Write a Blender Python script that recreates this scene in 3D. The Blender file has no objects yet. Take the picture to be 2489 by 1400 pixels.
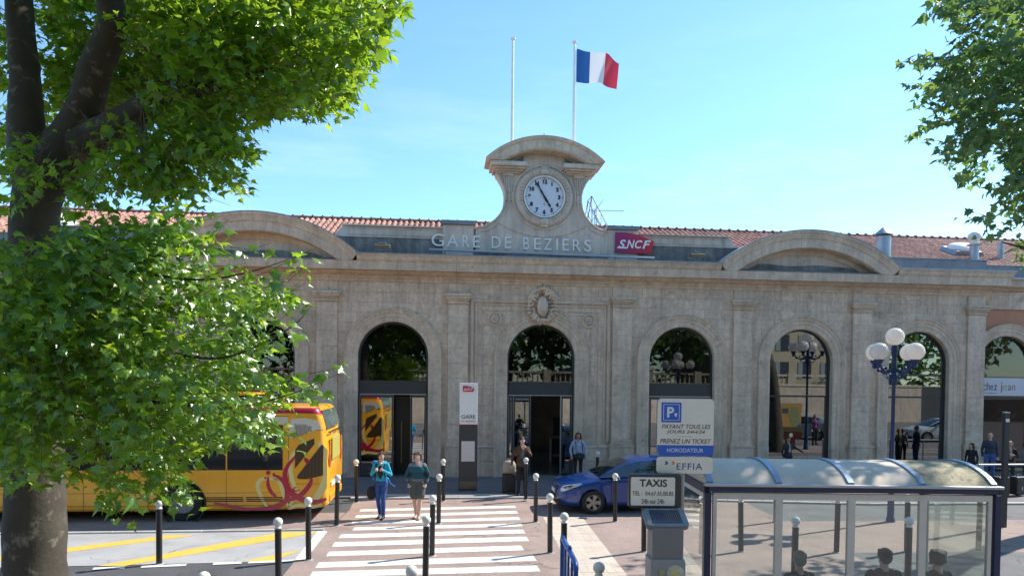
import bpy, bmesh, math, random
import numpy as np
from mathutils import Vector, Matrix
random.seed(7); RNG = np.random.default_rng(7)
SC = bpy.context.scene
COL = SC.collection
rad = math.radians
# ------------------------------------------------------------------ camera
HC, PITCH, ROLL, FPX = 3.6, -0.0237, 0.0108, 1650.0
cp, sp, cr, sr = math.cos(PITCH), math.sin(PITCH), math.cos(ROLL), math.sin(ROLL)
_f = Vector((0, cp, sp)); _u0 = Vector((0, -sp, cp)); _r0 = Vector((1, 0, 0))
_r = _r0*cr + _u0*sr; _u = _u0*cr - _r0*sr
cam = bpy.data.objects.new('camera', bpy.data.cameras.new('camera')); COL.objects.link(cam)
cam.matrix_world = Matrix(((_r.x, _u.x, -_f.x, 0), (_r.y, _u.y, -_f.y, 0), (_r.z, _u.z, -_f.z, HC), (0, 0, 0, 1)))
cam.data.sensor_width = 36; cam.data.lens = 36*FPX/2489; cam.data.shift_y = 260.22/2489
cam.data.clip_start = 0.1; cam.data.clip_end = 2000
SC.camera = cam
# ------------------------------------------------------------------ daylight
SUN_EL, SUN_AZ = rad(43.0), rad(61.7)          # azimuth from +Y towards +X
world = bpy.data.worlds.new('World'); SC.world = world; world.use_nodes = True
wn, wl = world.node_tree.nodes, world.node_tree.links
wn.clear()
sky = wn.new('ShaderNodeTexSky'); sky.sky_type = 'NISHITA'; sky.sun_disc = False
sky.sun_elevation = SUN_EL; sky.sun_rotation = SUN_AZ
sky.altitude = 0; sky.air_density = 1.0; sky.dust_density = 0.15; sky.ozone_density = 3.2
bg = wn.new('ShaderNodeBackground'); bg.inputs['Strength'].default_value = 0.15
wo = wn.new('ShaderNodeOutputWorld')
# a little thin high cloud low over the horizon
tc = wn.new('ShaderNodeTexCoord'); mp = wn.new('ShaderNodeMapping'); mp.inputs['Scale'].default_value = (2.2, 2.2, 11)
nz = wn.new('ShaderNodeTexNoise'); nz.inputs['Scale'].default_value = 1.6; nz.inputs['Detail'].default_value = 7; nz.inputs['Roughness'].default_value = .62
rp = wn.new('ShaderNodeValToRGB'); rp.color_ramp.elements[0].position = .5; rp.color_ramp.elements[1].position = .82
sx = wn.new('ShaderNodeSeparateXYZ'); r2 = wn.new('ShaderNodeMapRange')
r2.inputs['From Min'].default_value = .5; r2.inputs['From Max'].default_value = .12; r2.inputs['To Min'].default_value = 0; r2.inputs['To Max'].default_value = .24
mu = wn.new('ShaderNodeMath'); mu.operation = 'MULTIPLY'; mu.use_clamp = True
mx = wn.new('ShaderNodeMix'); mx.data_type = 'RGBA'; mx.inputs['B'].default_value = (6.5, 6.9, 7.2, 1)
tint = wn.new('ShaderNodeMix'); tint.data_type = 'RGBA'; tint.blend_type = 'MULTIPLY'; tint.inputs['Factor'].default_value = 1; tint.inputs['B'].default_value = (.80, .99, 1.03, 1)
wl.new(tc.outputs['Generated'], mp.inputs['Vector']); wl.new(mp.outputs['Vector'], nz.inputs['Vector']); wl.new(nz.outputs['Fac'], rp.inputs['Fac'])
wl.new(tc.outputs['Generated'], sx.inputs['Vector']); wl.new(sx.outputs['Z'], r2.inputs['Value'])
wl.new(rp.outputs['Color'], mu.inputs[0]); wl.new(r2.outputs['Result'], mu.inputs[1])
wl.new(mu.outputs['Value'], mx.inputs['Factor']); wl.new(sky.outputs['Color'], tint.inputs['A']); wl.new(tint.outputs['Result'], mx.inputs['A'])
wl.new(mx.outputs['Result'], bg.inputs['Color']); wl.new(bg.outputs['Background'], wo.inputs['Surface'])
sl = bpy.data.lights.new('sun', 'SUN'); sl.energy = 4.1; sl.angle = rad(0.53); sl.color = (1.0, 0.93, 0.83)
sun = bpy.data.objects.new('sun', sl); COL.objects.link(sun)
SUNV = Vector((math.sin(SUN_AZ)*math.cos(SUN_EL), math.cos(SUN_AZ)*math.cos(SUN_EL), math.sin(SUN_EL)))
sun.rotation_euler = SUNV.to_track_quat('Z', 'Y').to_euler(); sun.location = (30, 30, 40)
SC.view_settings.view_transform = 'Standard'; SC.view_settings.look = 'None'
SC.view_settings.gamma = 1; SC.view_settings.use_curve_mapping = False
SC.view_settings.exposure = 0.95
SC.render.engine = 'CYCLES'
SC.cycles.max_bounces = 8; SC.cycles.transparent_max_bounces = 16; SC.cycles.use_denoising = True
SC.cycles.caustics_reflective = False; SC.cycles.caustics_refractive = False

# ------------------------------------------------------------------ camera geometry used to place things on the ground / facade
def ray(u, v):
    U, V = u-1244.5, v-700-260.22
    a, b = cr*U+sr*V, -sr*U+cr*V
    d = Vector((a/FPX, 1, -b/FPX))
    return Vector((d.x, d.y*cp-d.z*sp, d.y*sp+d.z*cp))
def gp(u, v, z=0.0):
    d = ray(u, v); t = (z-HC)/d.z
    return Vector((0, 0, HC))+d*t
def at(u, v, Y):
    d = ray(u, v); return Vector((0, 0, HC))+d*(Y/d.y)
TH, OX, OY = 0.0982, 1.026, 24.73
CT, ST = math.cos(TH), math.sin(TH)
def fw(s, y, z=0.0): return Vector((OX+s*CT-y*ST, OY+s*ST+y*CT, z))
def f2l(p):
    a, b = p.x-OX, p.y-OY
    return a*CT+b*ST, -a*ST+b*CT

# ------------------------------------------------------------------ object helpers
def tag(o, label=None, cat=None, group=None, kind=None):
    if label: o['label'] = label
    if cat: o['category'] = cat
    if group: o['group'] = group
    if kind: o['kind'] = kind
    return o
def thing(name, label, cat, loc=(0, 0, 0), rz=0.0, group=None, kind=None):
    o = bpy.data.objects.new(name, None); COL.objects.link(o)
    o.location = loc; o.rotation_euler = (0, 0, rz); o.empty_display_size = .2
    return tag(o, label, cat, group, kind)
def link(name, me, parent=None, mat=None):
    o = bpy.data.objects.new(name, me); COL.objects.link(o)
    if parent is not None: o.parent = parent
    if mat is not None:
        me.materials.clear(); me.materials.append(mat)
    return o
def copy_tree(o, parent=None):
    c = o.copy(); COL.objects.link(c)
    if parent is not None: c.parent = parent
    for ch in list(o.children): copy_tree(ch, c)
    return c

class MB:
    def __init__(s): s.v = []; s.f = []; s.m = []; s.cur = 0
    def add(s, vs, fs):
        b = len(s.v); s.v += [tuple(p) for p in vs]
        for f in fs: s.f.append(tuple(b+i for i in f)); s.m.append(s.cur)
        return s
    def box(s, x0, x1, y0, y1, z0, z1):
        return s.add([(x, y, z) for z in (z0, z1) for y in (y0, y1) for x in (x0, x1)],
                     [(0, 2, 3, 1), (4, 5, 7, 6), (0, 1, 5, 4), (2, 6, 7, 3), (0, 4, 6, 2), (1, 3, 7, 5)])
    def beam(s, a, b, w, h, up=(0, 0, 1)):          # bar with rectangular section between two points
        a, b = Vector(a), Vector(b); d = (b-a).normalized(); up = Vector(up)
        x = d.cross(up)
        if x.length < 1e-4: x = d.cross(Vector((1, 0, 0)))
        x.normalize(); y = x.cross(d).normalized(); vs = []
        for p in (a, b):
            for i, j in ((-1, -1), (1, -1), (1, 1), (-1, 1)): vs.append(p+x*(i*w/2)+y*(j*h/2))
        return s.add(vs, [(0, 1, 2, 3), (7, 6, 5, 4), (0, 4, 5, 1), (1, 5, 6, 2), (2, 6, 7, 3), (3, 7, 4, 0)])
    def prism(s, poly, a0, a1, plane='xz'):          # polygon extruded along the third axis
        n = len(poly)
        def P(p, a):
            if plane == 'xz': return (p[0], a, p[1])
            if plane == 'xy': return (p[0], p[1], a)
            return (a, p[0], p[1])
        vs = [P(p, a0) for p in poly]+[P(p, a1) for p in poly]
        fs = [tuple(range(n)), tuple(reversed(range(n, 2*n)))]+[(i, i+n, (i+1) % n+n, (i+1) % n) for i in range(n)]
        return s.add(vs, fs)
    def strip(s, low, high, a0, a1, plane='xz'):     # solid between two polylines of equal length
        for i in range(len(low)-1):
            s.prism([low[i], low[i+1], high[i+1], high[i]], a0, a1, plane)
        return s
    def tube(s, path, r, n=8, caps=True):
        P = [Vector(p) for p in path]; k = len(P); R = r if isinstance(r, (list, tuple)) else [r]*k
        b = len(s.v); prev = None
        for i, p in enumerate(P):
            d = (P[min(i+1, k-1)]-P[max(i-1, 0)]).normalized()
            if prev is None:
                x = d.cross(Vector((0, 0, 1)))
                if x.length < .05: x = d.cross(Vector((0, 1, 0)))
            else: x = prev-d*prev.dot(d)
            x.normalize(); prev = x; y = d.cross(x)
            for j in range(n):
                a = 2*math.pi*j/n; s.v.append(tuple(p+(x*math.cos(a)+y*math.sin(a))*R[i]))
        for i in range(k-1):
            for j in range(n):
                s.f.append((b+i*n+j, b+i*n+(j+1) % n, b+(i+1)*n+(j+1) % n, b+(i+1)*n+j)); s.m.append(s.cur)
        if caps:
            s.f.append(tuple(b+j for j in reversed(range(n)))); s.m.append(s.cur)
            s.f.append(tuple(b+(k-1)*n+j for j in range(n))); s.m.append(s.cur)
        return s
    def lathe(s, prof, c=(0, 0, 0), n=20, axis='z', cap=True):
        b = len(s.v); k = len(prof)
        for r, h in prof:
            for j in range(n):
                a = 2*math.pi*j/n; x, y = r*math.cos(a), r*math.sin(a)
                q = (x, y, h) if axis == 'z' else ((x, h, y) if axis == 'y' else (h, x, y))
                s.v.append((c[0]+q[0], c[1]+q[1], c[2]+q[2]))
        for i in range(k-1):
            for j in range(n):
                s.f.append((b+i*n+j, b+i*n+(j+1) % n, b+(i+1)*n+(j+1) % n, b+(i+1)*n+j)); s.m.append(s.cur)
        for e, rev in ((0, True), (k-1, False)):
            if cap and prof[e][0] > 1e-5:
                f = [b+e*n+j for j in range(n)]
                s.f.append(tuple(reversed(f)) if rev else tuple(f)); s.m.append(s.cur)
        return s
    def ball(s, c, r, n=16, m=10, sc=(1, 1, 1)):
        prof = [(max(1e-6, r*math.sin(math.pi*i/m)), -r*math.cos(math.pi*i/m)) for i in range(m+1)]
        b = len(s.v); s.lathe(prof, (0, 0, 0), n)
        for i in range(b, len(s.v)):
            x, y, z = s.v[i]; s.v[i] = (c[0]+x*sc[0], c[1]+y*sc[1], c[2]+z*sc[2])
        return s
    def loft(s, rings, closed=True, cap=True):
        b = len(s.v); n = len(rings[0])
        for r in rings: s.v += [tuple(p) for p in r]
        for i in range(len(rings)-1):
            for j in range(n if closed else n-1):
                s.f.append((b+i*n+j, b+i*n+(j+1) % n, b+(i+1)*n+(j+1) % n, b+(i+1)*n+j)); s.m.append(s.cur)
        if cap and closed:
            s.f.append(tuple(b+j for j in reversed(range(n)))); s.m.append(s.cur)
            e = b+(len(rings)-1)*n
            s.f.append(tuple(e+j for j in range(n))); s.m.append(s.cur)
        return s
    def xf(s, M, start=0):
        for i in range(start, len(s.v)): s.v[i] = tuple(M @ Vector(s.v[i]))
        return s
    def mesh(s, name, mats, smooth=False, fix=True):
        me = bpy.data.meshes.new(name)
        me.from_pydata(s.v, [], s.f)
        for m in (mats if isinstance(mats, (list, tuple)) else [mats]): me.materials.append(m)
        me.polygons.foreach_set('material_index', s.m)
        if fix:
            bm = bmesh.new(); bm.from_mesh(me); bmesh.ops.recalc_face_normals(bm, faces=bm.faces); bm.to_mesh(me); bm.free()
        if smooth is not False:
            me.polygons.foreach_set('use_smooth', [True]*len(me.polygons))
            me.set_sharp_from_angle(angle=rad(smooth if smooth is not True else 40))
        me.update(); return me
    def build(s, name, mats, parent=None, smooth=False, bevel=0, seg=2, fix=True):
        o = link(name, s.mesh(name, mats, smooth, fix), parent)
        if bevel:
            b = o.modifiers.new('bevel', 'BEVEL'); b.width = bevel; b.segments = seg; b.limit_method = 'ANGLE'; b.angle_limit = rad(40)
        return o

def text_mesh(txt, size=1.0, offset=0.0, shear=0.0, extrude=.004, align='CENTER', sx=1.0, spacing=1.0):
    cu = bpy.data.curves.new('text', 'FONT'); cu.body = txt; cu.size = size; cu.offset = offset; cu.shear = shear
    cu.extrude = extrude; cu.align_x = align; cu.align_y = 'CENTER' if align == 'CENTER' else 'BOTTOM_BASELINE'
    cu.space_character = spacing; cu.resolution_u = 4
    o = bpy.data.objects.new('text', cu); COL.objects.link(o)
    dg = bpy.context.evaluated_depsgraph_get()
    me = bpy.data.meshes.new_from_object(o.evaluated_get(dg))
    bpy.data.objects.remove(o); bpy.data.curves.remove(cu)
    if sx != 1: me.transform(Matrix.Diagonal((sx, 1, 1, 1)))
    return me
RXZ = Matrix(((1, 0, 0, 0), (0, 0, -1, 0), (0, 1, 0, 0), (0, 0, 0, 1)))   # text plane xy -> xz, facing -y
def put_text(name, txt, mat, parent, x, y, z, **k):
    me = text_mesh(txt, **k); me.name = name; me.transform(RXZ)
    me.materials.clear(); me.materials.append(mat)
    o = link(name, me, parent); o.location = (x, y, z); return o
def fit_text(name, txt, mat, parent, x0, x1, z0, z1, y, **k):    # text stretched into a box
    me = text_mesh(txt, size=1.0, **k); me.name = name
    co = np.array([v.co[:] for v in me.vertices]); lo, hi = co.min(0), co.max(0)
    me.transform(Matrix.Translation((-lo[0], -lo[1], 0))); me.transform(Matrix.Diagonal(((x1-x0)/(hi[0]-lo[0]), (z1-z0)/(hi[1]-lo[1]), 1, 1)))
    me.transform(RXZ); me.materials.clear(); me.materials.append(mat)
    o = link(name, me, parent); o.location = (x0, y, z0); return o
def boolean_cut(me, cutters):
    o = bpy.data.objects.new('tmp', me); COL.objects.link(o); cs = []
    for c in cutters:
        co = bpy.data.objects.new('cut', c); COL.objects.link(co); cs.append(co)
        b = o.modifiers.new('b', 'BOOLEAN'); b.object = co; b.operation = 'DIFFERENCE'; b.solver = 'EXACT'
    dg = bpy.context.evaluated_depsgraph_get()
    r = bpy.data.meshes.new_from_object(o.evaluated_get(dg))
    for c in cs: bpy.data.objects.remove(c)
    bpy.data.objects.remove(o); return r

# ------------------------------------------------------------------ materials
def mat(name, col, rough=.6, var=0., scale=3., detail=5., bump=0., bscale=40., metal=0., spec=.5, island=0., objr=0.,
        streak=0., stain=None, coords='pos', speck=0., spscale=300., coat=0., trans=0., crack=None):
    m = bpy.data.materials.new(name); m.use_nodes = True
    nt = m.node_tree; N, L = nt.nodes, nt.links
    p = N['Principled BSDF']; p.inputs['Roughness'].default_value = rough; p.inputs['Metallic'].default_value = metal
    p.inputs['Specular IOR Level'].default_value = spec; p.inputs['Coat Weight'].default_value = coat
    c4 = (*col, 1)
    if coords == 'pos': vec = N.new('ShaderNodeNewGeometry').outputs['Position']
    else: vec = N.new('ShaderNodeTexCoord').outputs['Object']
    def noise(sc, de=5., ro=.6, v=None):
        n = N.new('ShaderNodeTexNoise'); n.inputs['Scale'].default_value = sc; n.inputs['Detail'].default_value = de
        n.inputs['Roughness'].default_value = ro; L.new(v or vec, n.inputs['Vector']); return n.outputs['Fac']
    def mrange(v, a, b, c, d):
        r = N.new('ShaderNodeMapRange'); L.new(v, r.inputs['Value'])
        for k, q in zip(('From Min', 'From Max', 'To Min', 'To Max'), (a, b, c, d)): r.inputs[k].default_value = q
        return r.outputs['Result']
    def mul(a, b):
        q = N.new('ShaderNodeMath'); q.operation = 'MULTIPLY'; L.new(a, q.inputs[0]); L.new(b, q.inputs[1]); return q.outputs[0]
    val = None
    def acc(v):
        nonlocal val
        val = v if val is None else mul(val, v)
    if var: acc(mrange(noise(scale, detail), .3, .7, 1-var, 1+var))
    if speck: acc(mrange(noise(spscale, 2., .7), .3, .7, 1-speck, 1+speck))
    if island: acc(mrange(N['Geometry'].outputs['Random Per Island'] if 'Geometry' in N else N.new('ShaderNodeNewGeometry').outputs['Random Per Island'], 0, 1, 1-island, 1+island))
    if objr: acc(mrange(N.new('ShaderNodeObjectInfo').outputs['Random'], 0, 1, 1-objr, 1+objr))
    if streak:
        mpn = N.new('ShaderNodeMapping'); mpn.inputs['Scale'].default_value = (1, 1, .09); L.new(vec, mpn.inputs['Vector'])
        acc(mrange(noise(5., 6., .7, mpn.outputs['Vector']), .42, .75, 1.0, 1-streak))
    out = None
    if val is not None:
        mxn = N.new('ShaderNodeMix'); mxn.data_type = 'RGBA'; mxn.blend_type = 'MULTIPLY'; mxn.inputs['Factor'].default_value = 1
        mxn.inputs['A'].default_value = c4; L.new(val, mxn.inputs['B']); out = mxn.outputs['Result']
    if stain:                                          # (colour, noise scale, threshold, amount)
        sc, ss, th, am = stain
        mxs = N.new('ShaderNodeMix'); mxs.data_type = 'RGBA'
        L.new(mrange(noise(ss, 8., .65), th, th+.12, 0, am), mxs.inputs['Factor'])
        if out: L.new(out, mxs.inputs['A'])
        else: mxs.inputs['A'].default_value = c4
        mxs.inputs['B'].default_value = (*sc, 1); out = mxs.outputs['Result']
    if crack:                                          # (cell scale, width, colour)
        wv = N.new('ShaderNodeTexNoise'); wv.inputs['Scale'].default_value = 1.3; wv.inputs['Detail'].default_value = 6; L.new(vec, wv.inputs['Vector'])
        av = N.new('ShaderNodeVectorMath'); av.operation = 'MULTIPLY_ADD'; av.inputs[1].default_value = (1.1, 1.1, 1.1); L.new(wv.outputs['Color'], av.inputs[0]); L.new(vec, av.inputs[2])
        vo = N.new('ShaderNodeTexVoronoi'); vo.feature = 'DISTANCE_TO_EDGE'; vo.inputs['Scale'].default_value = crack[0]; L.new(av.outputs[0], vo.inputs['Vector'])
        k1 = mul(mrange(vo.outputs['Distance'], 0, crack[1], 1, 0), mrange(noise(.6, 3.), .46, .60, 0, .8))
        mxc = N.new('ShaderNodeMix'); mxc.data_type = 'RGBA'; mxc.clamp_factor = True; L.new(k1, mxc.inputs['Factor'])
        if out: L.new(out, mxc.inputs['A'])
        else: mxc.inputs['A'].default_value = c4
        mxc.inputs['B'].default_value = (*crack[2], 1); out = mxc.outputs['Result']
    if out: L.new(out, p.inputs['Base Color'])
    else: p.inputs['Base Color'].default_value = c4
    if bump:
        bn = N.new('ShaderNodeBump'); bn.inputs['Strength'].default_value = bump; bn.inputs['Distance'].default_value = .02
        L.new(noise(bscale, 6., .65), bn.inputs['Height']); L.new(bn.outputs['Normal'], p.inputs['Normal'])
    if trans:
        p.inputs['Transmission Weight'].default_value = trans
    return m
def glass(name, tint=(1, 1, 1), refl=.1, rough=.0, dirt=0.):
    m = bpy.data.materials.new(name); m.use_nodes = True; N, L = m.node_tree.nodes, m.node_tree.links
    N.remove(N['Principled BSDF']); o = N['Material Output']
    tr = N.new('ShaderNodeBsdfTransparent'); tr.inputs['Color'].default_value = (*tint, 1)
    gl = N.new('ShaderNodeBsdfGlossy'); gl.inputs['Roughness'].default_value = rough; gl.inputs['Color'].default_value = (.95, .97, .97, 1)
    fr = N.new('ShaderNodeFresnel'); g0 = N.new('ShaderNodeNewGeometry'); io = N.new('ShaderNodeMath'); io.operation = 'MULTIPLY_ADD'; io.inputs[1].default_value = -.83333; io.inputs[2].default_value = 1.5
    L.new(g0.outputs['Backfacing'], io.inputs[0]); L.new(io.outputs[0], fr.inputs['IOR'])
    ad = N.new('ShaderNodeMath'); ad.operation = 'ADD'; ad.use_clamp = True; ad.inputs[1].default_value = refl
    L.new(fr.outputs['Fac'], ad.inputs[0])
    mx_ = N.new('ShaderNodeMixShader'); L.new(ad.outputs[0], mx_.inputs['Fac']); L.new(tr.outputs[0], mx_.inputs[1]); L.new(gl.outputs[0], mx_.inputs[2])
    last = mx_.outputs[0]
    if dirt:
        df = N.new('ShaderNodeBsdfDiffuse'); df.inputs['Color'].default_value = (.7, .72, .7, 1)
        nn = N.new('ShaderNodeTexNoise'); nn.inputs['Scale'].default_value = 3; nn.inputs['Detail'].default_value = 8
        mr = N.new('ShaderNodeMapRange'); mr.inputs['From Min'].default_value = .4; mr.inputs['From Max'].default_value = .75
        mr.inputs['To Min'].default_value = dirt*.35; mr.inputs['To Max'].default_value = dirt
        g = N.new('ShaderNodeNewGeometry'); L.new(g.outputs['Position'], nn.inputs['Vector']); L.new(nn.outputs['Fac'], mr.inputs['Value'])
        m2 = N.new('ShaderNodeMixShader'); L.new(mr.outputs['Result'], m2.inputs['Fac']); L.new(last, m2.inputs[1]); L.new(df.outputs[0], m2.inputs[2]); last = m2.outputs[0]
    L.new(last, o.inputs['Surface']); return m
def leafmat(name, col, tcol, trans=.5):
    m = bpy.data.materials.new(name); m.use_nodes = True; N, L = m.node_tree.nodes, m.node_tree.links
    N.remove(N['Principled BSDF']); o = N['Material Output']
    ge = N.new('ShaderNodeNewGeometry'); oi = N.new('ShaderNodeObjectInfo')
    ad = N.new('ShaderNodeMath'); ad.operation = 'ADD'; L.new(ge.outputs['Random Per Island'], ad.inputs[0]); L.new(oi.outputs['Random'], ad.inputs[1])
    fr = N.new('ShaderNodeMath'); fr.operation = 'FRACT'; L.new(ad.outputs[0], fr.inputs[0])
    def vary(c, lo, hi):
        r = N.new('ShaderNodeMapRange'); r.inputs['To Min'].default_value = lo; r.inputs['To Max'].default_value = hi; L.new(fr.outputs[0], r.inputs['Value'])
        h = N.new('ShaderNodeHueSaturation'); h.inputs['Color'].default_value = (*c, 1)
        r3 = N.new('ShaderNodeMapRange'); r3.inputs['To Min'].default_value = .515; r3.inputs['To Max'].default_value = .478; L.new(fr.outputs[0], r3.inputs['Value'])
        L.new(r3.outputs['Result'], h.inputs['Hue']); L.new(r.outputs['Result'], h.inputs['Value']); return h.outputs['Color']
    d = N.new('ShaderNodeBsdfDiffuse'); L.new(vary(col, .55, 1.45), d.inputs['Color'])
    t = N.new('ShaderNodeBsdfTranslucent'); L.new(vary(tcol, .7, 1.35), t.inputs['Color'])
    g = N.new('ShaderNodeBsdfGlossy'); g.inputs['Roughness'].default_value = .32; g.inputs['Color'].default_value = (.8, .85, .8, 1)
    a = N.new('ShaderNodeMixShader'); a.inputs['Fac'].default_value = trans; L.new(d.outputs[0], a.inputs[1]); L.new(t.outputs[0], a.inputs[2])
    b = N.new('ShaderNodeMixShader'); b.inputs['Fac'].default_value = .06; L.new(a.outputs[0], b.inputs[1]); L.new(g.outputs[0], b.inputs[2])
    L.new(b.outputs[0], o.inputs['Surface']); return m
S = {}
S['stone'] = mat('facade_stone', (.655, .52, .40), .85, var=.17, scale=.9, speck=.13, spscale=7, bump=.4, bscale=22, island=.06, objr=.06, streak=.32, stain=((.25, .20, .16), 1.7, .575, .55))
S['stone_trim'] = mat('trim_stone', (.655, .52, .395), .85, speck=.1, spscale=9, var=.16, scale=1.6, bump=.3, bscale=25, objr=.05, streak=.30, stain=((.24, .185, .14), 2.7, .585, .55))
S['stone_joint'] = mat('joint_mortar', (.34, .26, .20), .95, var=.2, scale=3)
S['stone_attic'] = mat('attic_stone', (.66, .56, .465), .85, var=.14, scale=1.3, bump=.25, bscale=25, streak=.34, stain=((.20, .175, .15), 2.0, .60, .5))
S['stone_dark'] = mat('stained_stone', (.22, .21, .195), .9, var=.35, scale=2.2, bump=.25, streak=.5, stain=((.40, .35, .28), 2.6, .56, .5))
S['zinc'] = mat('zinc_sheet', (.34, .38, .42), .45, var=.15, scale=2, metal=.55)
S['zinc_dull'] = mat('dull_zinc', (.22, .235, .26), .6, var=.2, scale=2.5, metal=.2)
S['tile'] = mat('clay_tile', (.40, .205, .15), .8, var=.18, scale=6, island=.28, objr=.28, bump=.2, stain=((.14, .09, .07), 5, .58, .5))
S['tile_dark'] = mat('ridge_tile', (.23, .11, .075), .85, var=.3, scale=5, bump=.2)
S['render_orange'] = mat('orange_render', (.50, .25, .155), .9, var=.08, scale=3)
S['alu'] = mat('dark_window_frame', (.045, .05, .056), .42, metal=.2)
S['alu_light'] = mat('pale_aluminium', (.45, .46, .47), .4, metal=.7)
S['interior'] = mat('interior_wall', (.30, .26, .23), .8, var=.2, scale=1.5)
S['interior_floor'] = mat('interior_floor', (.15, .14, .13), .25)
S['glass'] = glass('window_glass', (.46, .50, .50), .025)
S['glass_shop'] = glass('shop_glass', (.46, .50, .50), .15)
S['glass_door'] = glass('door_glass', (.5, .54, .54), .22)
S['glass_shelter'] = glass('shelter_glass', (.88, .92, .90), .03, dirt=.02)
S['white'] = mat('white_paint', (.84, .84, .82), .45, var=.05, scale=8, coords='obj')
S['offwhite'] = mat('worn_white', (.70, .68, .63), .6, var=.10, scale=6, speck=.12, spscale=120, stain=((.34, .31, .27), 9, .57, .6))
S['sign_grey'] = mat('sign_face', (.90, .82, .69), .5, var=.04, scale=6)
S['black'] = mat('black_paint', (.016, .016, .018), .38, var=.15, scale=10)
S['blackmat'] = mat('black_matt', (.022, .022, .024), .75)
S['ink'] = mat('black_ink', (.02, .02, .022), .6)
S['red_logo'] = mat('crimson_sign', (.55, .02, .075), .4)
S['blue_sign'] = mat('blue_sign', (.02, .13, .55), .4)
S['blue_ink'] = mat('blue_ink', (.03, .07, .22), .5)
S['orange_ink'] = mat('orange_ink', (.85, .25, .08), .5)
S['navy'] = mat('navy_paint', (.012, .025, .075), .4, var=.15, scale=6)
S['bluepaint'] = mat('blue_paint', (.03, .11, .38), .38, var=.12, scale=8, stain=((.45, .2, .15), 14, .66, .5))
S['lampblue'] = mat('lamp_blue', (.014, .035, .12), .4, var=.15, scale=9)
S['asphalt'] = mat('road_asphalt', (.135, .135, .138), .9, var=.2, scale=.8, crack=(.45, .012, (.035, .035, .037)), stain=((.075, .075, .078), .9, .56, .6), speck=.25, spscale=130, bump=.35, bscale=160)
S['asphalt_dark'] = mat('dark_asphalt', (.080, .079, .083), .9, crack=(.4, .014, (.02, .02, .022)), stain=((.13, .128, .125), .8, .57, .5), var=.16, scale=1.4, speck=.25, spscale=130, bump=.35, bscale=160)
S['redasph'] = mat('reddish_asphalt', (.30, .225, .195), .92, crack=(.3, .010, (.11, .085, .075)), var=.15, scale=.9, speck=.38, spscale=75, bump=.4, bscale=120, stain=((.18, .135, .12), 1.1, .55, .55))
S['concrete'] = mat('bay_concrete', (.345, .34, .335), .9, crack=(.5, .014, (.12, .115, .11)), var=.14, scale=1.1, speck=.14, spscale=110, stain=((.2, .195, .19), 1.4, .58, .5))
S['pave'] = mat('station_pavement', (.16, .145, .14), .9, var=.16, scale=1.2, speck=.2, spscale=90)
S['kerb'] = mat('kerb_stone', (.42, .41, .39), .85, var=.15, scale=3, objr=.1)
S['beige'] = mat('beige_slab', (.50, .425, .35), .85, var=.08, scale=3, objr=.07, speck=.1, spscale=100)
S['roadpaint'] = mat('road_paint', (.68, .66, .61), .7, var=.12, scale=3, speck=.2, spscale=90, stain=((.33, .27, .235), 4.5, .55, .75))
S['yellowpaint'] = mat('yellow_paint', (.72, .43, .07), .7, var=.10, scale=4, speck=.15, spscale=100, stain=((.38, .33, .25), 4, .60, .6))
# ================================================================== ground and road
g = MB().add([(-400, -300, 0), (400, -300, 0), (400, 500, 0), (-400, 500, 0)], [(0, 1, 2, 3)]).build('ground', S['pave']); tag(g, kind='structure')
def sheet(name, px, z, m, parent=None, world=False, top=True):
    pts = [Vector(p) for p in px] if world else [gp(*p) for p in px]
    me = bpy.data.meshes.new(name); me.from_pydata([(p.x, p.y, z) for p in pts], [], [tuple(range(len(pts)))])
    bm = bmesh.new(); bm.from_mesh(me)
    for f in bm.faces:
        f.normal_update()
        if f.normal.z < 0: f.normal_flip()
    bm.to_mesh(me); bm.free(); me.materials.append(m)
    o = link(name, me, parent)
    return o
# far lane (buses) and near lane
far_lane = sheet('road', [fw(-60, -3.2), fw(60, -3.2), fw(60, -9.3), fw(-60, -8.6)], .004, S['asphalt'], world=True); tag(far_lane, kind='structure')
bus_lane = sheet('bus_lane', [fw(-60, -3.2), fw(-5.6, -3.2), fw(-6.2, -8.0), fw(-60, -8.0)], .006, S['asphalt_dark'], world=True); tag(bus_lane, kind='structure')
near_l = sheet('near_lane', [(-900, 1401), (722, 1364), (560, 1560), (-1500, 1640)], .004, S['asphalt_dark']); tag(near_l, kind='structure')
near_r = sheet('near_lane', [(2055, 1342), (3600, 1339), (4600, 1600), (2330, 1520)], .006, S['asphalt']); tag(near_r, kind='structure')
plateau = sheet('raised_crossing', [(866, 1205), (850, 1239), (795, 1290), (716, 1364), (560, 1560), (300, 2000), (2700, 2000), (2330, 1520), (2106, 1366), (2060, 1343), (3600, 1340), (3400, 1258), (1905, 1267), (1821, 1226), (1790, 1205)], .008, S['redasph']); tag(plateau, kind='structure')
lstrip = sheet('island_strip', [(-900, 1303), (-900, 1268), (840, 1246), (792, 1292)], .010, S['redasph']); tag(lstrip, kind='structure')
bay = sheet('bus_bay', [(-900, 1313), (790, 1289), (716, 1364), (-900, 1401)], .012, S['concrete']); tag(bay, kind='structure')
def line_stones(name, pts, w, h, step, parent, m, z0=0.0):        # row of kerb stones along a polyline
    out = []
    for a, b in zip(pts[:-1], pts[1:]):
        d = (b-a); n = max(1, round(d.length/step)); d.normalize(); L = (b-a).length/n
        for i in range(n):
            mb = MB().beam((0, 0, h/2), (L-.008, 0, h/2), w, h)
            o = mb.build(name, m, parent, bevel=.01, seg=1)
            p = a+d*(L*i); o.location = (p.x, p.y, z0); o.rotation_euler = (0, 0, math.atan2(d.y, d.x)); out.append(o)
    return out
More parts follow.
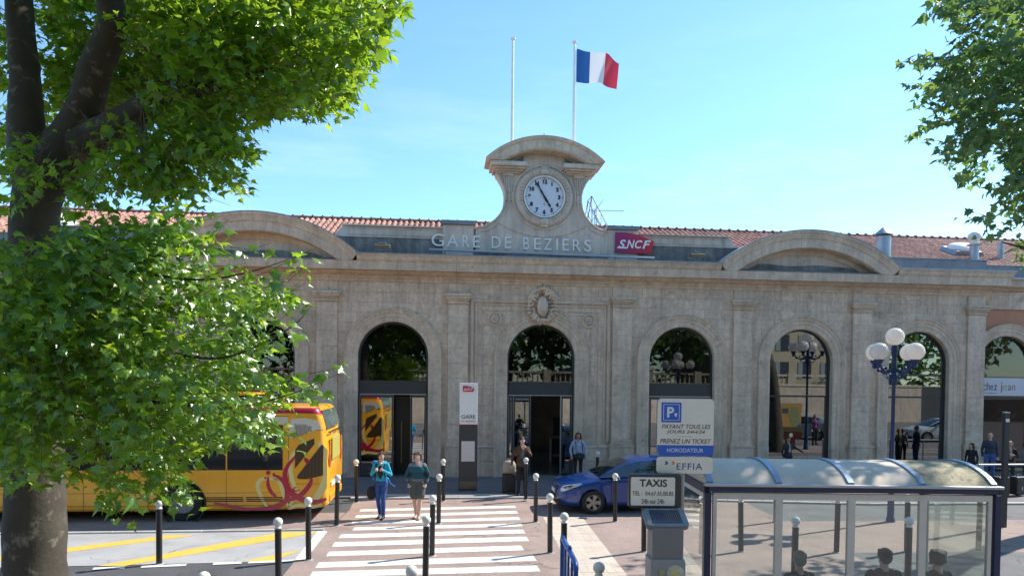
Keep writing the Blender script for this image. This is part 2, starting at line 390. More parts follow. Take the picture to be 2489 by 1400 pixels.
# station pavement, 6 cm above the road, with its row of kerb stones
edge = [(-45, -4.0), (-6.2, -4.1), (-.9, -4.15), (0.2, -4.25), (4, -4.75), (9, -5.6), (45, -6.4)]
mb = MB(); poly = [(fw(s, y).x, fw(s, y).y) for s, y in edge]+[(fw(45, 3).x, fw(45, 3).y), (fw(-45, 3).x, fw(-45, 3).y)]
pv = mb.prism(poly, -.05, .06, 'xy').build('station_pavement', S['pave']); tag(pv, kind='structure')
line_stones('kerb_stone', [fw(s, y-.08) for s, y in edge if s > -40][:]+[], .16, .062, 1.0, pv, S['kerb'])
line_stones('kerb_stone', [gp(-60, 1300.5)+Vector((0, 0, 0)), gp(600, 1292), gp(788, 1289)], .11, .05, 1.0, lstrip, S['kerb'])
# pale dropped-kerb strip in front of the crossing
sheet('dropped_kerb', [fw(-5.45, -4.02), fw(-1.5, -4.06), fw(-1.5, -3.70), fw(-5.45, -3.66)], .0645, S['kerb'], pv, True)
# zebra stripes: (centre line left, right, thickness in px)
ZB = [((873, 1241), (1252, 1232), 5.5), ((862, 1256), (1257, 1245), 6.5), ((852, 1272), (1262, 1260.5), 7), ((856, 1286), (1268, 1276), 7.5),
      ((822, 1304), (1273, 1292), 9.5), ((806, 1324), (1281, 1310), 11), ((792, 1347), (1268, 1332), 11.5), ((766, 1374), (1298, 1357), 13.5), ((750, 1397), (1307, 1382), 14.5), ((722, 1428), (1325, 1410), 17)]
for (l, r, t) in ZB:
    sheet('stripe', [(l[0]+t*.7, l[1]-t/2), (r[0]-t*.2, r[1]-t/2), (r[0]+t*.5, r[1]+t/2), (l[0], l[1]+t/2)], .0125, S['roadpaint'], plateau)
# markings of the bus bay
for q in ([(-60, 1372), (-60, 1360), (411, 1301.5), (477, 1301.5)], [(237, 1376.5), (302, 1376.5), (782, 1293.5), (690, 1293.5)], [(593, 1364.5), (662, 1365), (729, 1338.5), (716, 1339.5)]):
    sheet('stripe', q, .016, S['yellowpaint'], bay)
sheet('stripe', [(716, 1362), (743, 1361), (796, 1292), (772, 1292)], .0165, S['roadpaint'], bay)
for a, b in ((228, 306), (345, 455), (520, 590), (606, 716)):
    va, vb = 1385.5-(a-180)*.0405, 1385.5-(b-180)*.0405
    sheet('stripe', [(a, va-3), (b, vb-3), (b-4, vb+2), (a-4, va+2)], .0165, S['roadpaint'], bay)
# beige guide path laid in slabs
A, B, Cc, D = gp(1320, 1257), gp(1415, 1257), gp(1560, 1445), gp(1418, 1445)
gpth = sheet('guide_path', [A, B, Cc, D], .010, mat('pale_joint', (.66, .59, .49), .85, var=.1), world=True); tag(gpth, kind='structure')
nc, nr = 6, 10
for i in range(nc):
    for j in range(nr):
        def q(a, b): return (A*(1-a)+B*a)*(1-b)+(D*(1-a)+Cc*a)*b
        e, e2 = .045/nc, .010/nr
        P = [q(i/nc+e, j/nr+e2), q((i+1)/nc-e, j/nr+e2), q((i+1)/nc-e, (j+1)/nr-e2), q(i/nc+e, (j+1)/nr-e2)]
        h = .0125+random.uniform(0, .0025)
        MB().prism([(p.x, p.y) for p in P], .0105, h, 'xy').build('paving_slab', S['beige'], gpth)
# pieces of rubbish-free wear: patched rectangle of newer asphalt beside the path
sheet('asphalt_patch', [(1620, 1352), (1700, 1350), (1712, 1372), (1625, 1375)], .0115, S['asphalt'], plateau)
# ================================================================== station building (local frame: x along the facade, y inwards, z up)
ST_ = thing('station_building', 'long pale stone railway station with arched doors, two curved pediments and a clock gable', 'station', (OX, OY, 0), TH)
PIL = [-17.0, -12.3, -7.6, -3.0, 3.0, 7.6, 12.3, 17.0]
ARC = [-14.7, -9.95, -5.3, 0.03, 5.3, 9.95, 14.7]
RI, RO, ZC = 1.242, 1.72, 4.35
PHW = .36
def arcz(x, c, R):
    d = abs(x-c)
    return -1 if d >= R else ZC+math.sqrt(R*R-d*d)
# backing wall with the arched openings
mb = MB()
for c in ARC:
    xs = [c+RI*1.02*math.cos(math.pi*i/24) for i in range(25)][::-1]
    zs = [ZC+RI*1.02*math.sin(math.pi*i/24) for i in range(25)][::-1]
    mb.strip(list(zip(xs, zs)), [(x, 7.6) for x in xs], 0, .45)
eds = [-17.4]+[v for c in ARC for v in (c-RI*1.02, c+RI*1.02)]+[17.4]
for a, b in zip(eds[::2], eds[1::2]): mb.box(a, b, 0, .45, 0, 7.6)
mb.build('wall', S['stone_joint'], ST_)
# facing stones, course by course, clipped to the arches
stones = []
for bi in range(len(PIL)-1):
    x0, x1 = PIL[bi]+PHW, PIL[bi+1]-PHW; c = ARC[bi]; Rm = RO-.12
    for k in range(16):
        z0 = 1.2+k*.3625; z1 = z0+.3625
        if z0 > 6.95: break
        z1 = min(z1, 7.0)
        if bi == 3 and 1.3 < z0 < 6.0: pass
        x = x0; first = True
        while x < x1-.05:
            L = random.uniform(.62, .95)*(.55 if first and k % 2 else 1); first = False
            xe = x+L
            if x1-xe < .4: xe = x1
            n = 7; g = .004
            xs = [x+g+(xe-x-2*g)*i/(n-1) for i in range(n)]
            if xe < c-Rm or x > c+Rm: lows = [(q, z0+g) for q in xs]; xs2 = xs
            else:
                # keep the part of the stone outside the arch surround
                xs2, lows = [], []
                if z0 < ZC:
                    if xe > c-Rm and x < c:
                        e = min(xe, c-Rm)-g
                        if e-x > .05: xs2 = [x+g, e]
                    elif x < c+Rm and xe > c:
                        b_ = max(x, c+Rm)+g
                        if xe-b_ > .05: xs2 = [b_, xe-g]
                    if z1 > ZC+.05 and xs2:
                        pass
                    lows = [(q, z0+g) for q in xs2]
                    if x < c-Rm and xe > c+Rm: xs2 = []
                else:
                    xx = [x+g+(xe-x-2*g)*i/12 for i in range(13)]
                    best = [q for q in xx if max(z0, arcz(q, c, Rm)) < z1-.03]
                    # contiguous piece
                    xs2 = best
                    lows = [(q, max(z0+g, arcz(q, c, Rm))) for q in xs2]
            if len(xs2) >= 2:
                stones.append((bi, k, xs2, lows, z1-g))
            x = xe
def stone_mb(mb, st):
    bi, k, xs, lows, zt = st
    d = -.012-((hash((bi, k, round(xs[0], 2))) % 5)*.0012)
    mb.prism(lows+[(xs[-1], zt), (xs[0], zt)], d, .002)
vis = [s for s in stones if s[2][0] > -8.5 and s[2][0] < 17]
vis.sort(key=lambda s: -(s[2][-1]-s[2][0])*(s[4]-s[3][0][1])); pick = set(id(s) for s in vis[:300])
rest = MB()
for s in stones:
    if id(s) in pick:
        m_ = MB(); stone_mb(m_, s); m_.build('stone', S['stone'], ST_)
    else: stone_mb(rest, s)
tag(rest.build('stonework', S['stone'], ST_), kind='stuff')
# plinth of the wall: two courses of big blocks between openings
for a, b in zip(eds[::2], eds[1::2]):
    n = max(1, round((b-a)/1.1))
    for j, (z0, z1, d) in enumerate(((.06, .62, -.07), (.62, 1.12, -.055))):
        for i in range(n):
            MB().box(a+(b-a)*i/n+.004, a+(b-a)*(i+1)/n-.004, d, .01, z0+.004, z1-.004).build('plinth_stone', S['stone_trim'], ST_, bevel=.012, seg=1)
    MB().prism([(-.075, 1.12), (-.075, 1.15), (-.03, 1.2), (.01, 1.2), (.01, 1.12)], a+.001, b-.001, 'yz').build('plinth_moulding', S['stone_trim'], ST_)
# pilasters with capital and base
def pilaster(x):
    mb = MB(); k = 0; z = 1.42
    while z < 6.25:
        z2 = min(6.26, z+.545); mb.box(x-PHW, x+PHW, -.10, .02, z+.002, z2-.002); z = z2
    p = mb.build('pilaster', S['stone'], ST_, bevel=.006, seg=1)
    cap = MB()
    for w, y, z0, z1 in ((PHW+.03, -.155, 6.262, 6.31), (PHW+.005, -.125, 6.312, 6.39), (PHW+.06, -.18, 6.392, 6.45), (PHW+.10, -.22, 6.452, 6.53), (PHW+.13, -.25, 6.532, 6.62)):
        cap.box(x-w, x+w, y, .02, z0, z1)
    cap.build('capital', S['stone_trim'], p, bevel=.012)
    MB().box(x-PHW, x+PHW, -.06, .02, 6.622, 6.99).build('frieze_block', S['stone'], p, bevel=.006, seg=1)
    b = MB()
    for w, y, z0, z1 in ((PHW+.10, -.22, .06, .60), (PHW+.085, -.205, .604, 1.14), (PHW+.11, -.23, 1.142, 1.20), (PHW+.06, -.18, 1.202, 1.30), (PHW+.03, -.15, 1.302, 1.416)):
        b.box(x-w, x+w, y, .02, z0, z1)
    b.build('pilaster_base', S['stone_trim'], p, bevel=.014)
for x in PIL: pilaster(x)
# arch surrounds: voussoirs and jamb stones with a moulded profile
PROF = [(RI, .30), (RI, -.03), (RI+.05, -.045), (RI+.17, -.045), (RI+.185, -.065), (RI+.31, -.065), (RI+.325, -.085), (RI+.40, -.095), (RI+.44, -.125), (RO, -.125), (RO, .005), (RI+.1, .30)]
def surround(c, yo=0.0, parent=None, zc=ZC, zb=1.2):
    root = bpy.data.objects.new('arch_surround', None); COL.objects.link(root); root.parent = parent or ST_; root.location = (c, yo, 0); root.empty_display_size = .2
    nv = 15
    for i in range(nv):
        a0, a1 = math.pi*i/nv, math.pi*(i+1)/nv; g = .0022
        rings = []
        for t in (0, .5, 1):
            a = a0+g+(a1-a0-2*g)*t
            rings.append([(r*math.cos(a), y, zc+r*math.sin(a)) for r, y in PROF])
        MB().loft(rings).build('voussoir', S['stone_trim'], root)
    z = zb
    while z < zc-.01:
        z2 = min(zc, z+.63)
        for sg in (-1, 1):
            rings = [[(sg*r, y, q) for r, y in PROF] for q in (z+.003, z2-.003)]
            MB().loft(rings).build('jamb_stone', S['stone_trim'], root)
        z = z2
    for sg in (-1, 1):
        rings = [[(sg*r, y-.02*(y < .2), q) for r, y in PROF] for q in (.06, zb-.003)]
        MB().loft(rings).build('jamb_base', S['stone_trim'], root)
for c in ARC: surround(c)
# framed panel round the middle bay, two rosettes and the carved cartouche
def frame_bar(a, b, prof_w, y0, y1): return MB().box(min(a[0], b[0])-prof_w/2, max(a[0], b[0])+prof_w/2, y0, y1, min(a[1], b[1])-prof_w/2, max(a[1], b[1])+prof_w/2)
mb = MB()
for hw, zt, w, y in ((2.50, 6.40, .10, -.075), (2.36, 6.26, .06, -.055), (2.12, 6.06, .035, -.04)):
    mb.box(-hw-w/2, hw+w/2, y, .002, zt-w/2, zt+w/2)
    for sg in (-1, 1): mb.box(sg*hw-w/2, sg*hw+w/2, y+.001, .002, 1.3, zt-w/2-.001)
mb.build('panel_moulding', S['stone_trim'], ST_, bevel=.01)
for sg in (-1, 1):
    x = .03+sg*1.72
    r = MB().lathe([(.0001, -.03), (.19, -.03), (.20, -.075), (.235, -.09), (.27, -.075), (.275, 0.0)], (x, 0, 5.75), 32, 'y').build('rosette', S['stone_trim'], ST_, smooth=True)
    p = MB()
    for k in range(8):
        a = math.pi*k/4+.2
        p.ball((x+.10*math.cos(a), -.045, 5.75+.10*math.sin(a)), .055, 8, 6, (1, .55, 1))
    p.ball((x, -.055, 5.75), .05, 10, 6, (1, .7, 1)); p.build('petals', S['stone_trim'], r, smooth=True)
ca = MB(); n = 26                                             # shield with scrolls
ca.ball((.03, -.16, 6.22), .24, 18, 12, (.85, .75, 1.55))
shield = ca.build('cartouche', S['stone_trim'], ST_, smooth=True)
sc_ = MB()
for k in range(n):
    a = 2*math.pi*k/n; rx, rz = .40+.05*math.sin(5*a), .56+.05*math.cos(4*a)
    b0 = len(sc_.v); q_ = .5+.5*math.sin(5.3*k); sc_.ball((0, 0, 0), 1, 8, 6, (.10+.07*q_, .07+.03*(1-q_), .045+.025*math.sin(2.1*k)**2)); sc_.xf(Matrix.Translation((.03+rx*math.cos(a), -.11-.05*q_, 6.26+rz*math.sin(a))) @ Matrix.Rotation(-a+.5*math.sin(3.7*k), 4, 'Y'), b0)
for sg in (-1, 1):
    for t in range(9):                                        # scrolls and leaves
        a = t/8*2.6; sc_.ball((.03+sg*(.30+.20*math.sin(a*1.2)), -.16, 6.72-.17*t*.7), .075-.003*t, 8, 6)
    sc_.lathe([(.02, -.08), (.05, -.06), (.05, .06), (.02, .08)], (.03+sg*.50, -.13, 5.98), 12, 'y')
    sc_.tube([(.03+sg*.1, -.2, 6.83), (.03+sg*.28, -.2, 6.80), (.03+sg*.46, -.17, 6.62), (.03+sg*.52, -.14, 6.36)], [.05, .06, .055, .03], 8)
    sc_.tube([(.03+sg*.12, -.16, 5.72), (.03+sg*.3, -.15, 5.78), (.03+sg*.44, -.13, 5.95)], [.05, .055, .03], 8)
sc_.ball((.03, -.2, 6.86), .09, 10, 8, (1.3, 1, .8)); sc_.ball((.03, -.17, 5.74), .1, 10, 8, (1.5, .9, .8))
sc_.build('scrollwork', S['stone_trim'], shield, smooth=True)
ov = MB().ball((.03, -.33, 6.25), .13, 16, 10, (.9, .35, 1.75)).build('shield_boss', S['stone_attic'], shield, smooth=True)
MB().tube([(.03, -.12, 6.9), (.03, -.12, 7.02)], .01, 6).build('finial', S['ink'], shield)
# frieze and cornice
LOW = [(.02, 6.99), (-.05, 7.0), (-.05, 7.10), (-.08, 7.115), (-.08, 7.19), (-.15, 7.23), (-.24, 7.255), (-.30, 7.33), (-.53, 7.345), (-.53, 7.365), (-.545, 7.62), (-.56, 7.64), (.30, 7.64), (.30, 6.99)]
CYM = [(.30, 7.642), (-.565, 7.642), (-.60, 7.70), (-.62, 7.78), (-.66, 7.84), (-.66, 7.885), (.30, 7.93)]
def seg_run(name, prof, x0, x1, step, m, parent=ST_, g=.004, ends=None):
    n = max(1, round((x1-x0)/step)); out = []
    for i in range(n):
        a, b = x0+(x1-x0)*i/n+g, x0+(x1-x0)*(i+1)/n-g
        ra = [((a-(ends[0]*max(0, -y-.0) if ends and i == 0 else 0)), y, z) for y, z in prof]
        rb = [((b+(ends[1]*max(0, -y-.0) if ends and i == n-1 else 0)), y, z) for y, z in prof]
        out.append(MB().loft([ra, rb]).build(name, m, parent))
    return out
seg_run('cornice_stone', LOW, -17.45, 17.45, 2.05, S['stone_trim'], ends=(1, 1))
PW = 3.48
for a, b, e in ((-17.45, -9.95-PW+.05, (1, 0)), (-9.95+PW-.05, 9.95-PW+.05, (0, 0)), (9.95+PW-.05, 17.45, (0, 1))):
    seg_run('cornice_stone', CYM, a, b, 2.1, S['stone_trim'], ends=e)
# lead capping on the cornice
for a, b in ((-18.1, -9.95-PW+.1), (-9.95+PW-.1, 9.95-PW+.1), (9.95+PW-.1, 18.12)):
    MB().prism([(-.68, 7.87), (-.68, 7.905), (.18, 7.985), (.34, 7.985), (.34, 7.955), (.18, 7.955)], a, b, 'yz').build('cornice_capping', S['zinc'], ST_)
# returns of the wall at both ends
for sg in (-1, 1): MB().box(sg*17.4-.2, sg*17.4+.0 if sg > 0 else sg*17.4+.2, .02, 9, 0, 7.9).build('side_wall', S['stone'], ST_)
# segmental pediments
RIN, ROUT, PZ = 4.67, 5.31, 3.87
for c in (-9.95, 9.95):
    ped = bpy.data.objects.new('pediment', None); COL.objects.link(ped); ped.parent = ST_; ped.location = (c, 0, 0); ped.empty_display_size = .2
    aO = math.acos(PW/ROUT); nv = 9
    prof = [(RIN, .2), (RIN, -.50), (RIN+.03, -.545), (RIN+.33, -.55), (RIN+.35, -.58), (RIN+.50, -.62), (RIN+.56, -.66), (ROUT, -.66), (ROUT, .2)]
    for i in range(nv):
        rings = []
        for t in range(5):
            a = aO+(math.pi-2*aO)*(i+t/4)/nv+(.0007 if t == 0 else -.0007 if t == 4 else 0)
            rings.append([(r*math.cos(a), y, max(7.642, PZ+r*math.sin(a))) for r, y in prof])
        MB().loft(rings).build('arch_stone', S['stone_trim'], ped)
    # end blocks closing the arch down onto the cornice
    aI = math.asin((7.642-PZ)/RIN)
    # tympanum and the small string course below the arch
    xs = [-2.8+5.6*i/30 for i in range(31)]
    MB().strip([(x, 7.60) for x in xs], [(x, PZ+math.sqrt((RIN+.04)**2-x*x)) for x in xs], -.02, .18).build('tympanum', S['stone_attic'], ped)
    RS = RIN-.17
    rings = [[(r*math.cos(a), y, PZ+r*math.sin(a)) for r, y in ((RS, -.019), (RS, -.07), (RIN+.01, -.09), (RIN+.01, -.019))] for a in [aI+.03+(math.pi-2*aI-.06)*i/40 for i in range(41)]]
    MB().loft(rings).build('string_course', S['stone_attic'], ped)
    MB().prism([(-.54, 7.641), (-.54, 7.66), (-.03, 7.80), (-.021, 7.80), (-.021, 7.641)], -2.72, 2.72, 'yz').build('lead_apron', S['zinc_dull'], ped)
    xs = [-2.62+5.24*i/24 for i in range(25)]
    MB().strip([(x, 7.80) for x in xs], [(x, min(7.98+.03*math.sin(x*3), PZ+math.sqrt(RS*RS-x*x)-.01)) for x in xs], -.028, -.0205).build('damp_stain_band', S['stone_dark'], ped)
    # curved zinc roof running back
    rings = [[(ROUT*math.cos(a), -.68, PZ+ROUT*math.sin(a)), ((ROUT+.022)*math.cos(a), -.68, PZ+(ROUT+.022)*math.sin(a)), ((ROUT+.022)*math.cos(a), 2.6, PZ+(ROUT+.022)*math.sin(a)), (ROUT*math.cos(a), 2.6, PZ+ROUT*math.sin(a))] for a in [aO-.012+(math.pi-2*aO+.024)*i/48 for i in range(49)]]
    MB().loft(rings).build('pediment_roof', S['zinc'], ped)
    MB().strip([(x, 7.7) for x in [-3.4+6.8*i/30 for i in range(31)]], [(x, PZ+math.sqrt(ROUT**2-x*x)-.02) for x in [-3.4+6.8*i/30 for i in range(31)]], .2, .34).build('pediment_back', S['stone_attic'], ped)
# attic parapet with recessed panels between the pediments
for sg in (-1, 1):
    m = lambda p: [(sg*a, b) for a, b in p]
    MB().prism(m([(2.4, 7.9), (7.65, 7.9), (7.65, 8.30), (7.45, 8.62), (2.4, 8.62)]), .22, .60).build('parapet_base', S['stone_dark'], ST_)
    MB().prism(m([(2.4, 8.622), (7.44, 8.622), (7.12, 8.99), (2.4, 8.99)]), .25, .60).build('parapet', S['stone_attic'], ST_)
    MB().prism(m([(2.4, 8.992), (7.14, 8.992), (7.16, 9.04), (2.4, 9.04)]), .16, .66).build('coping', S['stone_attic'], ST_)
    MB().prism(m([(2.4, 8.60), (7.47, 8.60), (7.44, 8.655), (2.4, 8.655)]), .19, .255).build('string_course', S['stone_attic'], ST_)
    for a, b in ((3.75, 5.05), (5.2, 6.95)):
        pm = MB()
        for q in ((a, b, 8.68, 8.71), (a, b, 8.92, 8.95), (a, a+.03, 8.71, 8.92), (b-.03, b, 8.71, 8.92)):
            pm.box(min(sg*q[0], sg*q[1]), max(sg*q[0], sg*q[1]), .215, .2505, q[2], q[3])
        pm.build('parapet_panel', S['stone_attic'], ST_)
    MB().box(min(sg*2.48, sg*3.58), max(sg*2.48, sg*3.58), .12, .72, 7.9, 9.12).build('parapet_block', S['stone_attic'], ST_, bevel=.012)
    MB().box(min(sg*2.42, sg*3.64), max(sg*2.42, sg*3.64), .04, .80, 9.122, 9.27).build('block_coping', S['zinc_dull'], ST_, bevel=.012)
MB().box(-2.47, 2.47, .21, .7, 7.9, 8.2).build('gable_base', S['stone_dark'], ST_)
# clock gable with concave sides
GX = .06
half = [(2.46, 8.202), (2.46, 9.03), (2.2, 9.09), (1.98, 9.20), (1.78, 9.35), (1.60, 9.56), (1.48, 9.80), (1.43, 10.05), (1.42, 10.30), (1.46, 10.52), (1.56, 10.74), (1.68, 10.93), (1.74, 10.98), (1.74, 11.15), (1.74, 11.42)]
poly = [(GX+x, z) for x, z in half]+[(GX-x, z) for x, z in reversed(half)]
gm = MB(); gm.prism(poly, .15, .75)
gable = gm.build('clock_gable', S['stone_attic'], ST_, bevel=.02)
for sg in (-1, 1):                                             # raised rim along the concave side
    pth = [(GX+sg*(x-.17), .14, z-.12*(z < 9.3)) for x, z in half[1:12]]
    MB().tube(pth, .03, 6).build('gable_rim', S['stone_attic'], gable, smooth=True)
    pt2 = [(GX+sg*(x-.03), .13, z) for x, z in half[1:12]]
    MB().tube(pt2, .035, 6).build('gable_rim', S['stone_attic'], gable, smooth=True)
    MB().tube([(GX+sg*(.02+.32*i), .14, 8.78+.018*i*i) for i in range(6)], .02, 6).build('swag', S['stone_attic'], gable, smooth=True)
# fluted brackets and entablature blocks under the hood
for sg in (-1, 1):
    br = MB()
    for i in range(5):
        x = GX+sg*(1.16+.072*i)
        br.tube([(x, .12, 10.95), (GX+sg*(1.19+.052*i), .12, 10.35)], [.034, .022], 6)
    br.box(min(GX+sg*1.10, GX+sg*1.50), max(GX+sg*1.10, GX+sg*1.50), .06, .16, 10.93, 11.02)
    br.tube([(GX+sg*1.16, .12, 10.1), (GX+sg*1.28, .10, 10.02), (GX+sg*1.40, .12, 10.1)], .025, 6)
    br.build('bracket', S['stone_attic'], gable, smooth=True)
    en = MB()
    for x0, x1, y, z0, z1 in ((.86, 1.68, .02, 11.02, 11.07), (.80, 1.76, -.08, 11.072, 11.13), (.73, 1.86, -.20, 11.132, 11.19), (.66, 1.96, -.30, 11.192, 11.35)):
        en.box(min(GX+sg*x0, GX+sg*x1), max(GX+sg*x0, GX+sg*x1), y, .8, z0, z1)
    en.build('entablature', S['stone_attic'], gable, bevel=.015)
HR0, HR1, HZ = 2.65, 3.12, 9.13
hp = [(HR0, .16), (HR0, -.30), (HR0+.05, -.36), (HR0+.33, -.38), (HR0+.36, -.42), (HR0+.45, -.46), (HR1, -.46), (HR1, .95), (HR0, .95)]
a0 = math.acos(2.14/HR1)
nv = 7
for i in range(nv):
    rings = []
    for t in range(6):
        a = a0+(math.pi-2*a0)*(i+t/5)/nv+(.0008 if t == 0 else -.0008 if t == 5 else 0)
        rings.append([(GX+r*math.cos(a), y, max(11.352, HZ+r*math.sin(a))) for r, y in hp])
    MB().loft(rings).build('hood_stone', S['stone_trim'], gable)
core = [[(GX+r*math.cos(a), y, max(11.36, HZ+r*math.sin(a))) for r, y in ((HR0+.015, .15), (HR0+.015, -.28), (HR0+.36, -.36), (HR1-.02, -.43), (HR1-.02, .93), (HR0+.015, .93))] for a in [a0+.01+(math.pi-2*a0-.02)*i/30 for i in range(31)]]
MB().loft(core).build('hood_core', S['stone_joint'], gable)
xs = [-1.85+3.7*i/24 for i in range(25)]
MB().strip([(GX+x, 11.33) for x in xs], [(GX+x, HZ+math.sqrt((HR0+.03)**2-x*x)) for x in xs], .14, .75).build('hood_tympanum', S['stone_attic'], gable)
for sg in (-1, 1):
    xs = [sg*(.75+.75*i/8) for i in range(9)]
    MB().strip([(GX+x, 11.36) for x in xs], [(GX+x, min(11.66-.10*i*.5, HZ+math.sqrt(HR0**2-x*x)-.01)) for i, x in enumerate(xs)], .132, .1395).build('damp_stain', S['stone_dark'], gable)
MB().tube([(GX, .2, 12.2), (GX, .2, 12.55)], .012, 6).build('lightning_rod', S['ink'], gable)
# ---------------- windows and doors in the seven arches
def arch_pts(r, zb, n=28): return [(r, zb)]+[(r*math.cos(math.pi*i/n), ZC+r*math.sin(math.pi*i/n)) for i in range(n+1)]+[(-r, zb)]
def arch_frame(parent, r0, r1, y0, y1, zb, m, name='frame'):
    o, i = arch_pts(r1, zb), arch_pts(r0, zb)
    return MB().strip(i, o, y0, y1).build(name, m, parent)
def pane(parent, poly, y, m, name='pane'): return MB().prism(poly, y, y+.012).build(name, m, parent)
def bar(parent, x0, x1, z0, z1, m, y0=.18, y1=.28, name='mullion'): return MB().box(x0, x1, y0, y1, z0, z1).build(name, m, parent, bevel=.004, seg=1)
for k, c in enumerate(ARC):
    door = k in (1, 2, 3, 4)
    w = bpy.data.objects.new('arched_door' if door else 'arched_window', None); COL.objects.link(w); w.parent = ST_; w.location = (c, 0, 0); w.empty_display_size = .2
    zb = 3.5 if door else (3.10 if k != 6 else 3.95)
    arch_frame(w, RI-.07, RI+.01, .16, .27, .07, S['alu'])
    gm_ = S['glass_shop'] if k >= 5 else S['glass']
    pane(w, arch_pts(RI-.075, zb), .20, gm_)
    if door:
        bar(w, -RI+.07, RI-.07, 3.03, 3.50, S['alu'], .12, .26, 'transom')
        bar(w, -RI+.07, RI-.07, 3.0, 3.028, S['alu_light'], .10, .27, 'door_track')
    else:
        bar(w, -RI+.07, RI-.07, 3.03, 3.10, S['alu'])
        if k == 6: bar(w, -RI+.07, RI-.07, 3.88, 3.95, S['alu']); pane(w, [(-RI+.075, 3.10), (RI-.075, 3.10), (RI-.075, 3.88), (-RI+.075, 3.88)], .20, gm_)
        bar(w, RI-.16, RI-.07, .10, 3.03, S['alu'])
        bar(w, -RI+.07, RI-.16, .06, .16, S['alu'])
        pane(w, [(-RI+.075, .16), (RI-.165, .16), (RI-.165, 3.03), (-RI+.075, 3.03)], .20, gm_)
    def leaf(x0, x1, y, ang=0, glassm='glass_door', bars=True, hinge=None):
        L = bpy.data.objects.new('door_leaf', None); COL.objects.link(L); L.parent = w; L.location = (hinge if hinge is not None else x0, y, 0); L.rotation_euler = (0, 0, ang); L.empty_display_size = .2
        q0, q1 = (0, x1-x0)
        fr = MB()
        for a in ((q0, q0+.06, .07, 2.99), (q1-.06, q1, .07, 2.99), (q0+.061, q1-.061, 2.90, 2.99), (q0+.061, q1-.061, .07, .17)): fr.box(a[0], a[1], -.025, .025, a[2], a[3])
        fr.build('leaf_frame', S['alu'], L, bevel=.004, seg=1)
        ed = MB()
        for a in ((q0, q0+.008, .07, 2.99), (q1-.008, q1, .07, 2.99), (q0, q1, 2.982, 2.99)): ed.box(a[0], a[1], -.029, -.0255, a[2], a[3])
        ed.build('leaf_edge', S['alu_light'], L)
        MB().box(q0+.06, q1-.06, -.006, .006, .17, 2.90).build('pane', S[glassm], L)
        if bars: MB().tube([(q1-.12, -.07, 1.0), (q1-.12, -.07, 1.7)], .018, 8).build('handle', S['alu_light'], L)
        return L
    if k == 2:
        leaf(-1.17, 0.02, .10, rad(-2))
        leaf(.62, 1.17, .22, 0)
        MB().box(.02, .62, 1.2, 1.22, .07, 2.9).build('inner_door', S['alu'], w)
        MB().tube([(.28, .5, .5), (.28, .5, 2.0)], .02, 8).build('push_bar', mat('brass_bar', (.35, .25, .06), .4), w)
    elif k == 3:
        leaf(-1.17, -.98, .20, 0, bars=False); leaf(-.98, -.35, .24, 0, bars=False)
        leaf(.78, 1.17, .20, 0, bars=False)
        MB().box(.755, .775, .12, .26, .07, 3.0).build('door_post', S['alu_light'], w)
    elif k == 4:
        leaf(-1.17, -.05, .15, 0); leaf(.0, 1.17, .15, 0)
    elif k == 1:
        leaf(-1.17, 0, .15, 0); leaf(0.01, 1.17, .15, 0)
# concourse behind the doors
hall = MB()

for a, b in ((-17.1, -3.6), (-1.4, 4.0), (6.6, 17.1)): hall.box(a, b, 9.0, 9.1, .06, 7.0)
for a, b in ((-3.6, -1.4), (4.0, 6.6)): hall.box(a, b, 9.0, 9.1, 2.9, 7.0)  # unseen openings added in the back wall to let daylight brighten the hall
hall.box(-17.1, -17.0, .5, 9.0, .06, 7.0); hall.box(17.0, 17.1, .5, 9.0, .06, 7.0)
hall.box(-7.55, -7.45, .5, 9.0, .06, 7.0); hall.box(7.45, 7.55, .5, 9.0, .06, 7.0); hall.box(-17.1, 17.1, .5, 9.0, 7.0, 7.1)
hall.build('concourse', S['interior'], ST_)
MB().box(-17.0, 17.0, .32, 9.0, .0, .064).build('concourse_floor', S['interior_floor'], ST_)
for x in (-4.6, -.6, 1.6, 4.8):
    b = MB(); b.box(x-.5, x+.5, 4.2, 4.7, .064, 1.05); b.box(x-.45, x+.45, 4.15, 4.19, 1.2, 2.0); b.box(x-.03, x+.03, 4.3, 4.36, 1.05, 2.0)
    b.build('ticket_desk', S['alu'], ST_)
    MB().box(x-.44, x+.44, 4.10, 4.145, .3, .42).build('desk_trim', S['alu_light'], ST_)
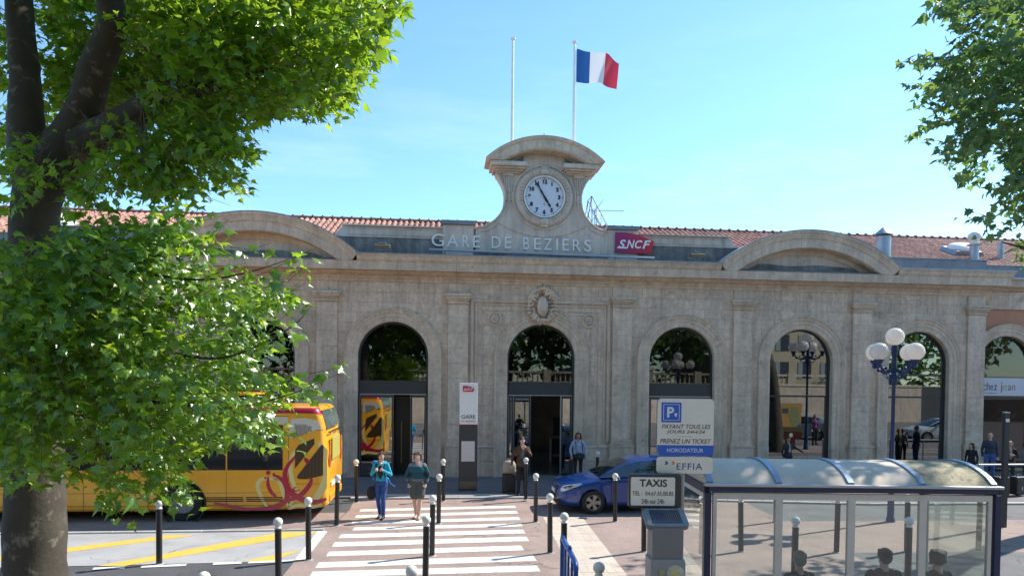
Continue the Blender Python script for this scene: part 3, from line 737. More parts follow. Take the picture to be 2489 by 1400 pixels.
# ---------------- roof: tiles on a slope from the gutter to the ridge
RY0, RZ0, RY1, RZ1 = 1.02, 8.30, 6.1, 10.50
sl_ = math.hypot(RY1-RY0, RZ1-RZ0); ry, rz = (RY1-RY0)/sl_, (RZ1-RZ0)/sl_
roof = MB().add([(-30, RY0, RZ0), (30, RY0, RZ0), (30, RY1, RZ1), (-30, RY1, RZ1), (-30, 11.4, 8.3), (30, 11.4, 8.3), (-30, RY0, 7.0), (30, RY0, 7.0), (-30, 11.4, 0), (30, 11.4, 0)],
                [(0, 1, 2, 3), (3, 2, 5, 4), (0, 6, 7, 1)]).build('roof', S['tile_dark'], ST_)
TW, TL = .235, .37
def tile_geom(w):
    vs, fs = [], []
    n = 6
    for i, (t, sc) in enumerate(((0, 1.0), (1, .86))):
        for j in range(n+1):
            a = math.pi*j/n
            vs.append((-w*.40*sc*math.cos(a), t*(TL+.05), .02+.11*sc*math.sin(a)))
    for j in range(n): fs.append((j, j+1, n+2+j, n+1+j))
    b = len(vs)
    for j in range(n+1):
        a = math.pi*j/n; vs.append((-w*.33*math.cos(a), .0, .02+.06*math.sin(a)))
    for j in range(n): fs.append((j+1, j, b+j, b+j+1))
    # channel beside the cover tile
    vs += [(w*.36, 0, .025), (w*.60, 0, .012), (w*.60, TL+.04, .002), (w*.36, TL+.04, .015)]; k = len(vs)-4
    fs.append((k, k+1, k+2, k+3)); return vs, fs
tv, tf = tile_geom(TW)
Mroof = Matrix(((1, 0, 0, 0), (0, ry, -rz, 0), (0, rz, ry, 0), (0, 0, 0, 1)))
tme = MB().add(tv, tf).mesh('roof_tile', S['tile'], smooth=50, fix=False)
tro = MB(); cnt = 0
rows = int(sl_/TL); cols = int(60/TW); tiles = []
for r in range(rows):
    for cc in range(cols):
        x = -30+TW*(cc+.5)
        tiles.append((r, x))
def near_view(t):
    r, x = t
    return (14.3 < x < 18.6 and r >= 2) or (-9.2 < x < -7.0 and r >= 8) or (18.6 <= x < 20.6 and r > 1 and r < 9)
sel = [t for t in tiles if near_view(t)][:300]; ss = set(sel)
base = np.array(tv); nb = len(tv); V = []; Fc = []
for t in tiles:
    r, x = t; jit = random.uniform(-.012, .012)
    pos = Mroof @ Vector((x+jit, r*TL, 0)); P = (pos.x, RY0+pos.y, RZ0+pos.z)
    if t in ss:
        o = link('roof_tile', tme, roof); o.matrix_local = Matrix.Translation(P) @ Mroof.to_3x3().to_4x4() @ Matrix.Rotation(random.uniform(-.03, .03), 4, 'Z')
    else:
        q = base @ np.array(Mroof.to_3x3()).T + np.array(P); off = len(V)*nb; V.append(q); Fc += [tuple(off+i for i in f) for f in tf]
me = bpy.data.meshes.new('roof_tiling'); me.from_pydata([tuple(p) for p in np.concatenate(V)], [], Fc); me.materials.append(S['tile'])
me.polygons.foreach_set('use_smooth', [True]*len(me.polygons)); me.set_sharp_from_angle(angle=rad(50))
tag(link('roof_tiling', me, roof), kind='stuff')
rme = MB().tube([(0, 0, 0), (.40, 0, .01)], [.125, .105], 10).tube([(.36, 0, .04), (.42, 0, .04)], [.13, .13], 8).mesh('ridge_tile', S['tile_dark'], True)
for i in range(-66, 66):
    o = link('ridge_tile', rme, roof); o.location = (i*.42, RY1, RZ1+.02+random.uniform(-.006, .006))
# zinc upstand behind the cornice, seen right of the pediment, and on the left
for a, b, zt in ((13.6, 18.18, 8.56), (-18.2, -13.4, 8.80), (18.2, 30, 8.36), (-30, -18.2, 8.5)):
    MB().box(a, b, .9, 1.0, 7.9, zt).build('gutter_upstand', S['zinc_dull'], ST_)
    MB().box(a, b, .86, 1.04, zt, zt+.025).build('upstand_cap', S['zinc'], ST_)
# sheet-metal vents and cowls on the roof
def vent(x, y, z0, z1, r, cone=True):
    b = MB().lathe([(r, z0), (r, z1)], (x, y, 0), 20).build('vent_pipe', S['zinc'], roof, smooth=True)
    if cone:
        MB().lathe([(r*1.32, z1+.08), (r*1.2, z1+.12), (.02, z1+.40)], (x, y, 0), 20).build('vent_cowl', S['zinc'], b, smooth=True)
        st = MB()
        for k in range(4): st.tube([(x+r*.9*math.cos(k*1.571+.5), y+r*.9*math.sin(k*1.571+.5), z1-.02), (x+r*.9*math.cos(k*1.571+.5), y+r*.9*math.sin(k*1.571+.5), z1+.11)], .012, 5)
        st.build('cowl_legs', S['zinc_dull'], b)
    return b
vent(14.14, 1.5, 8.2, 9.50, .285)
b = vent(18.45, 1.9, 8.5, 9.35, .17, False)
MB().lathe([(.19, 9.35), (.30, 9.38), (.30, 9.41), (.17, 9.42), (.17, 9.62), (.27, 9.66), (.25, 9.80), (.14, 9.90)], (18.45, 1.9, 0), 18).build('vent_cowl', S['offwhite'], b, smooth=True)
b = vent(19.9, 2.2, 8.7, 9.6, .12, False)
for x, y, z, w in ((18.75, 3.0, 9.28, 1.35), (-18.0, 2.6, 9.15, 1.1)):
    sk = MB(); sk.prism([(-w/2, 0), (w/2, 0), (w/2-.1, .16), (-w/2+.1, .16)], -.5, .5)
    sk.xf(Matrix.Translation((x, y, z)) @ Matrix.Rotation(math.atan2(rz, ry), 4, 'X'))
    s_ = sk.build('skylight_kerb', S['zinc'], roof)
    dm = MB().ball((0, 0, 0), .55, 20, 12, (w/2/.55*.9, .9, .42)); dm.xf(Matrix.Translation((x, y-.05, z+.18)) @ Matrix.Rotation(math.atan2(rz, ry), 4, 'X'))
    dm.build('skylight_dome', S['white'], s_, smooth=True)
# ---------------- lower wing on the right (and its twin on the left, behind the plane tree)
for sg in (-1, 1):
    c = sg*19.05; y0 = .8
    mb = MB()
    xs = [c+RI*1.02*math.cos(math.pi*i/24) for i in range(25)][::-1]; zs = [ZC-.05+RI*1.02*math.sin(math.pi*i/24) for i in range(25)][::-1]
    mb.strip(list(zip(xs, zs)), [(x, 6.6) for x in xs], y0, y0+.4)
    a, b = (17.4, 30) if sg > 0 else (-30, -17.4)
    mb.box(min(a, c-RI*1.02), c-RI*1.02, y0, y0+.4, 0, 6.6); mb.box(c+RI*1.02, max(b, c+RI*1.02), y0, y0+.4, 0, 6.6)
    wing = mb.build('wing_wall', S['render_orange'], ST_)
    MB().box(a+(.001 if sg > 0 else 0), b-(0 if sg > 0 else .001), y0-.06, y0+.4, 6.602, 7.30).build('wing_frieze', S['stone'], ST_)
    seg_run('wing_cornice', [(y0, 7.302), (y0-.12, 7.32), (y0-.2, 7.40), (y0-.42, 7.46), (y0-.44, 7.66), (y0-.52, 7.74), (y0+.3, 7.74), (y0+.3, 7.302)], a, b, 2.0, S['stone_trim'])
    MB().box(a, b, y0-.56, y0+.2, 7.742, 7.80).build('wing_capping', S['zinc'], ST_)
    surround(c, y0, ST_, ZC-.05, .9)
    w = bpy.data.objects.new('arched_window', None); COL.objects.link(w); w.parent = ST_; w.location = (c, y0, -.05); w.empty_display_size = .2
    arch_frame(w, RI-.07, RI+.01, .16, .27, .12, S['alu']); pane(w, arch_pts(RI-.075, 3.95), .20, S['glass'])
    bar(w, -RI+.07, RI-.07, 3.88, 3.95, S['alu']); bar(w, -RI+.07, RI-.07, 3.03, 3.12, S['alu'])
    pane(w, [(-RI+.075, .12), (RI-.075, .12), (RI-.075, 3.03), (-RI+.075, 3.03)], .20, S['glass'])
    MB().box(17.2*sg-.2, 30 if sg > 0 else -17, 5, 5.1, 0, 7).build('wing_back_wall', S['interior'], ST_) if sg > 0 else None
    MB().box(22.6 if sg > 0 else -30, 22.9 if sg > 0 else -29.7, y0-.1, y0+.3, 0.06, 6.6).build('wing_pilaster', S['stone_trim'], ST_)
# ================================================================== signs, clock and poles on the station
def sthing(name, label, cat, s, y, z, group=None): return thing(name, label, cat, fw(s, y, z), TH, group)
# white letters
t = sthing('station_lettering', 'thin white capital letters GARE DE BEZIERS standing below the clock gable', 'lettering', 0, .12, 8.315)
lets = [('G', -3.98, .50, 'G'), ('A', -3.42, .49, 'A'), ('R', -2.72, .33, 'R'), ('E', -2.20, .28, 'E'), ('D', -1.72+.34, .40, 'D'), ('E', -.77, .29, 'E'),
        ('B', .02-.04, .30, 'B'), ('E', .45-.05, .28, 'E'), ('Z', .78, .38, 'Z'), ('I', 1.26, .06, 'I'), ('E', 1.43, .27, 'E'), ('R', 1.80, .32, 'R'), ('S', 2.16, .31, 'S')]
# measured left edges of the letters in the photograph, on the facade plane
edges_px = [(1049, 1079), (1086, 1114), (1124, 1141), (1150, 1167), (1195, 1217), (1227, 1243), (1272, 1287), (1298, 1315), (1322, 1341), (1352, 1356), (1367, 1383), (1392, 1412), (1420, 1437)]
def fpx(u, v, y):
    n = Vector((-ST, CT, 0)); O = Vector((OX, OY, 0))+n*y; d = ray(u, v); C0 = Vector((0, 0, HC))
    q = C0+d*(((O-C0).dot(n))/d.dot(n)); a = q-O
    return a.x*CT+a.y*ST, q.z
for (ch, *_), (a, b) in zip(lets, edges_px):
    x0 = fpx(a, 590, .12)[0]; x1 = fpx(b, 590, .12)[0]
    fit_text('letter', ch, S['white'], t, x0, x1, -.008*(x0+1)*.8, (.42 if ch != 'G' else .44)-.008*(x0+1)*.8, 0, offset=.0, extrude=.02)
# crimson logo panel with white italic letters
t = sthing('railway_sign', 'crimson and violet SNCF logo panel on the parapet right of the white letters', 'sign', 2.72, .05, 8.28)
lm = bpy.data.materials.new('logo_gradient'); lm.use_nodes = True; N, L = lm.node_tree.nodes, lm.node_tree.links
tcx = N.new('ShaderNodeTexCoord'); sxx = N.new('ShaderNodeSeparateXYZ'); rmp = N.new('ShaderNodeValToRGB'); L.new(tcx.outputs['Object'], sxx.inputs[0]); mrr = N.new('ShaderNodeMapRange'); mrr.inputs['From Max'].default_value = 1.45
L.new(sxx.outputs['X'], mrr.inputs['Value']); L.new(mrr.outputs[0], rmp.inputs[0]); rmp.color_ramp.elements[0].color = (.27, .02, .14, 1); rmp.color_ramp.elements[1].color = (.62, .03, .035, 1); L.new(rmp.outputs[0], N['Principled BSDF'].inputs['Base Color'])
def logo(parent, w, h, y, m, mw):
    top = [(w*(1-.94*i/14), h*(.60+.40*math.sin(min(1, i/12)*math.pi/2))) for i in range(15)]
    poly = [(0, 0), (w*.93, -.01*h), (w, h*.60)]+top[1:]+[(0, h)]
    MB().prism(poly, y-.02, y+.02).build('panel', m, parent)
    z0, z1 = h*.22, h*.63
    xs = [(.08, .27, 'S'), (.29, .50, 'N'), (.50, .70, 'C'), (.70, .92, 'F')]
    for a, b, ch in xs: fit_text('letter', ch, mw, parent, w*a, w*b, z0, z1, y-.03, offset=.022, shear=.28, extrude=.008)
    MB().prism([(w*.05, z0-.02*h), (w*.30, z0-.02*h), (w*.30, z0+.06*h), (w*.05, z0+.05*h)], y-.034, y-.021).build('swash', mw, parent)
logo(t, 1.45, .74, 0, lm, S['white'])
# clock
t = sthing('wall_clock', 'round white clock with black numerals reading five to five in the stone gable', 'clock', .08, .13, 10.21)
MB().lathe([(.001, -.05), (.715, -.05), (.715, .02)], (0, 0, 0), 56, 'y').build('dial', mat('dial_face', (.66, .69, .74), .4), t)
MB().lathe([(.715, -.06), (.715, -.13), (.735, -.14), (.755, -.13), (.76, .02)], (0, 0, 0), 56, 'y', cap=False).build('bezel', S['white'], t, smooth=True)
rg = MB().lathe([(.76, -.04), (.80, -.09), (.97, -.14), (1.0, -.10), (1.02, -.10), (1.04, -.06), (1.05, .03)], (0, 0, 0), 56, 'y', cap=False).build('carved_ring', S['stone_attic'], t, smooth=True)
eg = MB()
for i in range(44):
    a = 2*math.pi*i/44
    b0 = len(eg.v); eg.ball((0, 0, 0), .05, 8, 6, (.62, .6, 1.7)); eg.xf(Matrix.Rotation(-a, 4, 'Y') @ Matrix.Translation((0, -.115, .875)), b0)
    b0 = len(eg.v); eg.box(-.008, .008, -.15, -.06, .80, .96); eg.xf(Matrix.Rotation(-a-math.pi/44, 4, 'Y'), b0)
for a in (0, math.pi):
    b0 = len(eg.v); eg.ball((0, -.13, .9*math.cos(a)), .12, 10, 8, (1.3, .7, 1.0)); eg.ball((0, -.1, 1.05*math.cos(a)), .07, 8, 6, (2.2, .7, .8))
tag(eg.build('egg_moulding', S['stone_attic'], rg, smooth=True), kind='stuff')
MB().lathe([(1.12, .03), (1.12, -.02), (1.15, -.03), (1.18, -.02), (1.18, .03)], (0, 0, 0), 56, 'y', cap=False).build('outer_ring', S['stone_attic'], rg, smooth=True)
for h in range(1, 13):
    a = math.radians(30*h); put_text('numeral', str(h), S['ink'], t, .545*math.sin(a), -.056, .545*math.cos(a), size=.19, offset=.012, extrude=.003)
tk = MB()
for i in range(60):
    b0 = len(tk.v); w = .016 if i % 5 == 0 else .006; tk.box(-w, w, -.058, -.05, .655-(.01 if i % 5 == 0 else 0), .685+(.008 if i % 5 == 0 else 0)); tk.xf(Matrix.Rotation(math.radians(6*i), 4, 'Y'), b0)
tag(tk.build('minute_marks', S['ink'], t), kind='stuff')
for nm, ang, L_, w in (('minute_hand', 330, .60, .035), ('hour_hand', 147.5, .44, .045)):
    hd = MB().prism([(-.012, -.12), (.012, -.12), (w, L_*.35), (.018, L_*.6), (.045, L_*.80), (.0, L_), (-.045, L_*.80), (-.018, L_*.6), (-w, L_*.35)], -.085, -.07)
    hd.xf(Matrix.Rotation(math.radians(ang), 4, 'Y')); hd.build(nm, S['ink'], t)
MB().lathe([(.001, -.10), (.04, -.10), (.04, -.06)], (0, 0, 0), 16, 'y').build('hand_hub', S['ink'], t)
MB().lathe([(.012, -.057), (.025, -.057), (.025, -.051), (.012, -.051)], (0, 0, -.26), 16, 'y', cap=False).build('keyhole', S['ink'], t)
# flagpoles and flag
for s, top, lab in ((-1.04, 16.27, 'bare white flagpole behind the clock gable, without a flag'), (1.29, 16.29, 'white flagpole behind the clock gable carrying the tricolour')):
    t = sthing('flagpole', lab, 'flagpole', s, 1.0, 8.6, 'flagpoles behind the clock gable')
    MB().tube([(0, 0, 0), (0, 0, top-8.6)], [.062, .048], 14).build('pole', S['white'], t, smooth=True)
    MB().lathe([(.05, top-8.66), (.09, top-8.63), (.10, top-8.58), (.06, top-8.56), (.001, top-8.55)], (0, 0, 0), 16).build('pole_cap', S['white'], t, smooth=True)
    if s > 0: MB().tube([(.07, -.02, 1.0), (.075, -.02, top-8.75)], .006, 4).build('halyard', S['white'], t)
nx, nz = 30, 16; vs = []
for i in range(nx+1):
    for j in range(nz+1):
        a, b = i/nx, j/nz
        dr = .20*a+.28*a*a+.06*math.sin(7*a)*a
        y = .16*math.sin(7.5*a+.8*b)*a**.6+.05*math.sin(15*a+3*b)*a
        x = 1.62*a-.10*a*abs(math.sin(6*a))+.10*(1-b)*a
        z = -(1.24*(1-.10*a))*b-dr*.75*(1-b*.55)-.10*a*b
        vs.append((x, y, z))
fs = [(i*(nz+1)+j, (i+1)*(nz+1)+j, (i+1)*(nz+1)+j+1, i*(nz+1)+j+1) for i in range(nx) for j in range(nz)]
def cloth(name, c):
    m = leafmat(name, c, c, .35); return m
t = sthing('flag', 'blue, white and red flag flying from the right-hand pole', 'flag', 1.36, 1.0, 16.05)
for nm, a, b, c in (('blue_band', 0, 10, (.022, .10, .30)), ('white_band', 10, 20, (.72, .73, .76)), ('red_band', 20, 30, (.66, .05, .085))):
    m = MB(); m.add(vs, [f for k, f in enumerate(fs) if a <= k//nz < b])
    me = m.mesh(nm, mat('flag_'+nm, c, .8), True, fix=False)
    pm = me.materials[0]; N = pm.node_tree.nodes; pr = N['Principled BSDF']
    tl = N.new('ShaderNodeBsdfTranslucent'); tl.inputs['Color'].default_value = (*c, 1); ms = N.new('ShaderNodeMixShader'); ms.inputs[0].default_value = .4
    pm.node_tree.links.new(pr.outputs[0], ms.inputs[1]); pm.node_tree.links.new(tl.outputs[0], ms.inputs[2]); pm.node_tree.links.new(ms.outputs[0], N['Material Output'].inputs['Surface'])
    bm = bmesh.new(); bm.from_mesh(me); bmesh.ops.delete(bm, geom=[v for v in bm.verts if not v.link_faces], context='VERTS'); bm.to_mesh(me); bm.free()
    link(nm, me, t)
# light tube below the letters, on short brackets
t = sthing('sign_light', 'long pale light tube on short brackets below the white letters', 'light', 0, -.22, 8.11)
MB().tube([(-4.05, 0, .03), (4.12, 0, -.04)], .045, 10).build('tube_housing', S['alu_light'], t, smooth=True)
for i in range(8):
    x = -3.5+i*1.03; mb = MB(); mb.beam((x, .02, -.03), (x, .15, -.19), .05, .03); mb.box(x-.06, x+.06, .1, .2, -.22, -.18); mb.build('bracket', S['zinc_dull'], t)
for s, lab in ((-5.68, 'small square floodlight on the cornice beside the left pediment'), (5.72, 'small square floodlight on the cornice beside the right pediment')):
    t = sthing('floodlight', lab, 'floodlight', s, -.25, 7.93, 'floodlights on the cornice')
    m = MB(); m.box(-.27, .27, -.10, .10, .20, .33); m.xf(Matrix.Rotation(rad(14), 4, 'X')); m.build('lamp_housing', mat('bronze_housing', (.20, .15, .09), .5), t, bevel=.02)
    MB().box(-.12, .12, -.05, .12, .36, .40).build('housing_fin', S['zinc'], t)
    m = MB()
    for sg in (-1, 1): m.beam((sg*.29, 0, 0), (sg*.29, 0, .27), .03, .015); m.box(min(sg*.29, sg*.2), max(sg*.29, sg*.2), -.02, .02, 0, .02)
    m.build('stirrup', S['zinc_dull'], t)
# roof stair frame and aerial right of the clock
t = sthing('roof_ladder_frame', 'thin rusty triangular rail frame on the roof right of the clock gable', 'roof frame', 2.08, 1.5, 9.0)
m = MB()
for y in (0, .7):
    m.tube([(0.05, y, 1.70), (-.12, y, .6)], .018, 5); m.tube([(.05, y, 1.70), (.95, y, .1)], .018, 5); m.tube([(.05, y, 1.15), (.72, y, .0)], .014, 5)
    for i in range(5): x = .05+.19*i; m.tube([(x, y, 1.68-1.78*(x-.05)), (x, y, max(-.3, 1.15-1.72*(x-.05)-.5))], .011, 5)
m.tube([(.05, 0, 1.70), (.05, .7, 1.70)], .015, 5)
m.build('rail', mat('rusty_rail', (.24, .13, .10), .8, metal=.2), t)
m = MB()
for i in range(4): z = .3+.3*i; m.tube([(.5-.15*i, 0, z), (.5-.15*i, .7, z)], .012, 5)
m.build('rung', S['zinc_dull'], t)
t = sthing('tv_aerial', 'small television aerial pointing right beside the roof frame', 'aerial', 2.42, 2.2, 9.1)
MB().tube([(0, 0, -.1), (0, 0, 1.30)], .02, 6).build('mast', S['zinc'], t)
MB().tube([(-.05, 0, 1.22), (1.16, -.1, 1.22)], .012, 5).build('boom', S['zinc'], t)
m = MB()
for i in range(11): x = .2+.09*i; m.tube([(x, -.16, 1.23), (x, .14, 1.23)], .007, 4)
for sg in (-1, 1):
    for k in range(5): m.tube([(.05+.06*k, -.22, 1.22+sg*(.05+.085*k)), (.05+.06*k, .22, 1.22+sg*(.05+.085*k))], .007, 4)
    m.tube([(.03, -.2, 1.22+sg*.03), (.3, -.2, 1.22+sg*.40)], .007, 4); m.tube([(.03, .2, 1.22+sg*.03), (.3, .2, 1.22+sg*.40)], .007, 4)
tag(m.build('element', S['zinc'], t), kind='stuff')
# information totem in front of the pilaster left of the middle door
pz = gp(1137, 1192, .06); t = thing('station_totem', 'slim dark totem with a white GARE panel before the pilaster left of the middle door', 'totem', (pz.x, pz.y, .06), TH)
MB().box(-.29, .29, -.02, .10, 0, 2.72).build('post', S['alu'], t, bevel=.012)
MB().box(-.285, .285, -.05, .08, 2.08, 3.40).build('panel', S['white'], t, bevel=.01)
MB().box(-.285, .285, -.053, -.0505, 2.08, 2.105).build('panel_edge', S['red_logo'], t)
e = bpy.data.objects.new('logo', None); COL.objects.link(e); e.parent = t; e.location = (-.185, -.06, 3.13)
logo(e, .36, .18, 0, S['red_logo'], S['white'])
fit_text('lettering', 'GARE', S['ink'], t, -.225, .215, 2.285, 2.40, -.055, offset=.004, extrude=.002)
fit_text('lettering', 'DE BEZIERS', mat('grey_ink', (.2, .2, .22), .5), t, -.225, .215, 2.175, 2.225, -.055, extrude=.002)
MB().box(-.215, .205, -.035, -.021, .93, 1.57).build('timetable_sheet', mat('printed_sheet', (.62, .60, .60), .5, var=.12, scale=30, coords='obj'), t)
MB().box(-.27, .27, -.03, -.0205, .06, .30).build('kick_plate', mat('brass_plate', (.14, .12, .09), .4, metal=.5), t)
# shop sign of the wing
t = sthing('shop_sign', 'white shop fascia lettered chez jean over the window of the right-hand wing', 'shop sign', 19.05, .8, 3.14)
MB().box(-1.16, 1.16, .10, .17, 0, .72).build('board', mat('shop_board', (.62, .63, .68), .45), t)
xs0 = 18.03-19.05
for a, b, tx, m, z0, z1 in ((-1.05, -.93, 'c', S['ink'], .22, .43), (-.90, -.78, 'h', S['ink'], .22, .55), (-.74, -.62, 'e', S['ink'], .22, .43), (-.58, -.45, 'z', S['ink'], .22, .43)):
    fit_text('letter', tx, mat('grey_letter', (.09, .09, .1), .5) if False else S['ink'], t, a+.0, b+.0, z0, z1, .095, offset=-.008, extrude=.003)
for a, b, tx, col, z0, z1 in ((-.30, -.22, 'j', (.6, .04, .16), .13, .55), (-.17, -.02, 'e', (.25, .5, .1), .22, .43), (.03, .16, 'a', (.12, .12, .14), .22, .43), (.21, .34, 'n', (.6, .12, .06), .22, .43)):
    fit_text('letter', tx, mat('letter_'+tx, col, .5), t, a, b, z0, z1, .095, offset=-.008, extrude=.003)
fit_text('strapline', 'bar & epicerie', S['ink'], t, -1.05, -.45, .08, .13, .095, extrude=.002)
for o in [o for o in COL.objects if o.parent == t and o.name.startswith(('letter', 'strapline'))]: o.location.x += .17
# ================================================================== street furniture
# bollards
BH = 1.2375
mb0 = MB().tube([(0, 0, 0), (0, 0, BH-.185)], .055, 14).mesh('bollard_post', S['black'], True)
mb1 = MB().lathe([(.056, BH-.184), (.056, BH-.17), (.042, BH-.155), (.042, BH-.14)], (0, 0, 0), 14).mesh('bollard_collar', S['offwhite'], True)
mb2 = MB().ball((0, 0, BH-.078), .078, 16, 10).mesh('bollard_ball', S['offwhite'], True)
mb3 = MB().lathe([(.085, 0), (.08, .012), (.061, .014)], (0, 0, 0), 14).mesh('bollard_foot', S['kerb'], True)
def bollard(p, lab, z=0.0):
    t = thing('bollard', lab, 'bollard', (p.x, p.y, z), 0, 'black bollards with white ball tops')
    link('post', mb0, t); link('collar', mb1, t); link('ball', mb2, t); link('foot', mb3, t)
    t.rotation_euler = (random.uniform(-.022, .022), random.uniform(-.022, .022), 0); return t
G0 = .008
for u, v, lab in [(867, 1220, 'black white-topped bollard left of the woman in turquoise, by the kerb'), (818, 1277, 'black white-topped bollard just behind the yellow bus, at the left end of the crossing'),
                  (1078, 1217, 'black white-topped bollard at the kerb between the sweater wearer and the totem'), (1066, 1272, 'black white-topped bollard right of the walkers, rearmost of three in line on the crossing'),
                  (1302, 1268, 'black white-topped bollard at the right edge of the crossing, left of the car nose'), (1495, 1267, 'black white-topped bollard in front of the blue car door'),
                  (750, 1360, 'black white-topped bollard standing on the thick white line at the yellow-striped bay'), (1050, 1350, 'black white-topped bollard in mid crossing, middle one of three in line'),
                  (1337, 1343, 'black white-topped bollard left of the beige path, below the car nose'), (1801, 1340, 'black white-topped bollard seen through the leftmost shelter pane'),
                  (387, 1370, 'black bollard half hidden by plane leaves beside the yellow stripes'), (1565, 1340, 'black bollard hidden above by the solar panel of the ticket machine'),
                  (1885, 1268, 'black bollard far behind the post between the first two shelter panes'), (2033, 1342, 'black bollard seen near the right edge of the second shelter pane'),
                  (2378, 1338, 'black white-topped bollard seen through the rightmost shelter pane'), (2204, 1340, 'black white-topped bollard seen in the third shelter pane, the farther of the pair')]:
    bollard(gp(u, v, G0), lab, G0)
for u, v, lab in [(497, 1389, 'white ball of a bollard peeping up at the bottom edge left of the crossing'), (998, 1374, 'white ball top of a near bollard at the bottom edge of the crossing'),
                  (1372, 1244, 'black white-topped bollard directly behind the blue barrier'), (1457, 1365, 'near bollard whose white ball stands over the beige path'),
                  (1035, 1252, 'tall-looking near bollard in mid crossing, frontmost of three in line'), (678, 1257, 'near bollard standing alone on dark asphalt left of the crossing'),
                  (1933, 1254, 'near bollard behind the grey-haired head in the shelter'), (2210, 1256, 'near bollard between the two dark-haired heads in the shelter')]:
    bollard(gp(u, v, BH+G0), lab, G0)
for u, v, lab in [(1278, 1213, 'black white-topped bollard in front of the man in the patterned jacket'), (1450, 1188, 'black white-topped bollard against the wall behind the bonnet of the blue car')]:
    bollard(gp(u, v, .06), lab, .06)
# globe lamp post
def lamp_post(p, lab, scale=1.0, rz=0.0):
    t = thing('lamp_post', lab, 'lamp post', (p.x, p.y, 0), rz, 'globe lamp posts'); t.scale = (scale,)*3
    MB().lathe([(.11, 0), (.11, .08), (.085, .12), (.08, .55), (.09, .60), (.066, .66), (.062, 1.2), (.07, 1.24), (.050, 1.30), (.044, 3.55), (.08, 3.60), (.10, 3.75), (.07, 3.82), (.055, 4.30), (.07, 4.34), (.09, 4.50), (.06, 4.58)], (0, 0, 0), 16).build('post', S['lampblue'], t, smooth=True)
    gm = bpy.data.materials.get('opal_globe') or mat('opal_globe', (.86, .82, .78), .22, var=.04, scale=3, coat=.3)
    if not gm.get('x'):
        gm['x'] = 1; nt = gm.node_tree; pr = nt.nodes['Principled BSDF']; tl = nt.nodes.new('ShaderNodeBsdfTranslucent'); tl.inputs['Color'].default_value = (.9, .86, .82, 1)
        ms = nt.nodes.new('ShaderNodeMixShader'); ms.inputs[0].default_value = .45; nt.links.new(pr.outputs[0], ms.inputs[1]); nt.links.new(tl.outputs[0], ms.inputs[2]); nt.links.new(ms.outputs[0], nt.nodes['Material Output'].inputs['Surface'])
    R_ = .225
    MB().ball((0, 0, 4.80), R_, 24, 16).build('globe', gm, t, smooth=True)
    for dx, dy in ((-.54, -.22), (-.27, .42), (.27, -.42), (.54, .22)):
        a = bpy.data.objects.new('arm', None)
        m = MB(); d = Vector((dx, dy, 0)); pts = []
        for k in range(13):
            q = k/12; x = q*1.0; z = 4.03-.16*math.sin(q*math.pi*1.15)-.02*q+(.05 if q > .9 else 0); pts.append(d*x+Vector((0, 0, z)))
        m.tube(pts, [.034-.008*i/12 for i in range(13)], 8)
        m.tube([d*.12+Vector((0, 0, 3.78)), d*.36+Vector((0, 0, 3.72)), d*.52+Vector((0, 0, 3.82)), d*.44+Vector((0, 0, 3.93)), d*.30+Vector((0, 0, 3.9))], .018, 6)
        m.lathe([(.03, 3.98), (.06, 4.02), (.05, 4.08), (.11, 4.17), (.11, 4.20)], tuple(d), 12)
        for k in range(3): m.ball((dx*(.3+.25*k), dy*(.3+.25*k), 3.92+.06*(k % 2)), .04, 7, 5)
        ar = m.build('arm', S['lampblue'], t, smooth=True); MB().ball((dx, dy, 4.40), R_, 24, 16).build('globe', gm, ar, smooth=True)
    return t
lamp_post(Vector((9.87, 17.56, 0)), 'blue lamp post with five white globes before the right-hand windows', 1.0, .05)
lamp_post(Vector((17.75, 16.6, 0)), 'second globe lamp post, seen only as a reflection in the window by the map', 1.25, .4)
# tall dark post at the right with a white label
p = gp(2438, 1281, 0); t = thing('signal_post', 'tall square dark post with a small white label near its top, right of the shelter', 'post', (p.x, p.y, 0), .1)
MB().box(-.062, .062, -.05, .05, 0, 2.88).build('post', S['alu'], t, bevel=.008)
MB().box(-.065, .065, -.053, .053, 2.882, 2.91).build('cap', S['zinc'], t)
MB().box(-.05, .05, -.0535, -.0505, 2.66, 2.74).build('label_plate', S['white'], t)
# railing behind it
t = thing('railing', 'grey tube railing behind the waiting group at the right edge', 'railing', (15.6, 21.8, .06), TH+.02)
MB().tube([(-.6, 0, .95), (6, 0, .95)], .03, 8).build('rail', S['zinc'], t, smooth=True)
MB().tube([(-.6, 0, .5), (6, 0, .5)], .022, 8).build('rail', S['zinc'], t, smooth=True)
for i in range(5): MB().tube([(-.55+1.6*i, 0, 0), (-.55+1.6*i, 0, .95)], .03, 8).build('upright', S['zinc'], t, smooth=True)
# blue pedestrian barrier in the foreground
a, b = gp(1366, 1308, 1.0), gp(1394, 1372, 1.0); a = Vector((.86, 11.2, 0)); b = Vector((.93, 9.55, 0)); d = (b-a); L_ = d.length; ang = math.atan2(d.y, d.x)
t = thing('barrier', 'blue steel pedestrian barrier with a worn tubular handrail at the bottom centre', 'barrier', (a.x, a.y, 0), ang)
MB().tube([(0, 0, .90), (.0, 0, .96), (.05, 0, 1.0), (L_-.05, 0, 1.0), (L_, 0, .96), (L_, 0, .90)], .040, 12).build('handrail', S['bluepaint'], t, smooth=True)
for x in (0.0, L_): MB().box(x-.03, x+.03, -.032, .032, 0, .93).build('upright', S['bluepaint'], t, bevel=.006)
for x in (L_*.26, L_*.5, L_*.74): MB().box(x-.02, x+.02, -.018, .018, .15, .97).build('bar', S['bluepaint'], t)
MB().box(0.03, L_-.03, -.02, .02, .12, .16).build('lower_rail', S['bluepaint'], t)
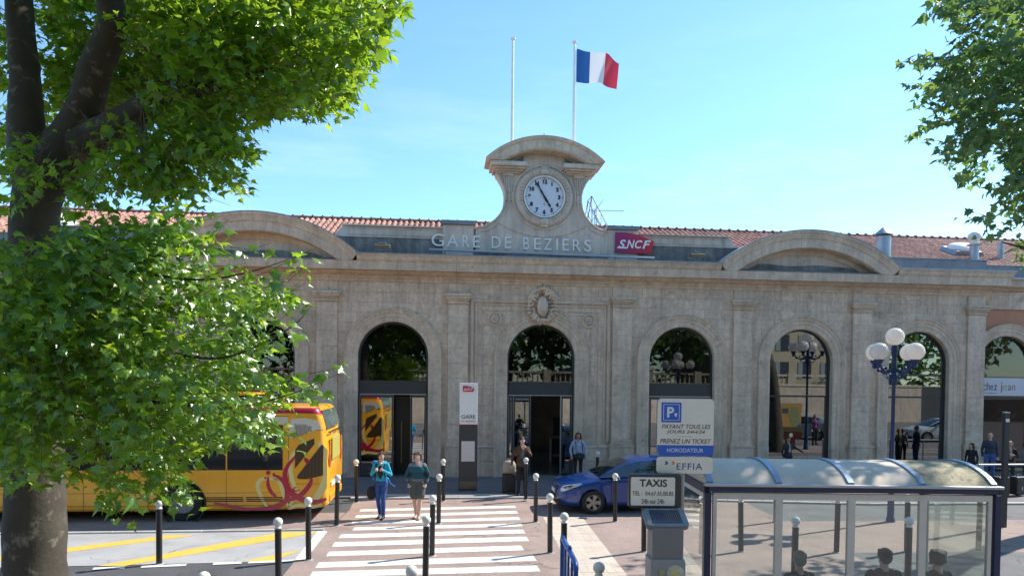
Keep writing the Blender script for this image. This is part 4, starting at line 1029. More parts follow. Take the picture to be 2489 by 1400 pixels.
MB().box(L_*.52, L_*.60, -.03, .03, 1.03, 1.07).build('clamp', S['bluepaint'], t, bevel=.008)
# parking sign pole
def rrect(w, h, r, n=6):
    pts = []
    for cx_, cz_, a0 in ((w/2-r, h/2-r, 0), (-w/2+r, h/2-r, 90), (-w/2+r, -h/2+r, 180), (w/2-r, -h/2+r, 270)):
        for i in range(n+1):
            a = rad(a0+90*i/n); pts.append((cx_+r*math.cos(a), cz_+r*math.sin(a)))
    return pts
pc = at(1657, 1200, 8.06); t = thing('parking_sign', 'beige parking ticket sign on a pole, PAYANT TOUS LES JOURS above an EFFIA plate', 'parking sign', (pc.x, pc.y, 0), 0)
MB().tube([(0, 0, 0), (0, 0, 3.36)], .031, 12).build('pole', mat('cream_pole', (.46, .41, .30), .5, var=.1, scale=5), t, smooth=True)
X0, X1 = at(1598, 1040, 8.0).x-pc.x, at(1734.5, 1040, 8.0).x-pc.x; ZA, ZB_ = at(1666, 969, 8.0).z, at(1666, 1107, 8.0).z; xc, zc = (X0+X1)/2, (ZA+ZB_)/2; w, h = X1-X0, ZA-ZB_
pl = MB().prism([(xc+x, zc+z) for x, z in rrect(w, h, .05)], -.066, -.045).build('plate', S['sign_grey'], t)
MB().prism([(xc+x, zc+z) for x, z in rrect(w+.012, h+.012, .055)], -.044, -.034).build('plate_back', S['zinc_dull'], t)
def sgn(parent, fx0, fx1, fz0, fz1, y0, y1, m, name, r=.0):          # rectangle given in fractions of the plate
    MB().prism([(xc-w/2+w*(fx0+fx1)/2+x, zc-h/2+h*(fz0+fz1)/2+z) for x, z in rrect(w*(fx1-fx0), h*(fz1-fz0), max(r, .002))], y0, y1).build(name, m, parent)
def stx(parent, tx, fx0, fx1, fz0, fz1, m, **k): fit_text('lettering', tx, m, parent, xc-w/2+w*fx0, xc-w/2+w*fx1, zc-h/2+h*fz0, zc-h/2+h*fz1, -.0675, extrude=.001, **k)
poly = [(xc+x, zc+z) for x, z in rrect(w, h, .05) if z < -h*.32]; zt = zc-h/2+h*.185
poly = [(xc-w/2, zt)]+sorted([p for p in poly if p[0] < xc], key=lambda p: -p[1])+sorted([p for p in poly if p[0] >= xc], key=lambda p: p[1])+[(xc+w/2, zt)]
MB().prism(poly, -.0675, -.0662).build('blue_band', S['blue_sign'], pl)
sgn(pl, .065, .42, .585, .935, -.0680, -.0662, S['blue_sign'], 'blue_square')
for a in ((.10, .385, .895, .902), (.10, .385, .618, .625), (.10, .108, .6251, .8949), (.377, .385, .6251, .8949)): sgn(pl, *a, -.0695, -.0682, S['white'], 'square_border')
fit_text('letter', 'P', S['white'], pl, xc-w/2+w*.165, xc-w/2+w*.29, zc-h/2+h*.67, zc-h/2+h*.855, -.069, extrude=.001, offset=.03)
MB().prism([(xc-w/2+w*a, zc-h/2+h*b) for a, b in ((.295, .745), (.345, .745), (.34, .70), (.325, .69), (.325, .68), (.315, .68), (.315, .69), (.30, .70))], -.0705, -.0685).build('meter_symbol', S['white'], pl)
stx(pl, 'PAYANT TOUS LES', .075, .94, .475, .55, S['ink'], shear=.25); stx(pl, 'JOURS 24H/24', .16, .845, .375, .45, S['ink'], shear=.25)
sgn(pl, .38, .62, .333, .338, -.0675, -.0662, S['ink'], 'rule'); stx(pl, 'PRENEZ UN TICKET', .05, .955, .215, .295, S['ink'], shear=.25)
stx(pl, 'HORODATEUR', .175, .82, .06, .13, S['white'])
zc2a, zc2b = at(1665, 1110, 8.0).z, at(1665, 1150, 8.0).z; xc, zc, h = xc-.002, (zc2a+zc2b)/2, zc2a-zc2b
pl2 = MB().prism([(xc+x, zc+z) for x, z in rrect(w, h, .04)], -.066, -.045).build('lower_plate', S['sign_grey'], t)
for q, ww in ((rrect(w-.012, h-.012, .034), 0),):
    pass
stx(pl2, 'EFFIA', .355, .81, .24, .62, S['blue_ink'], spacing=1.15)
for fx, m in ((.135, S['blue_ink']), (.255, S['orange_ink'])):
    MB().prism([(xc-w/2+w*(fx+a), zc-h/2+h*b) for a, b in ((0, .74), (.04, .74), (.072, .63), (.04, .52), (0, .52), (.03, .63))], -.0675, -.0662).build('arrow_mark', m, pl2)
mb = MB()
for z in (ZA-.12, ZB_+.12, zc): mb.box(-.05, .05, -.04, -.028, z-.02, z+.02)
mb.build('clamp', S['zinc_dull'], t)
# taxi sign
pc = at(1592, 1240, 7.86); t = thing('taxi_sign', 'pale rectangular TAXIS sign in a thick dark frame, with a phone number', 'sign', (pc.x, pc.y, 0), 0)
X0, X1 = at(1529, 1196, 7.8).x-pc.x, at(1657, 1196, 7.8).x-pc.x; ZA, ZB_ = at(1590, 1153, 7.8).z, at(1590, 1235, 7.8).z; xc, zc = (X0+X1)/2, (ZA+ZB_)/2; w, h = X1-X0, ZA-ZB_
MB().prism([(xc+x, zc+z) for x, z in rrect(w, h, .04)], -.05, .05).build('case', S['alu'], t, bevel=.01)
x1f = w*.855
MB().prism([(xc-w/2+w*.05+w*.42+x-.01, zc+z) for x, z in rrect(w*.84, h*.84, .02)], -.056, -.0505).build('face', S['sign_grey'], t)
fx = lambda a: xc-w/2+w*a
for tx, a, b, c, d_, o_ in (('TAXIS', .20, .72, .64, .86, .02), ('TÉL :  04.67.35.00.85', .065, .845, .38, .53, .0), ('24h sur 24h', .24, .67, .14, .28, .0)):
    fit_text('lettering', tx, S['ink'], t, fx(a), fx(b), zc-h/2+h*c, zc-h/2+h*d_, -.058, extrude=.001, offset=o_)
MB().tube([(.05, .06, 0), (.05, .06, ZB_+.3)], .03, 10).build('pole', S['alu'], t, smooth=True)
# pay-and-display machine
pc = at(1617, 1330, 7.5); t = thing('ticket_machine', 'grey parking ticket machine with a tilted solar panel under the TAXIS sign', 'ticket machine', (pc.x, pc.y, 0), .04)
xw = .187; gm = mat('machine_grey', (.19, .185, .18), .45, var=.06, scale=4); gl_ = mat('machine_light', (.28, .275, .27), .4, var=.06, scale=4)
ZT = at(1617, 1272, 7.5).z
MB().prism([(-xw, .15), (-xw-.005, ZT-.36), (xw, ZT-.36), (xw, .15)], -.14, .14).build('cabinet', gl_, t, bevel=.02)
MB().box(-xw+.012, xw-.02, -.13, .13, ZT-.362, ZT-.02).build('neck', gm, t, bevel=.012)
MB().box(-xw-.02, xw+.02, -.16, .16, 0, .15).build('plinth', S['alu'], t)
M4 = Matrix.Translation((0.0, .02, ZT+.045)) @ Matrix.Rotation(rad(28), 4, 'X')
m = MB(); m.prism([(x, y) for x, y in rrect(.475, .30, .05)], -.03, .035, 'xy'); m.xf(M4); m.build('solar_housing', S['zinc_dull'], t, bevel=.01)
m = MB(); m.box(-.165, .165, -.105, .115, .0355, .040); m.xf(M4); cell = m.build('solar_cells', mat('solar_cell', (.010, .014, .03), .18, coat=.5), t)
m = MB()
for i in range(1, 15): m.box(-.165+.022*i-.0012, -.165+.022*i+.0012, -.105, .115, .0402, .0412)
m.xf(M4); m.build('cell_lines', S['zinc_dull'], cell)
def disc(name, x, z, r, y, m, parent=t, n=28, d=.012): return MB().lathe([(.001, y-d), (r*.92, y-d), (r, y-d*.5), (r, y)], (x, 0, z), n, 'y').build(name, m, parent, smooth=True)
disc('display', .08, ZT-.52, .098, -.14, mat('display_face', (.47, .46, .36), .35, var=.2, scale=25, coords='obj'))
MB().box(.03, .115, -.1545, -.1525, ZT-.55, ZT-.47).build('display_label', mat('yellow_label', (.60, .52, .18), .5, var=.2, scale=60, coords='obj'), t)
disc('display_window', -.075, ZT-.50, .036, -.14, mat('yellow_window', (.33, .33, .16), .4))
MB().box(.03, .14, -.155, -.145, ZT-.635, ZT-.60).build('slot', S['blackmat'], t)
disc('keypad', -.10, ZT-.74, .098, -.14, S['blackmat']); disc('lock', .068, ZT-.76, .024, -.14, S['ink']); disc('lock_ring', .074, ZT-.757, .012, -.1525, S['white']); disc('green_button', .066, ZT-.87, .022, -.14, mat('green_button', (.03, .25, .15), .4))
MB().box(xw-.004, xw+.004, -.13, .13, .2, ZT-.40).build('side_trim', gm, t)
# ================================================================== bus shelter (we look at its back)
ZE = 2.34
A = at(1722, 1180, 8.2); Bx = at(2421, 1180, 8.2).x; x0, x1 = A.x, Bx; y0, y1 = 8.2, 9.65
t = thing('bus_shelter', 'glazed bus shelter with a milky barrel roof, blue ribs and navy posts, seen from behind', 'bus shelter', (x0, y0, 0), 0)
W, D_ = x1-x0, y1-y0
plat = MB().box(-.6, W+1.2, -1.0, D_+.5, -.02, .14); tag(plat.build('shelter_platform', S['kerb']), kind='structure').location = (x0, y0, 0)
roofm = mat('milky_roof', (.82, .69, .55), .6, var=.10, scale=2, coords='pos', spec=.25, stain=((.42, .38, .32), 6, .62, .5))
roofd = mat('lichen_roof', (.52, .45, .29), .7, var=.28, scale=9, spec=.2, stain=((.15, .14, .09), 16, .5, .7))
for m in (roofm, roofd):
    nt = m.node_tree; pr = nt.nodes['Principled BSDF']; tl = nt.nodes.new('ShaderNodeBsdfTranslucent'); tl.inputs['Color'].default_value = (.5, .52, .5, 1)
    ms = nt.nodes.new('ShaderNodeMixShader'); ms.inputs[0].default_value = .3; nt.links.new(pr.outputs[0], ms.inputs[1]); nt.links.new(tl.outputs[0], ms.inputs[2]); nt.links.new(ms.outputs[0], nt.nodes['Material Output'].inputs['Surface'])
nA = 14; RZH = .21
def vault(u): return (D_*u, ZE+.03+RZH*(1-(2*u-1)**2)**.8)
bx = [0.0, W*.245, W*.497, W*.745, W*1.0]
for i in range(4):
    rings = [[(x, *vault(k/nA)) for k in range(nA+1)]+[(x, vault(k/nA)[0], vault(k/nA)[1]-.012) for k in reversed(range(nA+1))] for x in (bx[i]+.02, bx[i+1]-.02)]
    o = MB().loft(rings).build('roof_panel', roofd if i == 3 else roofm, t, smooth=True)
    if i == 3: o['label'] = 'roof panel green with lichen'
for x in bx:
    xx = min(max(x, .02), W-.02)
    rings = [[(xx-.035, vault(k/nA)[0], vault(k/nA)[1]+.022), (xx+.035, vault(k/nA)[0], vault(k/nA)[1]+.022), (xx+.035, vault(k/nA)[0], vault(k/nA)[1]-.02), (xx-.035, vault(k/nA)[0], vault(k/nA)[1]-.02)] for k in range(nA+1)]
    MB().loft(rings).build('roof_rib', mat('rib_blue', (.22, .31, .42), .4, metal=.2) if x == 0 else bpy.data.materials['rib_blue'], t)
for y in (-.02, D_+.02):
    MB().box(-.05, W+.05, y-.06, y+.06, ZE-.005, ZE+.03).build('gutter', S['alu_light'], t, bevel=.008)
    MB().box(0, W, y-.035, y+.035, ZE-.066, ZE-.006).build('eaves_beam', S['navy'], t)
for x in (-.01, W+.01):
    MB().box(x-.035, x+.035, .02, D_-.02, ZE-.10, ZE-.004).build('end_beam', S['navy'], t)
    rings = [[(x-.008, vault(k/nA)[0], max(ZE, vault(k/nA)[1]-.03)) for k in range(nA+1)], [(x+.008, vault(k/nA)[0], max(ZE, vault(k/nA)[1]-.03)) for k in range(nA+1)]]
    MB().strip([(vault(k/nA)[0], ZE) for k in range(nA+1)], [(vault(k/nA)[0], max(ZE+.001, vault(k/nA)[1]-.022)) for k in range(nA+1)], x-.006, x+.006, 'yz').build('gable_panel', roofm, t)
    for y in (0.0, D_): MB().box(x-.04, x+.04, y-.045, y+.045, .14, ZE-.08).build('post', S['navy'], t, bevel=.008)
frm = mat('shelter_frame', (.64, .60, .53), .45, var=.06, scale=5, metal=.15)
pb = [.055, W*.245, W*.497, W*.745, W-.055]
for i in range(4):
    f_ = MB(); a, b = pb[i], pb[i+1]; hw = .044
    f_.box(a-(hw-.001 if i else 0), a+hw, -.025, .025, .3, ZE-.085)
    if i == 3: f_.box(b-hw, b, -.025, .025, .3, ZE-.085)
    f_.box(a+hw+.0005, b-hw-.0005, -.025, .025, ZE-.16, ZE-.085); f_.box(a+hw+.0005, b-hw-.0005, -.025, .025, .3, .36)
    fo = f_.build('pane_frame', frm, t); MB().box(a+hw, b-hw, -.004, .004, .36, ZE-.16).build('pane', S['glass_shelter'], fo)
for x in (0.0, W):
    f_ = MB()
    for q in (.09, D_-.09): f_.box(x-.02, x+.02, q-.03, q+.03, .3, ZE-.11)
    f_.box(x-.02, x+.02, .121, D_-.121, ZE-.17, ZE-.11); f_.box(x-.02, x+.02, .121, D_-.121, .3, .36)
    fo = f_.build('end_frame', frm, t); MB().box(x-.004, x+.004, .12, D_-.12, .36, ZE-.17).build('pane', S['glass_shelter'], fo)
MB().box(.1, W-.1, .24, .62, .58, .62).build('bench_seat', S['navy'], t, bevel=.01)
for x in (.4, W/2, W-.4): MB().box(x-.03, x+.03, .36, .48, .14, .579).build('bench_leg', S['navy'], t)
# slim glass screen with a blue post inside the right bay
MB().box(W*.832, W*.848, .55, .565, .14, ZE-.12).build('screen_post', S['navy'], t); MB().box(W*.8485, W*.86, .55, .57, .14, ZE-.12).build('screen_trim', S['alu_light'], t)
# map panel and red stand: out of frame to the right, mirrored in the window
p = Vector((16.8, 16.6, 0)); t = thing('map_panel', 'orange town map on a dark red T-shaped stand, mirrored in the window', 'map panel', (p.x, p.y, 0), math.pi+.10)
dr = mat('oxblood_paint', (.10, .018, .02), .45)
MB().box(-.25, .25, -.08, .08, .02, .55).build('stem', dr, t, bevel=.01); MB().box(-.62, .62, -.09, .09, .551, .98).build('base_panel', dr, t, bevel=.01)
MB().prism([(-.54, .981), (.54, .981), (.60, 2.48), (-.60, 2.48)], -.06, .06).build('board', mat('map_orange', (.62, .36, .13), .5, var=.05, scale=5, coords='obj'), t)
MB().prism([(-.5, 1.35), (-.15, 1.25), (.05, 1.5), (.12, 1.9), (-.05, 2.3), (-.4, 2.25), (-.45, 1.8)], -.066, -.0605).build('map_area', mat('map_green', (.32, .36, .16), .6, var=.2, scale=9, coords='obj'), t)
MB().box(-.54, .54, -.064, -.0605, .99, 1.22).build('photo_strip', mat('photo_strip', (.10, .12, .05), .5, var=.5, scale=14, coords='obj'), t)
MB().box(.16, .50, -.066, -.0605, 1.95, 2.2).build('photo', mat('sea_photo', (.05, .13, .15), .5, var=.4, scale=10, coords='obj'), t)
MB().prism([(-.53, 1.23), (-.3, 1.23), (-.54, 1.42)], -.0665, -.0605).build('map_sea', S['blue_sign'], t)
MB().lathe([(.09, -.098), (.11, -.098), (.11, -.0905), (.09, -.0905)], (0, 0, .78), 24, 'y').build('emblem', S['white'], t)
# ================================================================== yellow bus (local: x backwards->0 at the rear, negative to the front; y negative towards us)
paint = mat('bus_yellow', (.82, .38, .018), .28, var=.10, scale=1.1, coords='obj', coat=.4, stain=((.42, .22, .06), 2.4, .60, .35))
bred = mat('bus_crimson', (.42, .012, .05), .3, coat=.4)
bcream = mat('bus_cream', (.72, .62, .26), .35, coat=.3)
bgrey = mat('bus_grey', (.62, .57, .50), .4)
bglass = mat('bus_glass', (.016, .017, .018), .06, spec=.6)
tyre = mat('tyre_rubber', (.02, .02, .021), .85, var=.2, scale=8, coords='obj')
grl = mat('grille_brown', (.05, .03, .018), .6)
bus = thing('city_bus', 'yellow city bus with crimson and cream swirls on its rear quarter, parked on the left', 'bus', fw(-6.35, -5.95, 0), TH)
HWB, ZB0, ZB1, LB = 1.25, .27, 2.86, 12.0
def bus_ring(x, ins, zt=0, zlow=0):
    w = HWB-ins; pts = []
    r = .17
    for cx_, cz_, a0 in ((w-r, ZB1-zt-r, 0), (-w+r, ZB1-zt-r, 90)):
        for i in range(6):
            a = rad(a0+18*i); pts.append((x, cx_+r*math.cos(a), cz_+r*math.sin(a)))
    z0 = ZB0+zlow
    pts += [(x, -w-.0, 2.35), (x, -w, 1.3), (x, -w+.0, .7), (x, -w+.03, z0+.05), (x, -w+.08, z0), (x, w-.08, z0), (x, w-.03, z0+.05), (x, w, .7), (x, w, 1.3), (x, w, 2.35)]
    return pts
def rearx(z): return -.02-.24*max(0, (z-1.9)/1.0)**1.6-(.10 if z > 3 else 0)
rings = []
for i, (dx, ins, zl) in enumerate(((0, .20, .12), (-.025, .12, .10), (-.07, .055, .08), (-.14, .018, .06), (-.25, 0, .05), (-.9, 0, .02), (-1.6, 0, 0), (-3.0, 0, 0), (-5, 0, 0), (-8, 0, 0), (-11.6, 0, 0), (-11.85, .05, .03), (-12, .2, .08))):
    R_ = bus_ring(dx, ins, .10*(1 if i < 1 else .6 if i < 2 else .25 if i < 3 else .08 if i < 4 else 0), zl)
    if i < 6:
        k = max(0, 1-(-dx)/.9)
        R_ = [(x+rearx(z)*k, y, z) for x, y, z in R_]
    rings.append(R_)
bm_ = MB().loft(rings); me = bm_.mesh('body', [paint, bred], False)
WX = (-3.50, -9.6)
cuts = []
for wx in WX:
    cuts.append(MB().lathe([(.53, -1.6), (.53, -.85)], (wx, 0, .47), 36, 'y').mesh('c', paint)); cuts.append(MB().lathe([(.53, .85), (.53, 1.6)], (wx, 0, .47), 36, 'y').mesh('c', paint))
me = boolean_cut(me, cuts); me.name = 'body'
me.materials.clear(); me.materials.append(paint); me.materials.append(bred)
for pl in me.polygons:
    c = pl.center
    if 2.66 < c.z < 2.83 and abs(c.y) > 1.0 and c.x < -.10: pl.material_index = 1
    pl.use_smooth = True
me.set_sharp_from_angle(angle=rad(32)); body = link('body', me, bus)
yN = -HWB
def side(name, poly, m, d=.006, parent=body, hole=None): return MB().prism(poly, yN-d, yN+.004).build(name, m, parent)
MB().box(-11.9, -.9, -1.1, 1.1, .30, .55).build('underframe', S['blackmat'], bus)
# wheels
for wx in WX:
    for sg in (-1, 1):
        w_ = MB().lathe([(.27, -.14), (.44, -.14), (.475, -.10), (.475, .10), (.44, .14), (.27, .14)], (wx, sg*1.06, .475), 30, 'y', cap=False).build('wheel', tyre, bus, smooth=True)
        MB().lathe([(.001, -.05), (.10, -.09), (.12, -.03), (.20, -.02), (.275, -.12)], (wx, sg*1.06, .475), 24, 'y').build('rim', S['zinc_dull'], w_, smooth=True)
    MB().lathe([(.001, .60), (.525, .60), (.525, .61)], (wx, 0, .47), 24, 'y').build('wheel_arch', S['blackmat'], body)
    MB().lathe([(.53, -1.262), (.565, -1.262), (.565, -1.24), (.53, -1.24)], (wx, 0, .47), 36, 'y', cap=False).build('arch_trim', S['blackmat'], body)
# side windows with a grey band above
xs = [-.98-.10, -2.45, -3.95, -5.45, -6.95, -8.45, -9.95, -11.6]
for a, b in zip(xs[:-1], xs[1:]):
    f_ = side('window', [(b+.02, 1.28), (a-.02, 1.28), (a-.02, 2.40), (b+.02, 2.40)], bglass, .007)
    MB().box(b+.03, a-.03, yN-.012, yN-.0072, 2.05, 2.075).build('vent_bar', S['blackmat'], f_)
side('window_band', [(-11.7, 2.405), (-.98, 2.425), (-.98, 2.60), (-11.7, 2.60)], bgrey)
# rear quarter: pale slotted panel, two dark louvres
side('slotted_panel', [(-.93, 2.08), (-.93, 2.44), (-.88, 2.56), (-.55, 2.575), (-.30, 2.53), (-.20, 2.42), (-.16, 2.30), (-.32, 2.27), (-.60, 2.18)], bgrey)
sl2 = MB()
for i in range(13):
    for j in range(5):
        x = -.80+.032*i; z = 2.13+.068*j+(.034 if i % 2 else 0)
        if z < 2.43-.02*max(0, i-8) and z > 2.10+.012*i: sl2.box(x-.010, x+.010, yN-.0075, yN-.0062, z-.028, z+.024)
tag(sl2.build('slot', S['ink'], body), kind='stuff')
for nm, poly in (('louvre', [(-.80, 1.32), (-.80, 1.78), (-.72, 1.90), (-.34, 2.07), (-.33, 1.93)]), ('louvre', [(-.755, 1.085), (-.70, 1.055), (-.52, 1.05), (-.12, 1.145), (-.115, 1.90), (-.16, 1.905), (-.72, 1.17)])):
    lv = side(nm, poly, grl, .008)
    m = MB(); xs_ = [p[0] for p in poly]
    def zr(x):
        zz = []
        for (xa, za), (xb, zb) in zip(poly, poly[1:]+poly[:1]):
            if (xa-x)*(xb-x) <= 0 and xa != xb: zz.append(za+(zb-za)*(x-xa)/(xb-xa))
        return (min(zz), max(zz)) if len(zz) > 1 else (0, 0)
    x = min(xs_)+.03
    while x < max(xs_)-.01:
        a, b = zr(x)
        if b-a > .05: m.box(x-.006, x+.006, yN-.016, yN-.0085, a+.015, b-.015)
        x += .034
    tag(m.build('louvre_slat', mat('slat_brown', (.13, .075, .035), .5) if 'slat_brown' not in bpy.data.materials else bpy.data.materials['slat_brown'], lv), kind='stuff')
# panel joints
jt = MB()
for q in ((-.965, -.955, .27, 2.42), (-11.9, -.96, .715, .722), (-.955, -.03, .93, .938), (-2.46, -2.452, .27, 1.28), (-4.30, -4.292, .27, 1.28), (-5.8, -5.792, .27, 1.28), (-7.3, -7.292, .27, 1.28), (-11.9, -.96, 2.618, 2.626), (-11.9, -.96, .40, .406)): jt.box(q[0], q[1], yN-.0025, yN+.001, q[2], q[3])
jt.prism([(-.30, 2.262), (-.02, 2.285), (-.02, 2.293), (-.30, 2.270)], yN-.0075, yN+.001)
jt.build('panel_joint', S['ink'], body)
vg = MB()
for a, b in ((-2.95, -2.05), (-1.98, -1.10)):
    for z in (.50, .545, .59): vg.box(a, b, yN-.005, yN+.001, z, z+.022)
vg.build('vent_slot', grl, body)
# painted swirls
def swirl(pts, wid, m, name='swirl', d=.004, k=10):
    P = [Vector((x+6.35, z, 0)) for x, z in pts]; out = []
    Q = [P[0]]+P+[P[-1]]
    for i in range(1, len(Q)-2):
        for t in range(k):
            u = t/k; a, b, c, e = Q[i-1], Q[i], Q[i+1], Q[i+2]
            out.append(.5*((2*b)+(-a+c)*u+(2*a-5*b+4*c-e)*u*u+(-a+3*b-3*c+e)*u**3))
    out.append(P[-1]); n = len(out); lo, hi = [], []
    for i, p in enumerate(out):
        tg = (out[min(i+1, n-1)]-out[max(i-1, 0)]); tg.normalize(); nn = Vector((-tg.y, tg.x, 0))
        w = wid*(.25+.75*math.sin(math.pi*(i+.5)/n)**.7); lo.append(p-nn*w); hi.append(p+nn*w)
    cl = lambda p: (min(-.02, p.x), max(.275, p.y))
    MB().strip([cl(p) for p in lo], [cl(p) for p in hi], yN-d, yN+.001).build(name, m, body)
swirl([(-7.52, 1.02), (-7.70, 1.06), (-7.90, 1.07), (-8.03, .98), (-8.05, .85), (-7.97, .62), (-7.86, .42), (-7.72, .30)], .05, bcream, d=.0035)
swirl([(-7.68, 1.10), (-7.52, .95), (-7.45, .75), (-7.38, .52), (-7.3, .32)], .05, bcream, d=.0035)
swirl([(-6.60, 1.96), (-6.45, 1.78), (-6.37, 1.45), (-6.40, 1.05), (-6.52, .75), (-6.70, .52), (-6.85, .42)], .095, bcream, d=.0035)
swirl([(-7.13, 1.80), (-7.25, 1.55), (-7.26, 1.25), (-7.18, .92), (-7.05, .70)], .055, bcream, d=.0035)
swirl([(-7.20, .50), (-7.30, .34), (-7.05, .40), (-6.7, .36), (-6.5, .42)], .05, bcream, d=.0035)
swirl([(-9.1, .46), (-8.7, .38), (-8.3, .29), (-7.97, .30), (-7.63, .36), (-7.39, .50), (-7.34, .70), (-7.40, .95), (-7.54, 1.10), (-7.68, 1.15)], .065, bred)
swirl([(-7.13, 1.64), (-7.32, 1.40), (-7.395, 1.18), (-7.345, .90), (-7.25, .73), (-7.05, .58), (-6.76, .49), (-6.52, .50), (-6.38, .56)], .07, bred, d=.0048)
swirl([(-6.75, 1.08), (-6.79, .92), (-6.96, .70), (-7.17, .58), (-7.40, .52)], .062, bred, d=.0055)
swirl([(-7.80, 1.12), (-7.80, .90), (-7.71, .71), (-7.60, .63)], .045, bred)
swirl([(-7.10, .86), (-7.16, .84), (-7.2, .79), (-7.1, .76), (-7.03, .80)], .018, bred, d=.006)
swirl([(-6.92, 1.58), (-6.86, 1.50), (-6.83, 1.44)], .05, bred, d=.009)
for x, z, r in ((-7.80, 1.215, .055), (-7.664, 1.175, .035), (-7.865, 1.085, .03)): MB().lathe([(.001, -.004), (r, -.004), (r, .001)], (x+6.35, yN, z), 18, 'y').build('dot', bred, body)
for o in list(body.children):
    if o.name.split('.')[0] in ('swirl', 'dot', 'louvre', 'slotted_panel', 'slot', 'panel_joint', 'window', 'window_band', 'vent_slot'): copy_tree(o, body).scale = (1, -1, 1)
# rear end: window, air slots, lamps, plate
def rx(z): return rearx(z)+.012
m = MB(); zz = [2.30, 2.42, 2.54, 2.66, 2.76]
m.loft([[(rx(z)-.02, y, z) for z in zz] for y in (-1.06, -.9, .9, 1.06)], closed=False, cap=False)
m = MB().add([], [])
for a, b in zip(zz[:-1], zz[1:]): m.prism([(rx(a)+.03-.03, a), (rx(b)+.0, b), (rx(b)-.05, b), (rx(a)-.05, a)], -1.05, 1.05, 'xz')
m.build('rear_window', mat('rear_glass', (.10, .13, .12), .08, spec=.6), body)
m = MB()
for i in range(8): m.box(-.035, .003, -1.0+.27*i, -.80+.27*i, 2.19, 2.215)
m.build('rear_slot', S['ink'], body)
for sg in (-1, 1):
    MB().box(-.02, .012, min(sg*1.0, sg*.84), max(sg*1.0, sg*.84), 1.32, 1.98).build('rear_lamp_cluster', mat('lamp_amber', (.55, .18, .02), .3) if 'lamp_amber' not in bpy.data.materials else bpy.data.materials['lamp_amber'], body, bevel=.01)
    MB().box(-.01, .016, min(sg*.95, sg*.88), max(sg*.95, sg*.88), 1.4, 1.62).build('tail_lamp', S['red_logo'], body)
MB().box(-.02, .012, -.6, .6, 1.45, 2.05).build('green_emblem', mat('emblem_green', (.40, .36, .08), .5), body, bevel=.02)
MB().box(-.01, .018, -.75, -.25, .80, .91).build('number_plate', S['white'], body)
MB().box(-.05, .02, -.95, .95, .42, .62).build('bumper', paint, body, bevel=.03)
MB().box(-5.2, -2.0, -.95, .95, 2.86, 3.12).build('roof_unit', S['blackmat'], body, bevel=.05)
MB().box(-5.25, -1.95, -1.0, 1.0, 3.121, 3.17).build('roof_unit_lid', paint, body, bevel=.015)
MB().box(-11, -1.6, -1.08, -1.0, 2.84, 2.905).build('roof_rail', bred, body, bevel=.015)
